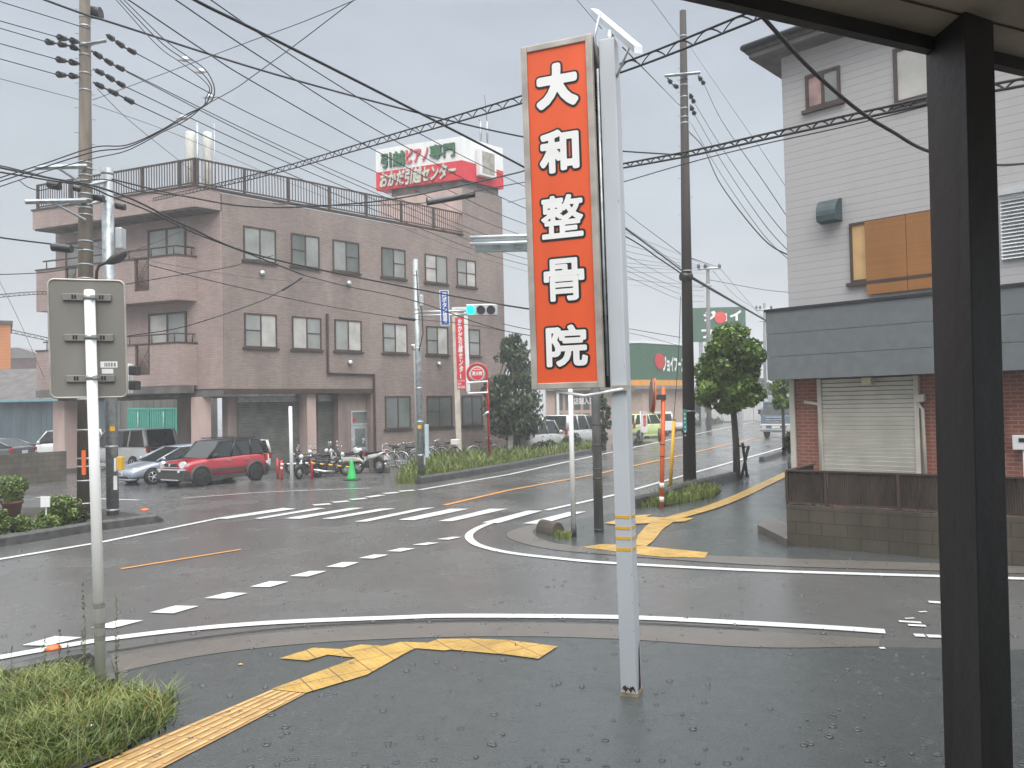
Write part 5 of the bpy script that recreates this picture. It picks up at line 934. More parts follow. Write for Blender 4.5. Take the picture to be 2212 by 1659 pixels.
def car(name, label, S, group='parked cars'):
    root = thing(name, label, S.get('cat', 'car'), group=group); root['_local'] = 1
    L, Wd, Ht = S['L'], S['W'], S['H']; hw = Wd/2; P_ = M[S['paint']]; gc = S['gc']
    # body hull: stations (x, z of the top edge, half width factor, bottom z)
    rings = []
    for x, zt, wf, zb in S['body']:
        w = hw*wf; zm = zb+(zt-zb)*.55
        rings.append([(x, -w*.93, zb), (x, -w, zb+(zt-zb)*.28), (x, -w, zm), (x, -w*.95, zt-.05), (x, -w*.85, zt), (x, w*.85, zt), (x, w*.95, zt-.05), (x, w, zm), (x, w, zb+(zt-zb)*.28), (x, w*.93, zb)])
    body = MB().loft(rings).build('body', P_, root); sub = body.modifiers.new('s', 'SUBSURF'); sub.levels = sub.render_levels = 1
    # greenhouse
    (xa, za), (xb, zb_), (xc, zc), (xd, zd) = S['cabin']; wb, wt = hw*.90, hw*S.get('tw', .74)
    lo = [(xa, -wb, za), (xa, wb, za), (xd, wb, zd), (xd, -wb, zd)]; hi = [(xb, -wt, zb_), (xb, wt, zb_), (xc, wt, zc), (xc, -wt, zc)]
    MB().add(lo+hi, [(0, 1, 5, 4), (1, 2, 6, 5), (2, 3, 7, 6), (3, 0, 4, 7)]).build('windows', M['carglass'], root)
    rm = MB(); n_ = 7; rr = []
    for i in range(n_):
        t = i/(n_-1); x = xb+(xc-xb)*t; z = zb_+(zc-zb_)*t; hump = .05*math.sin(math.pi*t)+.02
        rr.append([(x, -wt-.015, z-.03), (x, -wt*.9, z+hump*.8), (x, 0, z+hump*1.25), (x, wt*.9, z+hump*.8), (x, wt+.015, z-.03), (x, 0, z-.03)])
    rp = M[S.get('roof', S['paint'])]; rm.loft(rr).build('roof', rp, root)
    pp = M[S.get('pillars', S['paint'])]
    for s in (-1, 1):
        def at(t, f):    # t along the belt, f height
            b0, b1 = np.array((xa, s*wb, za)), np.array((xd, s*wb, zd)); t0, t1 = np.array((xb, s*wt, zb_)), np.array((xc, s*wt, zc)); b_ = b0+(b1-b0)*t; tt = t0+(t1-t0)*t; return b_+(tt-b_)*f
        for t, r_ in [(0, .035)]+[(q, .045) for q in S.get('posts', (.36, .68))]+[(1, S.get('dp', .06))]: MB().path([at(t, 0), at(t, 1)], r_, 6).build('pillar', pp, root, auto=1)
    # wheels, arches
    for x in S['wheels']:
        for s in (-1, 1):
            if S.get('arch'):
                rw = S['wr']*1.22; MB().path([(x+rw*math.cos(t), s*(hw-.01), S['wr']+rw*math.sin(t)) for t in np.linspace(R(-12), R(192), 14)], .065, 6).build('wheel_arch', M['greyplas'], root, auto=1)
            MB().disc((x, s*(hw-.02), S['wr']), (0, 1, 0), S['wr']*1.16, .06, 22).build('wheel_well', M['black'], root)
            wheel(root, x, s*(hw-.05), S['wr'], .2, S.get('rim', 'alu'), side=s)
    # lamps, plate, grille, mirrors, handles, lines
    fx = S['body'][-1][0]; rx = S['body'][0][0]
    for s in (-1, 1):
        lx, ly, lz, lr = S['head']
        if S.get('round'):
            h = MB().disc((lx, s*ly, lz), (1, s*.35, .12), lr, .14, 20).build('headlight', M['chrome'], root); MB().disc((lx+.07, s*(ly+.024), lz+.01), (1, s*.35, .12), lr*.86, .03, 20).build('lens', M['lamp'], h)
        else: MB().loft([[(lx-.34, s*(ly+.17), lz+.10), (lx-.34, s*(ly+.19), lz+.03), (lx-.3, s*(ly+.1), lz)], [(lx, s*ly, lz+.05), (lx+.01, s*(ly+.08), lz-.03), (lx+.05, s*(ly-.12), lz-.02)]]).build('headlight', M['lamp'], root)
        tx, ty, tz, th = S['tail']; MB().box(tx-.05, tx+.10, s*ty-.07, s*ty+.07, tz-th/2, tz+th/2).build('tail_light', M['taill'], root, bevel=.02)
        mx_ = xa-.22 if not S.get('van') else xa-.15; MB().ball((mx_, s*(hw+.06), za+.07), .1, .7, 1, .8, 10, 6).build('mirror', M[S.get('mir', 'black')], root, auto=1)
        for k, hx in enumerate(S['handles']): MB().box(hx-.09, hx+.09, s*hw*.985-.015 if s > 0 else -hw*.985-.02, s*hw*.985+.03 if s > 0 else -hw*.985+.015, S['hz']-.015, S['hz']+.02).build('door_handle', M['chrome'] if S.get('chr') else P_, root, bevel=.006, auto=1)
        if S.get('strip'): MB().box(S['wheels'][1]+.45, S['wheels'][0]-.45, s*hw-.02, s*hw+.02, .50, .60).build('side_strip', M['greyplas'], root); 
        MB().box(S['wheels'][1]+.4, S['wheels'][0]-.4, s*hw*.97-.03, s*hw*.97+.02, gc-.02, gc+.14).build('sill', M['greyplas' if S.get('strip') else S['paint']], root)
    pl = MB().box(fx+.005, fx+.03, -.17, .17, S['pz']-.08, S['pz']+.08).build('number_plate', M['plate'], root); mk = MB()
    for k in range(5): mk.box(fx+.031, fx+.033, -.12+k*.055, -.085+k*.055, S['pz']-.055, S['pz']+.01)
    mk.box(fx+.031, fx+.033, -.07, .07, S['pz']+.03, S['pz']+.055); mk.build('plate_marks', M['greyplas'], pl)
    MB().box(rx-.03, rx-.005, -.17, .17, S['rpz']-.08, S['rpz']+.08).build('number_plate', M['plate'], root)
    if 'grille' in S:
        gz, gh, gw = S['grille']; MB().box(fx-.03, fx+.03, -gw, gw, gz-gh/2, gz+gh/2).build('grille', M['black'], root, bevel=.02)
    for (nm, m_, b_) in S.get('extra', ()): MB().box(*b_).build(nm, M[m_], root, bevel=.025)
    return root
def place(o, x, y, ang, sc=1.0): o.location = (x, y, 0); o.rotation_euler = (0, 0, ang); o.scale = (sc, sc, sc); return o
suv = dict(L=3.76, W=1.67, H=1.70, gc=.22, paint='carred', roof='black', pillars='black', round=1, arch=1, strip=1, chr=1, rim='black', mir='black', wr=.33, wheels=(1.20, -1.235), tw=.80,
  body=[(-1.85, .98, .86, .34), (-1.80, 1.06, .96, .26), (-1.1, 1.08, 1.0, .24), (0, 1.03, 1.0, .22), (.75, 1.01, 1.0, .22), (1.0, .99, 1.0, .22), (1.55, .93, .99, .24), (1.76, .86, .94, .26), (1.84, .74, .82, .30)],
  cabin=[(.85, 1.0), (.28, 1.58), (-1.55, 1.60), (-1.78, 1.05)], head=(1.74, .58, .80, .135), tail=(-1.86, .68, .86, .25), handles=(.0, -.85), hz=.86, pz=.50, rpz=.75, grille=(.79, .13, .36), posts=(.38, .74),
  extra=[('bumper', 'greyplas', (1.55, 1.90, -.80, .80, .25, .62)), ('bumper_bar', 'alu', (1.60, 1.93, -.74, .74, .60, .66)), ('skid_plate', 'alu', (1.7, 1.93, -.5, .5, .24, .29)), ('grille_bar', 'chrome', (1.82, 1.90, -.37, .37, .70, .735)), ('roof_rail', 'black', (-1.4, .1, .62, .66, 1.66, 1.70)), ('roof_rail', 'black', (-1.4, .1, -.66, -.62, 1.66, 1.70)), ('fog_lamp', 'lamp', (1.90, 1.945, .5, .62, .53, .62)), ('fog_lamp', 'lamp', (1.90, 1.945, -.62, -.5, .53, .62))])
o = car('parked_car', 'red compact off-roader with a black roof parked in front of the garage shutters', suv); place(o, -10.2, 26.9, R(238), .90)
MB().disc((1.905, 0, .80), (1, 0, 0), .055, .02, 14).build('emblem', M['chrome'], o)
sedan = dict(L=4.4, W=1.74, H=1.48, gc=.18, paint='carsil', wr=.31, wheels=(1.35, -1.3), rim='alu', mir='carsil', dp=.05,
  body=[(-2.15, 1.05, .84, .36), (-2.1, 1.10, .95, .26), (-1.3, 1.02, 1.0, .22), (0, .95, 1.0, .2), (.9, .93, 1.0, .2), (1.3, .86, 1.0, .2), (1.85, .72, .97, .22), (2.1, .60, .9, .25), (2.2, .48, .74, .28)],
  cabin=[(1.15, .90), (.05, 1.40), (-1.0, 1.42), (-2.05, 1.06)], head=(1.98, .58, .62, .1), tail=(-2.1, .72, .92, .2), handles=(.05, -.85), hz=.80, pz=.45, rpz=.8, grille=(.30, .12, .5), posts=(.45, .75), extra=[('bumper_lip', 'carsil', (1.9, 2.25, -.72, .72, .20, .27)), ('emblem', 'chrome', (2.17, 2.205, -.06, .06, .55, .60)), ('fog_lamp', 'black', (2.05, 2.16, .52, .66, .32, .42)), ('fog_lamp', 'black', (2.05, 2.16, -.66, -.52, .32, .42))])
o = car('parked_car', 'silver-blue sedan with a sloping windscreen parked left of the red car', sedan); place(o, -12.1, 28.1, R(232), .86)
van = dict(L=4.8, W=1.8, H=1.95, gc=.2, paint='carwhite', wr=.32, wheels=(1.5, -1.4), van=1, dp=.10, tw=.84,
  body=[(-2.32, 1.0, .88, .34), (-2.28, 1.12, .97, .26), (-1.3, 1.12, 1.0, .22), (.5, 1.10, 1.0, .22), (1.3, 1.06, 1.0, .22), (1.9, .95, .97, .24), (2.2, .82, .9, .28), (2.3, .65, .76, .32)],
  cabin=[(1.75, 1.04), (.9, 1.82), (-2.05, 1.86), (-2.28, 1.12)], head=(2.1, .62, .74, .1), tail=(-2.3, .74, 1.0, .3), handles=(.4, -.4), hz=1.0, pz=.45, rpz=.85, grille=(.6, .14, .5), posts=(.33, .66), extra=[('rear_bumper', 'carwhite', (-2.38, -2.1, -.8, .8, .3, .6)), ('garnish', 'greyplas', (-2.335, -2.25, -.6, .6, .92, 1.05))])
o = car('parked_van', 'white minivan seen from behind between the pillars under the office', dict(van, cat='van')); place(o, -16.75, 34.6, R(150), .92)
dark = dict(sedan, paint='cargrey', mir='black'); o = car('parked_car', 'dark grey sedan roof showing above the block wall at left', dark); place(o, -24.6, 36.8, R(170), .95)
kei = dict(L=3.4, W=1.47, H=1.68, gc=.18, paint='carwhite', wr=.28, wheels=(1.2, -1.2), tw=.86, dp=.07, mir='carwhite', van=1,
  body=[(-1.66, .95, .88, .3), (-1.62, 1.02, .97, .24), (-.8, 1.03, 1.0, .2), (.6, 1.02, 1.0, .2), (1.1, .98, 1.0, .2), (1.5, .85, .95, .22), (1.65, .7, .85, .26)],
  cabin=[(1.15, .98), (.65, 1.6), (-1.45, 1.62), (-1.62, 1.02)], head=(1.52, .5, .72, .08), tail=(-1.64, .62, .9, .3), handles=(.2, -.5), hz=.9, pz=.42, rpz=.7, posts=(.4, .7))
o = car('parked_car', 'small white car showing only its roof behind the block wall by the shed', kei); place(o, -23.4, 41.2, R(190), 1.0)
o = car('parked_car', 'white kei car half hidden behind the rear of the red car', kei); place(o, -10.7, 30.0, R(215), .80)
o = car('parked_car', 'silver-white boxy kei van under the conifer in the shop car park', dict(kei, paint='carpearl', cat='van'), 'cars in the shop car park'); place(o, 1.15, 39.2, R(55), 1.02)
o = car('parked_van', 'white minivan seen from behind in the shop car park, left of the pole', dict(van, paint='carpearl', cat='van'), 'cars in the shop car park'); place(o, 3.35, 43.6, R(58), .98)
o = car('parked_car', 'lime green small car beyond the white shop railing', dict(kei, paint='carlime', mir='carlime'), 'cars in the shop car park'); place(o, 9.0, 54.5, R(40), 1.0)
# white kei truck at the shop
def truck(name, label, paint, big, group):
    root = thing(name, label, 'truck', group=group); root['_local'] = 1; P_ = M[paint]; hw = 1.15 if big else .72; zc_ = 2.75 if big else 1.75; gc = .55 if big else .35; Lc = 1.9 if big else 1.3; Lt = 8.0 if big else 3.3; wr = .48 if big else .28
    f = Lt/2; zs = gc+(zc_-gc)*.52
    MB().loft([[(x, -hw*w_, z0), (x, -hw*w_, zs), (x, hw*w_, zs), (x, hw*w_, z0)] for x, w_, z0 in ((f-Lc, 1, gc), (f-.15, 1, gc), (f, .97, gc+.05))], False).build('cab', P_, root, bevel=.05)
    lo = [(f-Lc, -hw, zs+.001), (f-Lc, hw, zs+.001), (f-.02, hw*.98, zs+.001), (f-.02, -hw*.98, zs+.001)]; hi = [(f-Lc, -hw*.92, zc_-.18), (f-Lc, hw*.92, zc_-.18), (f-.35, hw*.9, zc_-.18), (f-.35, -hw*.9, zc_-.18)]
    MB().hexa(lo+hi).build('windows', M['carglass'], root); MB().hexa([(x, y, z+dz) for (x, y, z), dz in zip(hi, [.001]*4)]+[(x*1, y*.95, zc_) for x, y, z in hi]).build('roof', P_, root, bevel=.04)
    for s in (-1, 1):
        MB().path([(f-.02, s*hw*.96, zs), (f-.35, s*hw*.9, zc_-.18)], .06, 6).build('pillar', P_, root, auto=1); MB().path([(f-Lc+.05, s*hw*.97, zs), (f-Lc+.05, s*hw*.92, zc_-.18)], .07, 6).build('pillar', P_, root, auto=1)
        MB().box(f-.06, f+.03, s*hw*.78-.16, s*hw*.78+.16, gc+.18, gc+.40).build('headlight', M['lamp'], root, bevel=.03); MB().box(f-.35, f-.2, s*(hw+.12)-.09, s*(hw+.12)+.09, zs+.1, zs+.45).build('mirror', M['black'], root, auto=1)
        for x in (f-Lc*.55, -f+wr*2.2): wheel(root, x, s*(hw-.14), wr, .26, 'alu', side=s)
    if big:
        for k in range(3): MB().box(f+.0, f+.05+.01*k, -hw*.62, hw*.62, gc+.60+k*.17, gc+.68+k*.17).build('grille_bar', M['chrome'], root, bevel=.015)
        MB().box(f-.2, f+.08, -hw, hw, gc-.05, gc+.16).build('bumper', M['chrome'], root, bevel=.03); MB().box(f-.2, f+.07, -hw*.98, hw*.98, gc+.40, gc+.52).build('front_panel', M['whitep'], root, bevel=.02); MB().box(f+.081, f+.1, -.3, .3, gc+.2, gc+.38).build('number_plate', M['plate'], root)
        MB().box(-f, f-Lc-.1, -hw, hw, 1.05, 3.2).build('cargo_body', M['alu'], root, bevel=.02)
    else:
        MB().box(-f, f-Lc-.03, -hw, hw, .62, .92).build('cargo_bed', P_, root, bevel=.01); MB().box(f+.0, f+.02, -.17, .17, .5, .66).build('number_plate', M['plate'], root)
    MB().box(-f+.1, f-.3, -.4, .4, gc-.1, gc+.08 if not big else 1.04).build('chassis', M['black'], root); return root
o = truck('oncoming_truck', 'blue truck with chrome grille bars driving towards the viewer on the wet road', 'truckblue', True, 'trucks'); place(o, 18.6, 52.6, R(235), .86)
o = truck('kei_truck', 'small white truck parked beyond the white shop railing beside the banner', 'carwhite', False, 'cars in the shop car park'); place(o, 11.6, 58.5, R(215), 1.0)

# ---------------------------------------------------------------- motorbikes and bicycles
def ring(mb, c, r, rt, n=22, k=6): return mb.path([(c[0]+r*math.cos(t), c[1], c[2]+r*math.sin(t)) for t in np.linspace(0, 2*math.pi, n+1)], rt, k, False)
def motorbike(name, label, paint, kind):
    root = thing(name, label, 'motorbike', group='motorbikes parked by the entrance'); root['_local'] = 1; P_ = M[paint]; r = .27
    for x in (-.62, .62):
        w = ring(MB(), (x, 0, r), r-.05, .055).build('wheel', M['tyre'], root); s = MB().disc((x, 0, r), (0, 1, 0), .09, .12, 12)
        for k in range(8): t = math.pi*2*k/8; s.tube((x, 0, r), (x+(r-.07)*math.cos(t), 0, r+(r-.07)*math.sin(t)), .008, n=4)
        s.build('spokes', M['steel'], w)
    MB().path([(.62, 0, r), (.48, 0, .62), (.40, 0, .92)], .035, 8).build('fork', M['chrome'], root)
    MB().path([(.42, 0, .86), (.2, 0, .55), (-.15, 0, .42), (-.62, 0, r)], .045, 8).build('frame', M['black'], root)
    MB().box(-.2, .16, -.13, .13, .2, .48).disc((.0, 0, .34), (0, 1, 0), .12, .3, 14).build('engine', M['greyplas'], root)
    hb = MB().path([(.30, .34, .98), (.36, .15, 1.0), (.38, 0, .95), (.36, -.15, 1.0), (.30, -.34, .98)], .018, 6).build('handlebar', M['black'], root)
    for s in (-1, 1):
        MB().path([(.36, s*.22, 1.0), (.36, s*.27, 1.2)], .007, 4).disc((.35, s*.28, 1.24), (1, 0, 0), .06, .02, 10).build('mirror', M['chrome'], hb, auto=1)
    MB().ball((.47, 0, .90), .1, .9, 1, 1).build('headlamp', M['lamp'], root)
    if kind == 'cub':
        for s in (-1, 1): MB().hexa([(.46, s*.05, .45), (.50, s*.05, .45), (.36, s*.26, .42), (.32, s*.25, .42), (.42, s*.05, .86), (.46, s*.05, .86), (.40, s*.24, .80), (.36, s*.23, .80)]).build('leg_shield', P_, root, bevel=.02)
        MB().loft([[(x, -w, z-h), (x, -w, z+h), (x, w, z+h), (x, w, z-h)] for x, w, z, h in ((.36, .06, .60, .07), (.1, .08, .46, .07), (-.1, .11, .55, .10), (-.4, .12, .58, .1), (-.75, .06, .55, .06))]).build('body_cover', P_, root, bevel=.03)
    else:
        MB().loft([[(x, -w, z-h), (x, -w*.7, z+h), (x, w*.7, z+h), (x, w, z-h)] for x, w, z, h in ((.34, .09, .72, .07), (.1, .15, .76, .10), (-.12, .09, .68, .06))]).build('fuel_tank', P_, root, bevel=.03)
        MB().loft([[(x, -w, z-h), (x, -w, z+h), (x, w, z+h), (x, w, z-h)] for x, w, z, h in ((-.15, .11, .60, .08), (-.5, .12, .66, .08), (-.85, .06, .76, .04))]).build('tail_cowl', M['carwhite' if kind == 'sport' else paint], root, bevel=.03)
        if kind == 'sport': MB().loft([[(x, -w, z-h), (x, -w, z+h), (x, w, z+h), (x, w, z-h)] for x, w, z, h in ((.30, .16, .78, .12), (.5, .13, .88, .12), (.62, .05, .84, .06))]).build('front_cowl', M['carwhite'], root, bevel=.03)
    MB().loft([[(x, -w, z-.035), (x, -w, z+.035), (x, w, z+.035), (x, w, z-.035)] for x, w, z in ((.05, .08, .74), (-.25, .14, .75), (-.7, .12, .80))]).build('seat', M['black'], root, bevel=.025)
    MB().box(-.92, -.84, -.09, .09, .70, .78).build('tail_light', M['taill'], root, bevel=.02); MB().box(-.95, -.93, -.09, .09, .50, .64).build('number_plate', M['plate'], root)
    MB().path([(.1, -.16, .22), (-.3, -.18, .24), (-.8, -.2, .34)], .045, 8).build('exhaust', M['chrome'], root)
    for x in (.62, -.62): MB().path([(x+(r+.03)*math.cos(t), 0, r+(r+.03)*math.sin(t)) for t in np.linspace(R(30), R(150), 8)], .05, 6).build('mudguard', P_ if kind == 'cub' else M['greyplas'], root, auto=1)
    return root
for x, yb_, lb, pt, kd, an, sc in ((690, 1024, 'dark motorbike at the back of the row, its mirrors before the shutter', 'black', 'std', 215, .92), (726, 1019, 'grey cub motorbike behind the cream one, close to the column', 'cargrey', 'cub', 200, .9), (648, 1026, 'low black motorbike just left of the white marker pole', 'cargrey', 'std', 160, .85), (661, 1034, 'black motorbike with chrome lamp and mirrors nearest the white marker pole', 'black', 'std', 250, .86), (712, 1031, 'dark motorbike with a red tail lamp behind the striped barrier bar', 'cargrey', 'std', 28, .86), (737, 1025, 'cream step-through motorbike with a leg shield behind the green cone', 'cream', 'cub', 168, .95), (788, 1023, 'white and black sport scooter with a red tail next to the silver bicycle', 'black', 'sport', 150, 1.0)):
    q = G(x, yb_); o = motorbike('motorbike', lb, pt, kd); place(o, q[0], q[1]+.3, R(an), sc)
def bicycle(label, paint, basket=True, tyre='tyre'):
    root = thing('bicycle', label, 'bicycle', group='bicycles along the office wall'); root['_local'] = 1; P_ = M[paint]; r = .33
    for x in (-.52, .52):
        w = ring(MB(), (x, 0, r), r-.02, .022, 24, 5).build('wheel', M['tyre'], root); s = ring(MB(), (x, 0, r), r-.045, .010, 24, 4)
        for k in range(14): t = math.pi*2*k/14; s.tube((x, .02*(1 if k % 2 else -1), r), (x+(r-.04)*math.cos(t), 0, r+(r-.04)*math.sin(t)), .0035, n=3)
        s.build('rim', M['alu'], w); MB().path([(x+(r+.02)*math.cos(t), 0, r+(r+.02)*math.sin(t)) for t in np.linspace(R(20), R(165 if x < 0 else 120), 10)], .018, 4).build('mudguard', M['alu'], root, auto=1)
    MB().path([(.52, 0, r), (.38, 0, .82), (.36, 0, .92)], .02, 6).path([(.39, 0, .78), (.12, 0, .52), (-.1, 0, .30)], .024, 6).path([(.40, 0, .66), (.16, 0, .42), (-.08, 0, .30)], .02, 6).path([(-.1, 0, .30), (-.22, 0, .80)], .02, 6).path([(-.1, .02, .30), (-.52, .03, r)], .012, 5).path([(-.2, .02, .68), (-.52, .03, r)], .012, 5).build('frame', P_, root)
    MB().path([(.18, .27, .98), (.30, .2, 1.0), (.38, 0, .93), (.30, -.2, 1.0), (.18, -.27, .98)], .014, 6).build('handlebar', M['chrome'], root)
    MB().loft([[(x, -w, z), (x, 0, z+.05), (x, w, z), (x, 0, z-.03)] for x, w, z in ((-.08, .02, .82), (-.22, .07, .83), (-.36, .09, .85), (-.4, .06, .85))]).build('saddle', M['black'], root)
    MB().disc((-.1, .05, .30), (0, 1, 0), .09, .012, 14).path([(-.1, .06, .30), (.02, .09, .18)], .01, 4).path([(-.1, -.06, .30), (-.22, -.09, .42)], .01, 4).build('crank', M['steel'], root); MB().path([(-.52, .09, r), (-.62, .14, .02)], .010, 4).path([(-.52, -.09, r), (-.62, -.14, .02)], .010, 4).build('stand', M['steel'], root)
    if basket:
        b = MB()
        for z in (.72, .82, .92): b.path([(.45, -.16, z), (.72, -.18, z), (.72, .18, z), (.45, .16, z), (.45, -.16, z)], .007, 4)
        for y in np.linspace(-.16, .16, 6): b.path([(.72, y*1.1, .92), (.70, y, .70), (.45, y, .70), (.45, y, .92)], .006, 4)
        b.build('basket', M['cableg'], root)
    return root
for x, yb_, lb, pt, bk, an, sc in ((858, 1004, 'dark bicycle against the office wall behind the silver bicycle', 'black', True, 20, .95), (908, 1000, 'dark bicycle against the wall just behind the pale blue cabinet', 'greyplas', False, 160, .95), (842, 1013, 'silver curved-frame bicycle next to the sport scooter', 'alu', False, 158, 1.0), (874, 1010, 'dark bicycle behind the silver bicycle', 'black', False, 170, .95), (893, 1006, 'black bicycle half hidden by the galvanised signal pole', 'greyplas', True, 160, .95), (926, 1003, 'bicycle with a dark basket right of the pale blue cabinet', 'black', True, 20, 1.0), (958, 999, 'bicycle with a white rear box beside the cream sign post', 'greyplas', False, 165, 1.0), (1045, 996, 'bicycle leaning by the wall beside the red hydrant pole', 'black', False, 30, 1.0)):
    q = G(x, yb_); o = bicycle(lb, pt, bk); place(o, q[0], q[1]+.2, R(an), sc)
    if 'white rear box' in lb: MB().box(-.72, -.38, -.16, .16, .76, 1.0).build('rear_box', M['letterw'], o, bevel=.02)
# barrier posts, bar and cone
for x, yb_, yt, lb in ((600, 1034, 991, 'red barrier post nearest the red car'), (609, 1038, 995, 'red barrier post with a pale band, second from the red car'), (674, 1036, 996, 'red barrier post in front of the dark motorbikes')):
    a = np.array(G(x, yb_)); b_ = np.array(P(x-1, yt, a[1])); t = thing('barrier_post', lb, 'post', tuple(a), group='red barrier posts'); MB().tube(a, b_, .042, n=12).ball(b_, .042, 1, 1, .4).build('post', M['red'], t)
    if 'pale' in lb: MB().tube(a+(b_-a)*.55, a+(b_-a)*.68, .045, n=12).build('band', M['letterw'], t)
a, b_ = np.array(P(606, 1003, 26.6)), np.array(P(672, 1000, 27.2)); c = np.array(P(765, 1010, 27.6)); t = thing('striped_bar', 'black and pale striped barrier bar lying across the red posts', 'barrier', tuple(a*[1, 1, 0]))
for i, (p0, p1, m0, m1) in enumerate(((a, b_, 'black', 'letterw'), (b_, c, 'black', 'yellow'))):
    d_ = np.array(p1)-np.array(p0); n_ = 10
    for k in range(n_): MB().tube(p0+d_*k/n_, p0+d_*(k+1)/n_, .028, n=8).build('bar', M[m0 if k % 2 else m1], t)
a = np.array(G(760, 1037)); t = thing('traffic_cone', 'bright green traffic cone on a dark base before the motorbikes', 'cone', tuple(a)); MB().lathe([(.17, .05), (.155, .08), (.055, .64), (.045, .66)], tuple(a), 18).build('cone', M['coneg'], t); MB().box(a[0]-.25, a[0]+.25, a[1]-.25, a[1]+.25, 0, .05).build('base', mat('dark_green_base', (.01, .06, .03), .5), t, bevel=.02)
a = np.array(G(820, 1022)); MB().box(a[0]-.4, a[0]+.35, a[1], a[1]+.35, 0, .22).box(a[0]-.4, a[0]-.2, a[1], a[1]+.35, .2201, .5).build('concrete_blocks', M['concrete'], label='pale concrete blocks stacked beside the silver bicycle', cat='blocks', bevel=.02)
for x, y in ((1099, 990),): pass
# ================================================================ the shop across the road
Ysh = 60.0; FSa = Fr(P(1391, 900, Ysh)[:2], 93); FSb = Fr(P(1391, 900, Ysh)[:2], 47)
ST = thing('food_store', 'green and orange fronted food store with a glass entrance across the car park', 'store', FSb.p(0, 0, 0))
z3 = FSa.hit(1391, 741)[1]; z2 = FSa.hit(1391, 820)[1]; z1 = FSa.hit(1391, 833)[1]; lft = FSa.hit(1178, 850)[0]; rgt = FSb.hit(1496, 850)[0]
def both(name, m, za, zb, o_, **k):
    mb = MB(); A_ = [FSa.p(lft, o_, za), FSa.p(0, o_, za), FSb.p(rgt, o_, za), FSb.p(rgt, -14, za), FSa.p(lft, -14, za)]; return mb.prism(A_, (0, 0, zb-za)).build(name, M[m], ST, **k)
both('wall', 'pinkst', 0, z1, -.6); both('orange_band', 'orangest', z1+.01, z2, .05); both('fascia', 'greenst', z2+.01, z3, 0); both('parapet', 'whitep', z3+.01, z3+.18, .06); both('canopy_edge', 'signback', z1-.25, z1, .1)
a, zb = FSa.hit(1200, 905); b_, zt = FSa.hit(1276, 848); ent = MB(); ent.fbox(FSa, a, b_, -.58, -.5, 0, zt).build('entrance_glass', M['glass'], ST)
fr = MB()
for s in np.linspace(a, b_, 5): fr.fbox(FSa, s-.1, s+.1, -.5, -.42, 0, zt)
fr.fbox(FSa, a, b_, -.495, -.43, zt*.52, zt*.60); fr.build('entrance_frame', M['pinkst'], ST)
s0, za = FSa.hit(1240, 874); s1, zb = FSa.hit(1283, 858); mb = MB(); text(mb, '店舗入口', FSa, s0, s1, za, zb, -.4, .03, .01); mb.build('lettering', M['letterw'], ST)
s0, s1 = FSb.hit(1431, 785)[0], FSb.hit(1478, 785)[0]; za, zb = FSb.hit(1450, 803)[1], FSb.hit(1450, 768)[1]; mb = MB(); text(mb, 'ジョイフーズ', FSb, s0, s1, za, zb, .02, .045, .02); mb.build('lettering', M['letterw'], ST)
c = FSb.hit(1424, 780); ap = MB().disc(FSb.p(c[0], .04, c[1]), FSb.p(0, 1, 0)[0:2]+(0,) if 0 else (FSb.nn[0], FSb.nn[1], 0), .62, .08, 22); ap.build('red_emblem', M['red'], ST)
pa = MB().fbox(FSa, lft, FSa.hit(1198, 850)[0], -.59, -.3, 0, z1-.3); pa.build('entrance_pillar', M['pinkst'], ST)
mb = MB(); q = FSa.hit(1236, 860); MB().fbox(FSa, q[0]-1.2, q[0]-1.0, -.3, -.1, 0, zt+.6).build('downpipe', M['whitep'], ST)
# tall green roadside signboard
Yb = 74; FBd = Fr(P(1497, 700, Yb)[:2], 92); w_ = FBd.hit(1611, 700)[0]; zt = FBd.hit(1550, 664)[1]; zb = FBd.hit(1500, 738)[1]; SB = thing('roadside_signboard', 'big green signboard with white lettering and a red emblem standing behind the round tree', 'sign', FBd.p(w_/2, 0, 0))
MB().fbox(FBd, 0, w_, -.5, 0, zb, zt).build('board', M['greenst'], SB)
for s in (.15, .85): MB().fbox(FBd, w_*s-.15, w_*s+.15, -.45, -.1, 0, zb-.01).build('leg', M['steel'], SB)
mb = MB(); text(mb, 'ジョイ', FBd, w_*.2, w_*.92, zb+(zt-zb)*.58, zb+(zt-zb)*.9, .005, .05, .02); text(mb, 'フーズ', FBd, w_*.15, w_*.92, zb+(zt-zb)*.08, zb+(zt-zb)*.4, .005, .05, .02); mb.build('lettering', M['letterw'], SB)
c = FBd.hit(1556, 686); MB().disc(FBd.p(c[0], .05, c[1]), (FBd.nn[0], FBd.nn[1], 0), .55, .1, 20).build('red_emblem', mat('bright_red_emblem', (.70, .05, .03), .5), SB)
# white railing, banner, amber sign
ra = np.array(G(1366, 946)[:2]); rb2 = np.array(G(1456, 936)[:2]); FRl = Fr(ra, math.degrees(math.atan2(*(rb2-ra)))); Lr = float(np.linalg.norm(rb2-ra)); RL = thing('white_railing', 'low white railing in front of the lime green car', 'railing', FRl.p(Lr/2, 0, 0))
mb = MB()
for z_ in (.95, .55): mb.fbox(FRl, 0, Lr, -.03, .03, z_-.05, z_+.05)
mb.build('rail', M['whitep'], RL)
for k in range(9): s = Lr*k/8; MB().fbox(FRl, s-.06, s+.06, -.10, -.031, 0, 1.05).build('post', M['whitep'], RL)
bq = G(1385, 948); BN = thing('shop_banner', 'white upright banner with red writing on a thin pole by the railing', 'banner', (bq[0], bq[1]-.6, 0)); Yq = bq[1]-.6
FBn = Fr(P(1385, 910, Yq)[:2], 92); b0, bz1 = FBn.hit(1384, 894); b1, bz0 = FBn.hit(1399, 934); mb = MB(); n_ = 8
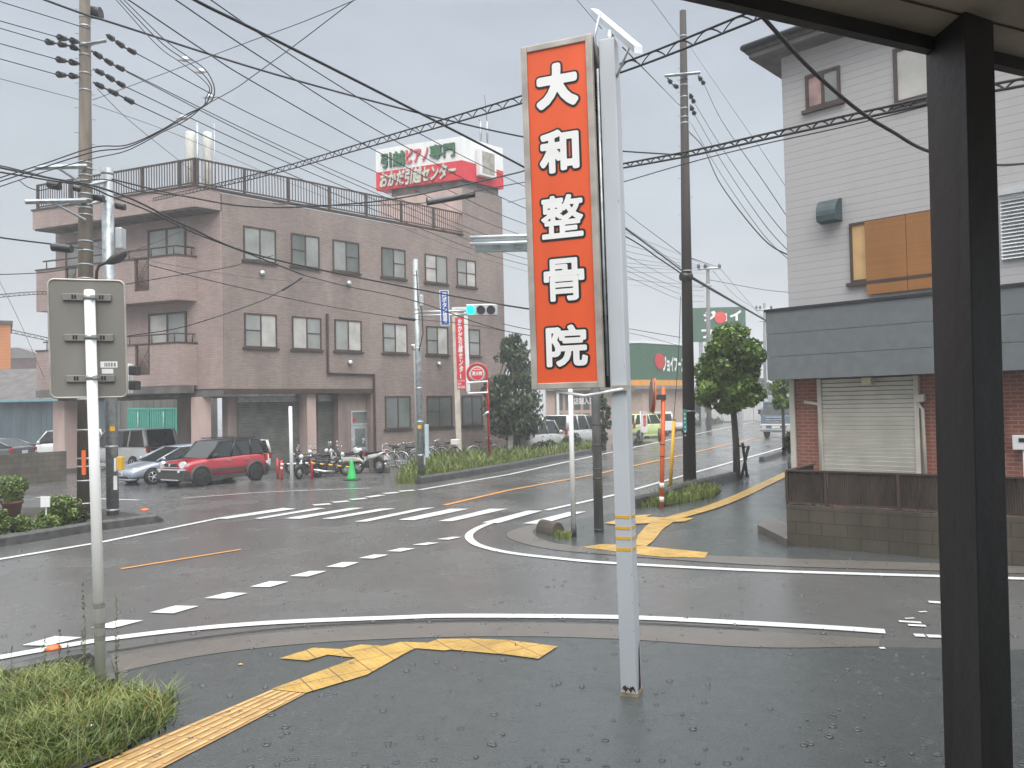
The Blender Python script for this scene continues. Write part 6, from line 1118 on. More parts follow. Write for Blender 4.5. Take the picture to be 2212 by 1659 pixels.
for k in range(n_): t0, t1 = k/n_, (k+1)/n_; mb.fbox(FBn, b0+(b1-b0)*t0, b0+(b1-b0)*t1, .02*math.sin(5*t0), .02*math.sin(5*t0)+.012, bz0, bz1+.1*t0)
mb.build('cloth', M['bancloth'], BN); MB().tube(FBn.p(b0-.03, 0, 0), FBn.p(b0-.03, 0, bz1+.2), .025, n=8).tube(FBn.p(b0-.03, 0, bz1+.1), FBn.p(b1, 0, bz1+.15), .015, n=6).build('pole', M['whitep'], BN)
mb = MB(); text(mb, '売\n出\n中', FBn, b0+(b1-b0)*.3, b1-(b1-b0)*.2, bz0+.35, bz1-.1, .035, .04, .006); mb.build('lettering', M['red'], BN)
aq = G(1103, 985); FA8 = Fr(P(1097, 930, 37.0)[:2], 90); w8, z8 = FA8.hit(1108, 905); z7 = FA8.hit(1100, 941)[1]; z6 = FA8.hit(1100, 968)[1]
A8 = thing('amber_sign', 'amber sign reading 38 above a white board at the conifer trunk', 'sign', FA8.p(w8/2, 0, 0)); MB().fbox(FA8, 0, w8, -.05, 0, z7, z8).build('panel', M['sign38'], A8); MB().fbox(FA8, 0, w8, -.06, .0, .1, z7-.01).build('board', M['whitep'], A8); MB().fbox(FA8, .02, w8-.02, .001, .006, z7+(z8-z7)*.72, z8-.03).build('band', M['orangep'], A8)
mb = MB(); text(mb, '38', FA8, .02, w8-.02, z7+.12, z7+.40, .002, .05, .004); mb.build('lettering', M['letterk'], A8)
# far utility poles
for px, y0, y1, Yd, arms, lb in ((1529, 572, 905, 66, ((1507, 1556, 579), (1514, 1537, 616)), 'far grey utility pole rising behind the round tree and green signboard'), (1651, 655, 890, 95, ((1632, 1668, 668), (1640, 1665, 692)), 'farthest utility pole just left of the slate fascia')):
    b = (P(px+2, y1, Yd)[0], Yd, 0); tp_ = P(px, y0, Yd); U = thing('utility_pole', lb, 'utility pole', b, group='far utility poles'); MB().tube(b, tp_, .22, .15, 10).build('pole', mat('far_pole', (.16, .155, .15), .7), U)
    for xa, xb, y in arms: MB().path([P(xa, y+2, Yd-.2), P(xb, y, Yd-.2)], .09, 4, smooth=False).build('arm', M['steel'], U)
    for xa, xb, y in arms[:1]:
        for x_ in (xa+2, (xa+xb)/2-8, xb-2): c = P(x_, y-4, Yd-.2); MB().lathe([(.12, -.15), (.16, 0), (.08, .2)], c, 8).build('insulator', M['insul'], U)
# ================================================================ trees and shrubs
def tree(name, label, base, trunk_pts, r0, r1, crown, n, leaf, size, m, tm='trunk', limbs=7, cat='tree', group=None, squash=.75, droop=.3, edge=.55):
    t = thing(name, label, cat, base, group=group)
    if trunk_pts:
        mb = MB(); mb.path(trunk_pts, r0, 10, True, r1); top = np.array(trunk_pts[-1]); 
        for k in range(limbs):
            c = crown[int(rng.integers(len(crown)))]; s_ = np.array(trunk_pts[-2])+(top-np.array(trunk_pts[-2]))*rng.uniform(.1, 1); e_ = np.array(c[:3]); mid = (s_+e_)/2+np.array([0, 0, .12]); mb.path([s_, mid, e_], r1*.75, 6, True, r1*.2)
        mb.build('trunk', M[tm], t)
    q = crown_points(crown, n, squash, edge); quads('crown', leaves(q, n, leaf, droop), M[m], t); return t
tb = np.array(G(1592, 1036)); Yt_ = tb[1]; def_c = P(1580, 785, Yt_); kx = Yt_/FPX
cl = clumps((def_c[0], Yt_, def_c[2]), 68*kx, 70*kx, 88*kx, 74, .20, .40)+clumps((def_c[0]-.1, Yt_, def_c[2]-65*kx), 72*kx, 70*kx, 40*kx, 26, .2, .34)
tree('street_tree', 'round green street tree with a straight trunk by the right pavement', tuple(tb), [tuple(tb), P(1590, 960, Yt_), P(1584, 880, Yt_), P(1580, 800, Yt_), P(1578, 730, Yt_)], .115, .07, cl, 15000, .17, .15, 'leaf', limbs=16)
t = thing('tree_stakes', 'dark crossed wooden tree stakes at the foot of the round street tree', 'stakes', G(1607, 1035))
MB().path([P(1601, 1035, Yt_-.1), P(1617, 963, Yt_-.1)], .045, 6).path([P(1614, 1030, Yt_+.05), P(1604, 957, Yt_+.05)], .045, 6).path([P(1592, 962, Yt_-.05), P(1612, 966, Yt_-.05)], .03, 6).build('stake', M['poled'], t)
# conifer
cb = np.array(G(1116, 982)); Yc = 37.0; cb = np.array((P(1116, 980, Yc)[0], Yc, 0)); kc = Yc/FPX; cl = []
for i in range(90):
    f = rng.uniform(0, 1)**.8; y_ = 718+f*215; w_ = 8+46*min(1, (f*1.75))**.8*(1-.25*max(0, f-.75)/.25); an = rng.uniform(0, 2*math.pi); rr = w_*kc*rng.uniform(.5, 1); c = P(1108+6*f, y_, Yc); cl.append((c[0]+rr*math.cos(an), Yc+rr*math.sin(an), c[2], .30+.28*f))
tree('conifer_tree', 'dark drooping conifer at the far corner of the brown office', tuple(cb), [tuple(cb), P(1115, 900, Yc), P(1110, 800, Yc), P(1106, 722, Yc)], .17, .05, cl, 9000, .22, .2, 'leafd', limbs=14, droop=1.2, edge=.3)
# slim dark tree behind the grey pole, far trees along the road
for x, yb_, Yd, wx, y0, y1, n, lb, mm in ((1304, 972, 41, 14, 838, 962, 2600, 'slim dark tree between the grey signal pole and the pale sign pole', 'leafd'), (1690, 960, 34, 26, 800, 888, 2600, 'dark tree overhanging the truck at the house corner', 'leaf'), (1512, 905, 80, 22, 830, 900, 1200, 'hazy tree with a pale trunk beyond the dark utility pole', 'leaff'), (1648, 893, 105, 26, 820, 885, 1500, 'hazy far tree behind the round street tree', 'leaff'), (1440, 930, 120, 30, 840, 905, 900, 'far tree behind the store corner', 'leaff'), (1600, 890, 150, 42, 830, 886, 1400, 'broad far tree at the end of the road', 'leaff'), (1720, 890, 160, 40, 825, 886, 1400, 'far tree at the end of the road behind the truck', 'leaff')):
    kd = Yd/FPX; c = P(x, (y0+y1)/2, Yd); b = (c[0], Yd, 0)
    cl = clumps((c[0], Yd, c[2]), wx*kd, wx*kd, (y1-y0)/2*kd, 30, wx*kd*.2, wx*kd*.42)
    tree('roadside_tree', lb, b, [b, (c[0], Yd, c[2]-(y1-y0)*.35*kd), (c[0], Yd, c[2])], .10*Yd/40, .05*Yd/40, cl, n, .24*max(1, Yd/50), .2, mm, limbs=6, group='trees further along the road')
# bushes
def bush(name, label, x0, x1, y0, y1, Yd, n, leaf, m, group=None, base_z=0):
    kd = Yd/FPX; c = P((x0+x1)/2, (y0+y1)/2, Yd); rx, rz = (x1-x0)/2*kd, (y1-y0)/2*kd
    cl = clumps((c[0], Yd, c[2]), rx*.72, rx*.72, rz*.72, 34, rx*.2, rx*.36); b = (c[0], Yd, base_z); t = thing(name, label, 'bush', b, group=group)
    mb = MB()
    for k in range(7): e_ = cl[k]; mb.path([(c[0]+rng.normal()*.04, Yd+rng.normal()*.04, base_z), ((c[0]+e_[0])/2, (Yd+e_[1])/2, (base_z+e_[2])/2+.03), e_[:3]], .014, 5, True, .005)
    mb.build('stem', M['trunk'], t); quads('foliage', leaves(crown_points(cl, n, .9, .5), n, leaf, .1), M[m], t); return t
Yl = 16.6
bush('round_shrub', 'large light green round shrub beside the foot of the left utility pole', 72, 186, 1062, 1152, Yl, 5200, .075, 'leafs')
bush('round_shrub', 'dull clipped round shrub growing in a terracotta pot at the left edge', -22, 64, 1018, 1088, 18.6, 4600, .06, 'leafs', base_z=.40)
pc = (P(26, 1090, 18.6)[0], 18.6, 0); tpt = thing('plant_pot', 'weathered terracotta pot holding the clipped round shrub', 'pot', pc); MB().lathe([(.15, 0), (.21, .34), (.24, .36), (.24, .42), (.21, .42), (.19, .36)], pc, 18).build('pot', M['terracotta'], tpt)
bush('low_shrub', 'low shrub at the left frame edge behind the dark kerb', -20, 26, 1090, 1165, 15.2, 1800, .06, 'leafs'); bush('low_shrub', 'middle low shrub behind the dark kerb, left of the large round shrub', 14, 76, 1108, 1158, 15.6, 2200, .06, 'leafs'); bush('low_shrub', 'small yellowish shrub at the kerb just in front of the large round shrub', 74, 132, 1112, 1150, 15.9, 1800, .055, 'leafs'); bush('low_shrub', 'reddish green small shrub against the foot of the utility pole', 150, 196, 1085, 1140, 17.0, 1200, .06, 'leafb')
lab_ = P(97, 1085, 16.0); MB().box(lab_[0]-.09, lab_[0]+.09, 16.0, 16.03, lab_[2]-.1, lab_[2]+.12).box(lab_[0]-.012, lab_[0]+.012, 16.031, 16.05, .05, lab_[2]-.1).build('plant_label', M['whitep'], label='small white plant label standing in the large round shrub', cat='label')
for x0, x1, y0, y1, Yd, lb in ((1150, 1222, 946, 1000, 37.5, 'brownish roadside bush in front of the white vans, left one'), (1212, 1262, 930, 985, 39.5, 'darker bush with a taller leafy shoot by the thin white pole'), (1255, 1312, 948, 980, 41.5, 'low bush beside the grey signal pole by the far kerb'), (1362, 1396, 944, 972, 46, 'small bush at the end of the far kerb right of the pale pole')): bush('roadside_bush', lb, x0, x1, y0, y1, Yd, 1900, .14, 'leafb', 'bushes along the far kerb')
bush('roadside_bush', 'leafy bush at the brick house corner beside the pavement', 1686, 1722, 925, 992, 22.5, 1100, .10, 'leafb')
hg = MB(); 
grass('verge_grass', [G(1490, 925), G(1700, 893), G(1700, 887), G(1490, 905)], 2500, .5, 1.1, .12, M['leaff'], label='hazy grass verge along the far left side of the road', cat='grass', kind='stuff')
# far white fence and low far houses closing the road
Yf = 100; FF = Fr(P(1488, 900, 86)[:2], 62); FNf = thing('panel_fence', 'pale panel fence beyond the round tree at the far side of the road', 'fence', FF.p(10, 0, 0)); mb = MB()
for k in range(26): mb.fbox(FF, k*1.6, k*1.6+1.5, -.05, 0, .2, 2.6)
mb.build('panel', mat('pale_fence', (.42, .42, .40), .6), FNf)
for k in range(9): MB().fbox(FF, k*5-.08, k*5+.08, -.1, -.051, 0, 2.7).build('post', M['steel'], FNf)
for x0, x1, y0, Yd, lb, m1 in ((1560, 1650, 838, 190, 'far grey house at the end of the road', 'fardark'), (1660, 1760, 846, 210, 'far pale house behind the truck at the end of the road', 'frost'), (1440, 1545, 842, 170, 'far low building behind the pale panel fence', 'signback')):
    F_ = Fr(P(x0, 880, Yd)[:2], 90); w_ = F_.hit(x1, 880)[0]; z_ = F_.hit((x0+x1)/2, y0)[1]; t = thing('far_house', lb, 'house', F_.p(w_/2, 0, 0), group='far houses'); MB().fbox(F_, 0, w_, -9, 0, 0, z_*.68).build('wall', M[m1], t); MB().prism([F_.p(-.6, .6, z_*.68), F_.p(w_+.6, .6, z_*.68), F_.p(w_*.8, -4.5, z_), F_.p(w_*.2, -4.5, z_)], (0, -.001, .3)).build('roof', M['greyroof'], t)
    for k in range(3): MB().fbox(F_, w_*(.15+.3*k), w_*(.27+.3*k), .0, .05, z_*.3, z_*.5).build('window', M['glass'], t)
# ---------------------------------------------------------------- grass
grass('near_grass', [G(*q) for q in ((-90, 1500), (0, 1485), (170, 1446), (204, 1484), (300, 1500), (372, 1518), (360, 1568), (255, 1636), (150, 1676), (-90, 1745))], 8500, .05, .27, .0040, lean=.7, label='lush wet grass and weeds on the near verge around the white pole', cat='grass', kind='stuff')
grass('far_grass', [G(*q) for q in ((850, 1046), (912, 1044), (1097, 1013), (1276, 979), (1276, 970), (1097, 985), (960, 990), (905, 1012))], 9000, .25, .75, .02, label='tall yellow-green grass along the far kerb before the office', cat='grass', kind='stuff')
grass('pole_grass', [G(*q) for q in ((1380, 1097), (1440, 1094), (1540, 1076), (1556, 1062), (1500, 1048), (1440, 1062))], 4200, .10, .34, .010, label='grass tuft around the yellow and orange poles', cat='grass', kind='stuff')
grass('kerb_block_grass', [G(*q) for q in ((1198, 1164), (1235, 1166), (1240, 1156), (1205, 1152))], 260, .06, .2, .006, label='weeds at the foot of the mossy kerb block', cat='grass', kind='stuff')
grass('near_weeds', [G(*q) for q in ((-90, 1500), (0, 1485), (170, 1446), (204, 1484), (300, 1500), (390, 1520), (372, 1572), (255, 1640), (150, 1676), (-90, 1745))], 900, .05, .22, .009, M['leafs'], lean=.8, label='broad-leaved weeds and dry stems mixed into the near grass', cat='weeds', kind='stuff')
grass('dry_stems', [G(*q) for q in ((-60, 1520), (150, 1500), (330, 1520), (395, 1530), (350, 1590), (150, 1660), (-60, 1700))], 260, .18, .42, .0028, mat('dry_straw', (.30, .23, .10), .7, var=.3), lean=.5, label='dry straw-coloured stems scattered through the near grass', cat='dry stems', kind='stuff')
# tall weeds and white flowers in the near grass
for x, yb_, yt, lb in ((335//1, 0, 0, ''),):
    pass
for i, (x, yb_, yt, w_) in enumerate(((255, 1500, 1275, 8), (262-86, 1490, 1352, 6), (250-150, 1480, 1375, 6), (182, 1475, 1258, 7), (30, 1490, 1395, 5), (132, 1475, 1360, 5), (150, 1492, 1390, 5))):
    b = np.array(G(x, yb_)); tt = np.array(P(x+rng.uniform(-6, 6), yt, b[1])); m_ = (b+tt)/2+rng.normal(size=3)*.012; t = thing('tall_weed', ['tallest weed stalk just right of the white pole', 'thin weed stalk left of the white pole', 'thin weed stalk left of the orange kerb reflector', 'tall weed stalk just left of the white pole', 'weed stalk nearest the left frame edge', 'weed stalk behind the orange kerb reflector', 'short weed stalk right of the orange kerb reflector'][i], 'weed', tuple(b), group='tall weeds in the near grass')
    MB().path([b, m_, tt], .004, 4, True, .0015).build('stem', M['grass'], t); n_ = int(np.linalg.norm(tt-b)*95); f = rng.uniform(.15, 1, n_)[:, None]; c = b+(tt-b)*f+rng.normal(size=(n_, 3))*np.array([.012, .012, .004])*(1.4-f); quads('foliage', leaves(c, n_, .034, -.2, .28), M['leafb'], t)
for i, (x, y, lb) in enumerate(((303, 1492, 'pale flower right of the white pole foot, highest one'), (222-54, 1490, 'white flower above the grass left of the white pole foot'), (186, 1495, 'broad white flower left of the white pole'), (200, 1487, 'white flower touching the white pole'), (101, 1520, 'white flower low in the middle of the grass'), (196, 1570, 'white flower in the lower grass under the white pole'))):
    c = np.array(P(x, y, G(x, y+22)[1])); V = []
    for k in range(5):
        a = rng.uniform(0, 6.28); d = np.array([math.cos(a), math.sin(a), .7])*.022; s_ = np.array([-math.sin(a), math.cos(a), 0])*.010; V.append([c, c+d*.5+s_, c+d, c+d*.5-s_])
    t = thing('white_flower', lb, 'flower', (c[0], c[1], 0), group='white flowers in the grass'); quads('petal', np.array(V), M['petal'], t); MB().path([(c[0], c[1], 0), tuple(c)], .002, 4).build('stem', M['grass'], t)
a = np.array(G(100, 1441)); rf = thing('kerb_reflector', 'orange reflector disc on top of the near kerb', 'reflector', (a[0], a[1]+.12, .12)); MB().lathe([(.07, .0), (.07, .02), (.05, .035), (.02, .04)], (a[0], a[1]+.12, .13), 16).build('disc', M['orangep'], rf)
a = np.array(G(313, 1120)); rf = thing('kerb_reflector', 'orange reflector on the end of the dark far-left kerb', 'reflector', (a[0], a[1], .18)); MB().lathe([(.10, .0), (.10, .02), (.06, .04), (.02, .045)], (a[0], a[1], .185), 16).build('disc', M['orangep'], rf)
for x, y, lb in ((519, 1435, 'small yellow fallen leaf on the wet pavement'), (226, 1615, 'white scrap lying at the grass edge'),):
    a = np.array(G(x, y, .012)); MB().add([a+[-.03, 0, 0], a+[0, -.02, .006], a+[.03, 0, .0], a+[0, .02, .004]], [(0, 1, 2, 3)]).build('fallen_leaf' if 'leaf' in lb else 'paper_scrap', M['yellow' if 'leaf' in lb else 'petal'], label=lb, cat='litter')
# crowns and rings where the rain strikes the water film
def splashes(n):
    V = []; F_ = []; k = 10
    for _ in range(n):
        Yd = 4.2+rng.uniform(0, 1)**1.7*24; X = rng.uniform(-.66, .66)*Yd; z = .006 if Yd < 9 else .003; r0 = rng.uniform(.008, .030); h = rng.uniform(.003, .011); b = len(V)
        for rr, hh in ((r0*.72, 0), (r0*.9, h), (r0*1.12, 0)):
            for j in range(k): t = 2*math.pi*j/k; V.append((X+rr*math.cos(t), Yd+rr*math.sin(t), z+.002+hh*(1+.3*math.sin(3*t+b))))
        for i in (0, 1):
            for j in range(k): j2 = (j+1) % k; F_.append((b+i*k+j, b+i*k+j2, b+(i+1)*k+j2, b+(i+1)*k+j))
        if rng.uniform() < .5:
            c = np.array((X+rng.normal()*.02, Yd+rng.normal()*.02, z+rng.uniform(.02, .07))); s_ = rng.uniform(.003, .006); b = len(V); V += [tuple(c+np.array(d)*s_) for d in ((1, 0, 0), (-1, 0, 0), (0, 1, 0), (0, -1, 0), (0, 0, 1.4), (0, 0, -1.4))]; F_ += [(b, b+2, b+4), (b+2, b+1, b+4), (b+1, b+3, b+4), (b+3, b, b+4), (b+2, b, b+5), (b+1, b+2, b+5), (b+3, b+1, b+5), (b, b+3, b+5)]
    me = bpy.data.meshes.new('rain_splashes'); me.from_pydata(V, [], F_); me.polygons.foreach_set('use_smooth', [True]*len(F_)); m = mat('splash_water', (.05, .053, .055), .08, spec=.6, var=.1); m.node_tree.nodes['Principled BSDF'].inputs['Metallic'].default_value = .1; me.materials.append(m)
    o = bpy.data.objects.new('rain_splashes', me); COL.objects.link(o); tag(o, 'small rings and drops where rain strikes the wet road and pavement', 'rain splashes', kind='stuff')
splashes(1150)
# ================================================================ overhead cables (real spans through the air)
def spline(pts, k=8):
    p_ = [np.array(q, float) for q in pts]; p_ = [2*p_[0]-p_[1]]+p_+[2*p_[-1]-p_[-2]]; o = []
    for i in range(1, len(p_)-2):
        a, b, c, d = p_[i-1:i+3]
        for j in range(k):
            t = j/k; o.append(.5*((2*b)+(-a+c)*t+(2*a-5*b+4*c-d)*t*t+(-a+3*b-3*c+d)*t**3))
    o.append(p_[-2]); return o
def cable(px, Y0, Y1, r, label, m='cable', group='overhead cables', lash=0, name='overhead_cable', sag=0):
    """px: photo pixels along the span; the span runs from depth Y0 to Y1"""
    q = np.array(px, float); d = np.r_[0, np.cumsum(np.linalg.norm(np.diff(q, axis=0), axis=1))]; t = d/d[-1]
    # perspective-correct depth along a straight span
    Y = 1/((1-t)/Y0+t/Y1); pts = spline([P(a, b, y) for (a, b), y in zip(px, Y)], 8 if len(px) > 2 else 10)
    mb = MB().path(pts, r, 6)
    if lash:
        lo = [np.array(p_)-[0, 0, lash] for p_ in pts]; mb.path(lo, r, 6); seg = np.linalg.norm(np.diff(np.array(pts), axis=0), axis=1); Ltot = seg.sum(); n_ = max(4, int(Ltot/(lash*3.6))); P2 = np.array(pts); cum = np.r_[0, np.cumsum(seg)]
        def at(s): return np.array([np.interp(s, cum, P2[:, i]) for i in range(3)])
        zz_ = []
        for k in range(n_):
            for f in np.linspace(0, 1, 7)[:-1]: zz_.append(at((k+f)*Ltot/n_)-[0, 0, lash*(1-abs(math.sin(math.pi*f)))])
        mb.path(zz_, r*.7, 4)
    o = mb.build(name, M[m], label=label, cat='cable', group=group); return o
Yu_ = 18.0; YF = 66
# heavy cables
cable([(300, -72), (425, 2), (548, 63), (830, 205), (1130, 360), (1300, 458), (1478, 588)], 8.5, 24, .020, 'thickest black cable sloping across the sky and behind the orange sign')
cable([(60, -14), (180, 30), (251, 52), (549, 147), (830, 225), (1097, 289), (1300, 322), (1474, 335)], 15, 24, .022, 'thick black cable crossing in front of the left utility pole top')
cable([(241, 387), (400, 424), (549, 447), (720, 443), (880, 425), (1097, 378), (1140, 366)], 18.2, 21, .020, 'slack black cable dipping over the roof railing to the orange sign')
cable([(590, 440), (760, 444), (930, 437), (1030, 413), (1130, 394), (1200, 384)], 19, 20.5, .012, 'thinner cable that carries the long black closure')
a, b = P(922, 438, 19.9), P(1025, 420, 20.2); t = thing('cable_closure', 'long black cable closure hanging before the rooftop billboard', 'cable closure', a); MB().path([a, tuple(np.array(a)+(np.array(b)-np.array(a))*.06), tuple(np.array(a)+(np.array(b)-np.array(a))*.94), b], .075, 10).build('case', M['black'], t)
for f in (.0, 1.0): c = np.array(a)+(np.array(b)-np.array(a))*f; MB().tube(c-[0, 0, .02], c+[0, 0, .14], .02, n=6).build('hanger', M['black'], t)
cable([(330, 428), (548, 377), (800, 304), (1097, 216), (1342, 137), (1600, 34), (1700, -10)], 26, 7, .012, 'pair of lashed wires with a spiral crossing the sky behind the orange sign', lash=.10)
cable([(1640, 28), (1751, 149), (1854, 238), (1927, 284), (2010, 328), (2140, 356), (2260, 350)], 6.2, 13.4, .020, 'dark service cable dropping from the canopy edge across the grey siding')
cable([(1300, 362), (1487, 327), (1646, 291), (1791, 258), (1927, 228), (2060, 198), (2230, 166)], 17, 9.5, .020, 'black bundled cables crossing the grey siding behind the timber post', lash=.09)
cable([(1330, 398), (1487, 352), (1646, 312), (1791, 281), (1927, 248), (2060, 214), (2230, 180)], 17, 9.5, .010, 'thin wire running below the bundled cables on the grey siding')
# dead-ended lines leaving left and right from the left utility pole
for i, (px, lb) in enumerate((([(-60, -20), (0, 3), (100, 34), (193, 63)], 'topmost power line entering from the left edge to the utility pole'), ([(-60, 26), (0, 45), (121, 79)], 'second power line from the top at the left edge'), ([(-60, 44), (0, 61), (96, 89)], 'third power line from the top at the left edge'), ([(-60, 76), (0, 94), (119, 127)], 'fourth power line from the top at the left edge'), ([(-60, 110), (0, 127), (119, 160)], 'fifth power line from the top at the left edge'), ([(-60, 155), (0, 170), (170, 215)], 'lowest thin wire of the upper set at the left edge'))): cable(px, Yu_-2.5, Yu_-1, .010 if i < 5 else .006, lb)
for px, r, lb in (([(296, 116), (549, 250), (813, 372), (1097, 498), (1300, 548), (1514, 580)], .013, 'power line from the pole arm, highest where it passes over the roof railing'), ([(271, 152), (549, 289), (813, 408), (1097, 522), (1300, 562), (1516, 582)], .012, 'upper wire of the close pair sloping over the roof railing'), ([(273, 155), (549, 297), (813, 418), (1097, 533), (1300, 572), (1518, 585)], .012, 'lower wire of the close pair sloping over the roof railing'), ([(271, 187), (549, 319), (813, 433), (1097, 548), (1300, 585), (1522, 590)], .012, 'power line just below the close pair over the roof railing'), ([(294, 225), (549, 342), (813, 455), (1097, 562), (1300, 598), (1526, 618)], .013, 'lowest of the long power lines crossing the office roof'), ([(200, 225), (405, 300), (700, 425), (1097, 575), (1300, 612), (1530, 622)], .006, 'faint thin wire below the long power lines over the office')):
    cable(px, Yu_+1, YF, r, lb)
for px, r, lb in (([(200, -50), (278, 0), (443, 111), (549, 178), (820, 330), (1097, 470), (1300, 530), (1516, 578)], .012, 'power line entering at the top edge right of the left pole'), ([(300, -52), (380, 0), (549, 114), (820, 285), (1097, 433), (1300, 512), (1520, 576)], .012, 'power line entering at the top edge left of the thickest cable'), ([(400, -40), (456, 0), (548, 64), (700, 165), (900, 285), (1097, 385), (1300, 480), (1527, 574)], .011, 'power line entering the top edge directly beside the thickest cable')): cable(px, 12, YF, r, lb)
# looping bundle
for dx, dy, r, lb in ((0, 0, .012, 'outer cable of the looping bundle right of the left pole'), (-9, 5, .012, 'middle cable of the looping bundle right of the left pole'), (-16, 12, .010, 'inner cable of the looping bundle right of the left pole')):
    cable([(262+dx, -6), (354+dx, 84+dy), (405+dx, 122+dy), (443+dx, 150+dy), (462+dx*.6, 185+dy*.4), (460+dx, 212), (440, 230-dy*.2), (403, 247+dy), (350, 280+dy*.5), (275, 313+dy), (203, 318+dy*2), (100, 352+dy*1.5), (0, 384+dy*1.6), (-50, 402+dy*1.6)], 16, 15, r, lb)
for x, y in ((405, 124), (440, 150), (458, 205), (402, 250)): c = P(x-6, y+4, 16); MB().ball(c, .06, 1.5, .6, 1, 8, 5).box(c[0]-.15, c[0]+.15, c[1]-.02, c[1]+.02, c[2]-.02, c[2]+.02).build('cable_spacer', M['alu'], label='pale spacer clip on the looping cable bundle', cat='cable clip', group='spacer clips on the looping bundle')
cable([(200, 216), (405, 140), (549, 86), (660, 45), (780, -6)], 18, 12, .007, 'thin wire rising from the left pole to the top edge', 'cableg'); cable([(403, 248), (500, 196), (548, 163), (650, 88), (770, -4)], 16, 12, .008, 'thin wire rising from the looping bundle to the top edge', 'cableg'); cable([(210, 192), (285, 265), (413, 367), (470, 410)], 18, 30, .008, 'faint wire slanting down from the left pole towards the roof', 'cableg')
# lower telecom bundles
cable([(-50, 352), (0, 362), (110, 385), (187, 398), (240, 413), (300, 437), (407, 490), (549, 549), (826, 610), (1097, 660), (1300, 688)], 15.5, 27, .022, 'thick telecom bundle sagging from the left edge over the balconies')
cable([(-50, 366), (0, 372), (110, 390), (187, 402), (240, 424), (320, 455), (420, 503), (548, 552), (655, 594)], 15.5, 21, .018, 'second telecom bundle just beneath the thick one')
cable([(-40, 358), (0, 358), (60, 372), (150, 392), (230, 388), (300, 412), (400, 424)], 16, 18.5, .014, 'twisted telecom cable ending near the grey steel pole')
cable([(655, 594), (747, 618), (896, 650), (1097, 716), (1300, 742)], 21, 27, .014, 'telecom cable continuing past the galvanised signal pole')
cable([(276, 726), (400, 705), (549, 656), (600, 632), (648, 603)], 17.5, 21, .013, 'cable rising from behind the road sign to the cable joint', sag=0)
a, b = P(610, 627, 20.6), P(652, 600, 21); MB().path([a, b], .03, 8).build('cable_joint', M['black'], label='dark cable joint in front of the office wall', cat='cable joint')
cable([(321, 572), (430, 600), (549, 628), (700, 660), (863, 687)], 18, 24, .011, 'thin cable descending across the office middle floor'); cable([(863, 688), (980, 697), (1097, 716)], 24, 27, .010, 'short cable right of the small black closure'); a, b = P(862, 686, 24), P(896, 691, 24.3); MB().path([a, b], .045, 8).build('cable_closure', M['black'], label='small black closure on the thin cable before the office', cat='cable closure')
cable([(271, 614), (400, 592), (494, 577), (549, 562), (590, 552)], 17.8, 22, .012, 'cable rising to the right in front of the lower balcony'); cable([(275, 547), (340, 522), (400, 496)], 17.6, 20, .008, 'short cable rising from the street lamp head'); cable([(200, 532), (330, 565), (549, 600), (700, 612)], 18, 27, .006, 'faint thin wire before the upper balcony', 'cableg')
cable([(-50, 505), (0, 513), (60, 521), (110, 527)], 16, 17, .018, 'thick cable leading to the black closure left of the utility pole'); cable([(155, 534), (180, 537)], 17.2, 17.9, .012, 'short cable from the black closure to the utility pole')
cable([(-40, 594), (0, 593), (90, 589), (171, 578)], 16, 18, .010, 'cable level with the upper balcony at the left edge'); cable([(-40, 640), (0, 636), (60, 631), (110, 629)], 20, 24, .010, 'lashed cable behind the road sign at the left edge', lash=.08); cable([(42, 390), (60, 404), (85, 411), (110, 405), (135, 390)], 17, 17.5, .010, 'hanging cable loop left of the utility pole')
cable([(23, 712), (60, 720), (105, 730)], 40, 38, .02, 'far cable between the orange house and the balconies', lash=.15); cable([(-10, 590), (40, 690), (95, 815)], 26, 30, .008, 'faint guy wire slanting down at the left edge', 'cableg')
cable([(1097, 438), (1180, 415), (1280, 380)], 30, 22, .010, 'short cable right of the roof tower rising to the orange sign')
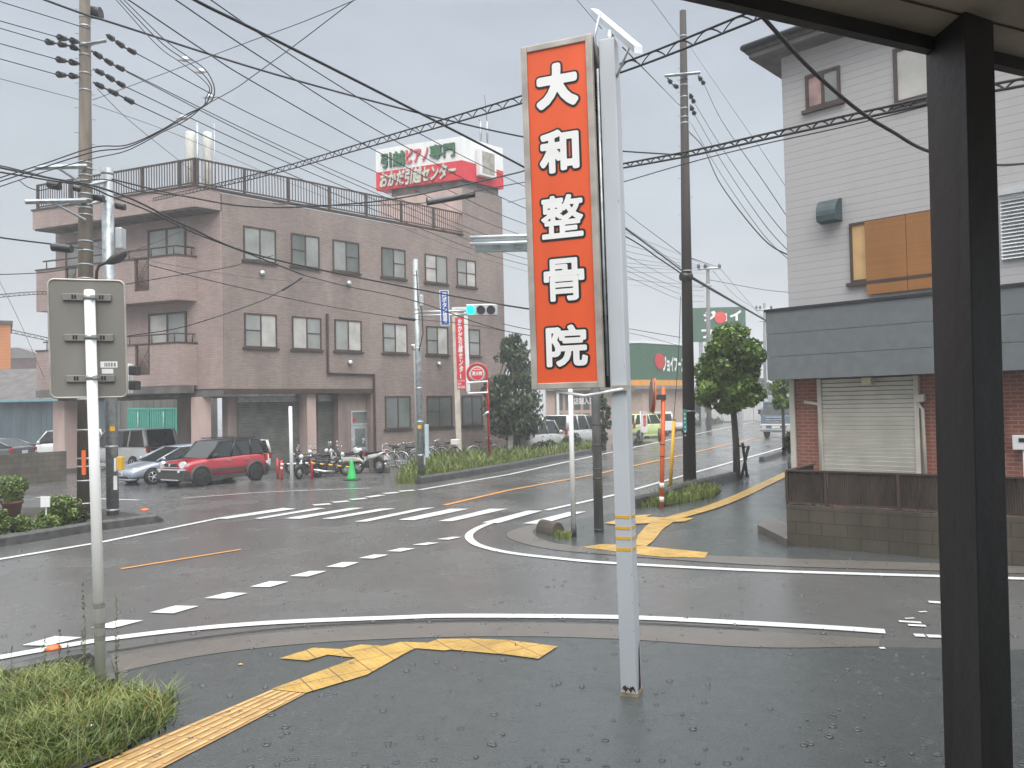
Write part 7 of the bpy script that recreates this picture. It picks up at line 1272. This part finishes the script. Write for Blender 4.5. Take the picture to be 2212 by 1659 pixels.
# wires round the right utility pole
for px, Y0, Y1, r, lb in (([(1521, 182), (1560, 262), (1648, 390), (1716, 492)], 24, 17.15, .010, 'outermost wire dropping from the right pole arm to the grey house'), ([(1500, 222), (1560, 320), (1648, 446), (1716, 530)], 24, 17.15, .009, 'second wire dropping from the right pole to the grey house'), ([(1500, 247), (1560, 350), (1648, 480), (1716, 556)], 24, 17.15, .009, 'third wire dropping from the right pole to the grey house'), ([(1494, 268), (1560, 380), (1648, 505), (1716, 572)], 24, 17.15, .009, 'lowest fine wire dropping from the right pole to the grey house'), ([(1488, 284), (1520, 320), (1558, 400), (1648, 515), (1716, 558)], 24, 17.15, .016, 'thick cable dropping from the right pole to the grey house'), ([(1487, 96), (1585, 238), (1650, 332), (1716, 432)], 24, 17.15, .006, 'finest wire from the right pole top with a small node'), ([(1345, 102), (1470, 230)], 7.2, 23.8, .006, 'thin wire from the pale sign pole to the right utility pole'), ([(1396, -16), (1467, 80)], 18, 24, .007, 'thin wire from the top edge to the right utility pole'), ([(1240, -8), (1300, 62)], 8, 7, .004, 'thin wire from the top edge to the sign pole arm'), ([(1200, 336), (1353, 460), (1470, 548)], 30, 24, .010, 'upper wire rising left from the right pole behind the sign'), ([(1240, 415), (1354, 493), (1470, 577)], 30, 24, .009, 'middle wire rising left from the right pole behind the sign'), ([(1140, 398), (1354, 512), (1420, 556), (1485, 600)], 22, 24, .02, 'thick cable reaching the black joint on the right pole'), ([(1200, 470), (1355, 553), (1467, 610), (1520, 622)], 40, 66, .016, 'far wire, topmost of four left of the right pole'), ([(1200, 500), (1355, 575), (1467, 622), (1520, 628)], 40, 66, .016, 'far wire, second of four left of the right pole'), ([(1200, 512), (1355, 585), (1467, 634), (1520, 640)], 40, 66, .016, 'far wire, third of four left of the right pole'), ([(1200, 540), (1355, 598), (1467, 646), (1520, 652)], 40, 66, .016, 'far wire, lowest of four left of the right pole'), ([(1495, 600), (1560, 638), (1645, 687), (1720, 730)], 24, 60, .045, 'thick lashed cable from the right pole passing over the round tree'), ([(1494, 558), (1530, 570), (1556, 578)], 24, 64, .015, 'wire from the right pole to the far pole arm'), ([(1530, 604), (1645, 625), (1720, 633)], 66, 60, .03, 'dark wire from the far pole to the grey house wall'), ([(1556, 580), (1600, 632), (1651, 690)], 66, 95, .02, 'wire between the two far utility poles, right one'), ([(1540, 585), (1590, 640), (1640, 672)], 66, 95, .02, 'wire between the two far utility poles, left one'), ([(1340, 707), (1470, 729)], 34, 30, .014, 'dark low cable left of the right pole above the store'), ([(1342, 716), (1400, 728), (1470, 748)], 38, 40, .012, 'thin low cable left of the right pole above the store'), ([(1470, 640), (1466, 760), (1455, 910)], 24.5, 24, .010, 'thin guy wire slanting down beside the right utility pole'), ([(1088, 660), (1140, 668), (1200, 676)], 27, 26, .014, 'lashed wire beside the office corner, upper one'), ([(1088, 700), (1140, 711), (1200, 718)], 27, 26, .014, 'lashed wire beside the office corner, lower one')):
    cable(px, Y0, Y1, r, lb, 'cableg' if 'far' in lb or 'fine' in lb else 'cable')
# ---------------------------------------------------------------- rain haze in the air
if HAZE > 0:
    hz = MB().box(-120, 150, -12, 330, -1.2, 26); m = bpy.data.materials.new('rain_haze'); m.use_nodes = True; t = m.node_tree; t.nodes.clear(); o = N(t, 'ShaderNodeOutputMaterial'); v = N(t, 'ShaderNodeVolumePrincipled'); v.inputs['Color'].default_value = (.86, .88, .9, 1); v.inputs['Density'].default_value = HAZE; v.inputs['Anisotropy'].default_value = .1; t.links.new(v.outputs[0], o.inputs['Volume'])
    h = hz.build('haze', m, kind='stuff', label='pale rain haze hanging in the air over the street', cat='haze'); SC.cycles.volume_bounces = 2; SC.cycles.volume_max_steps = 16
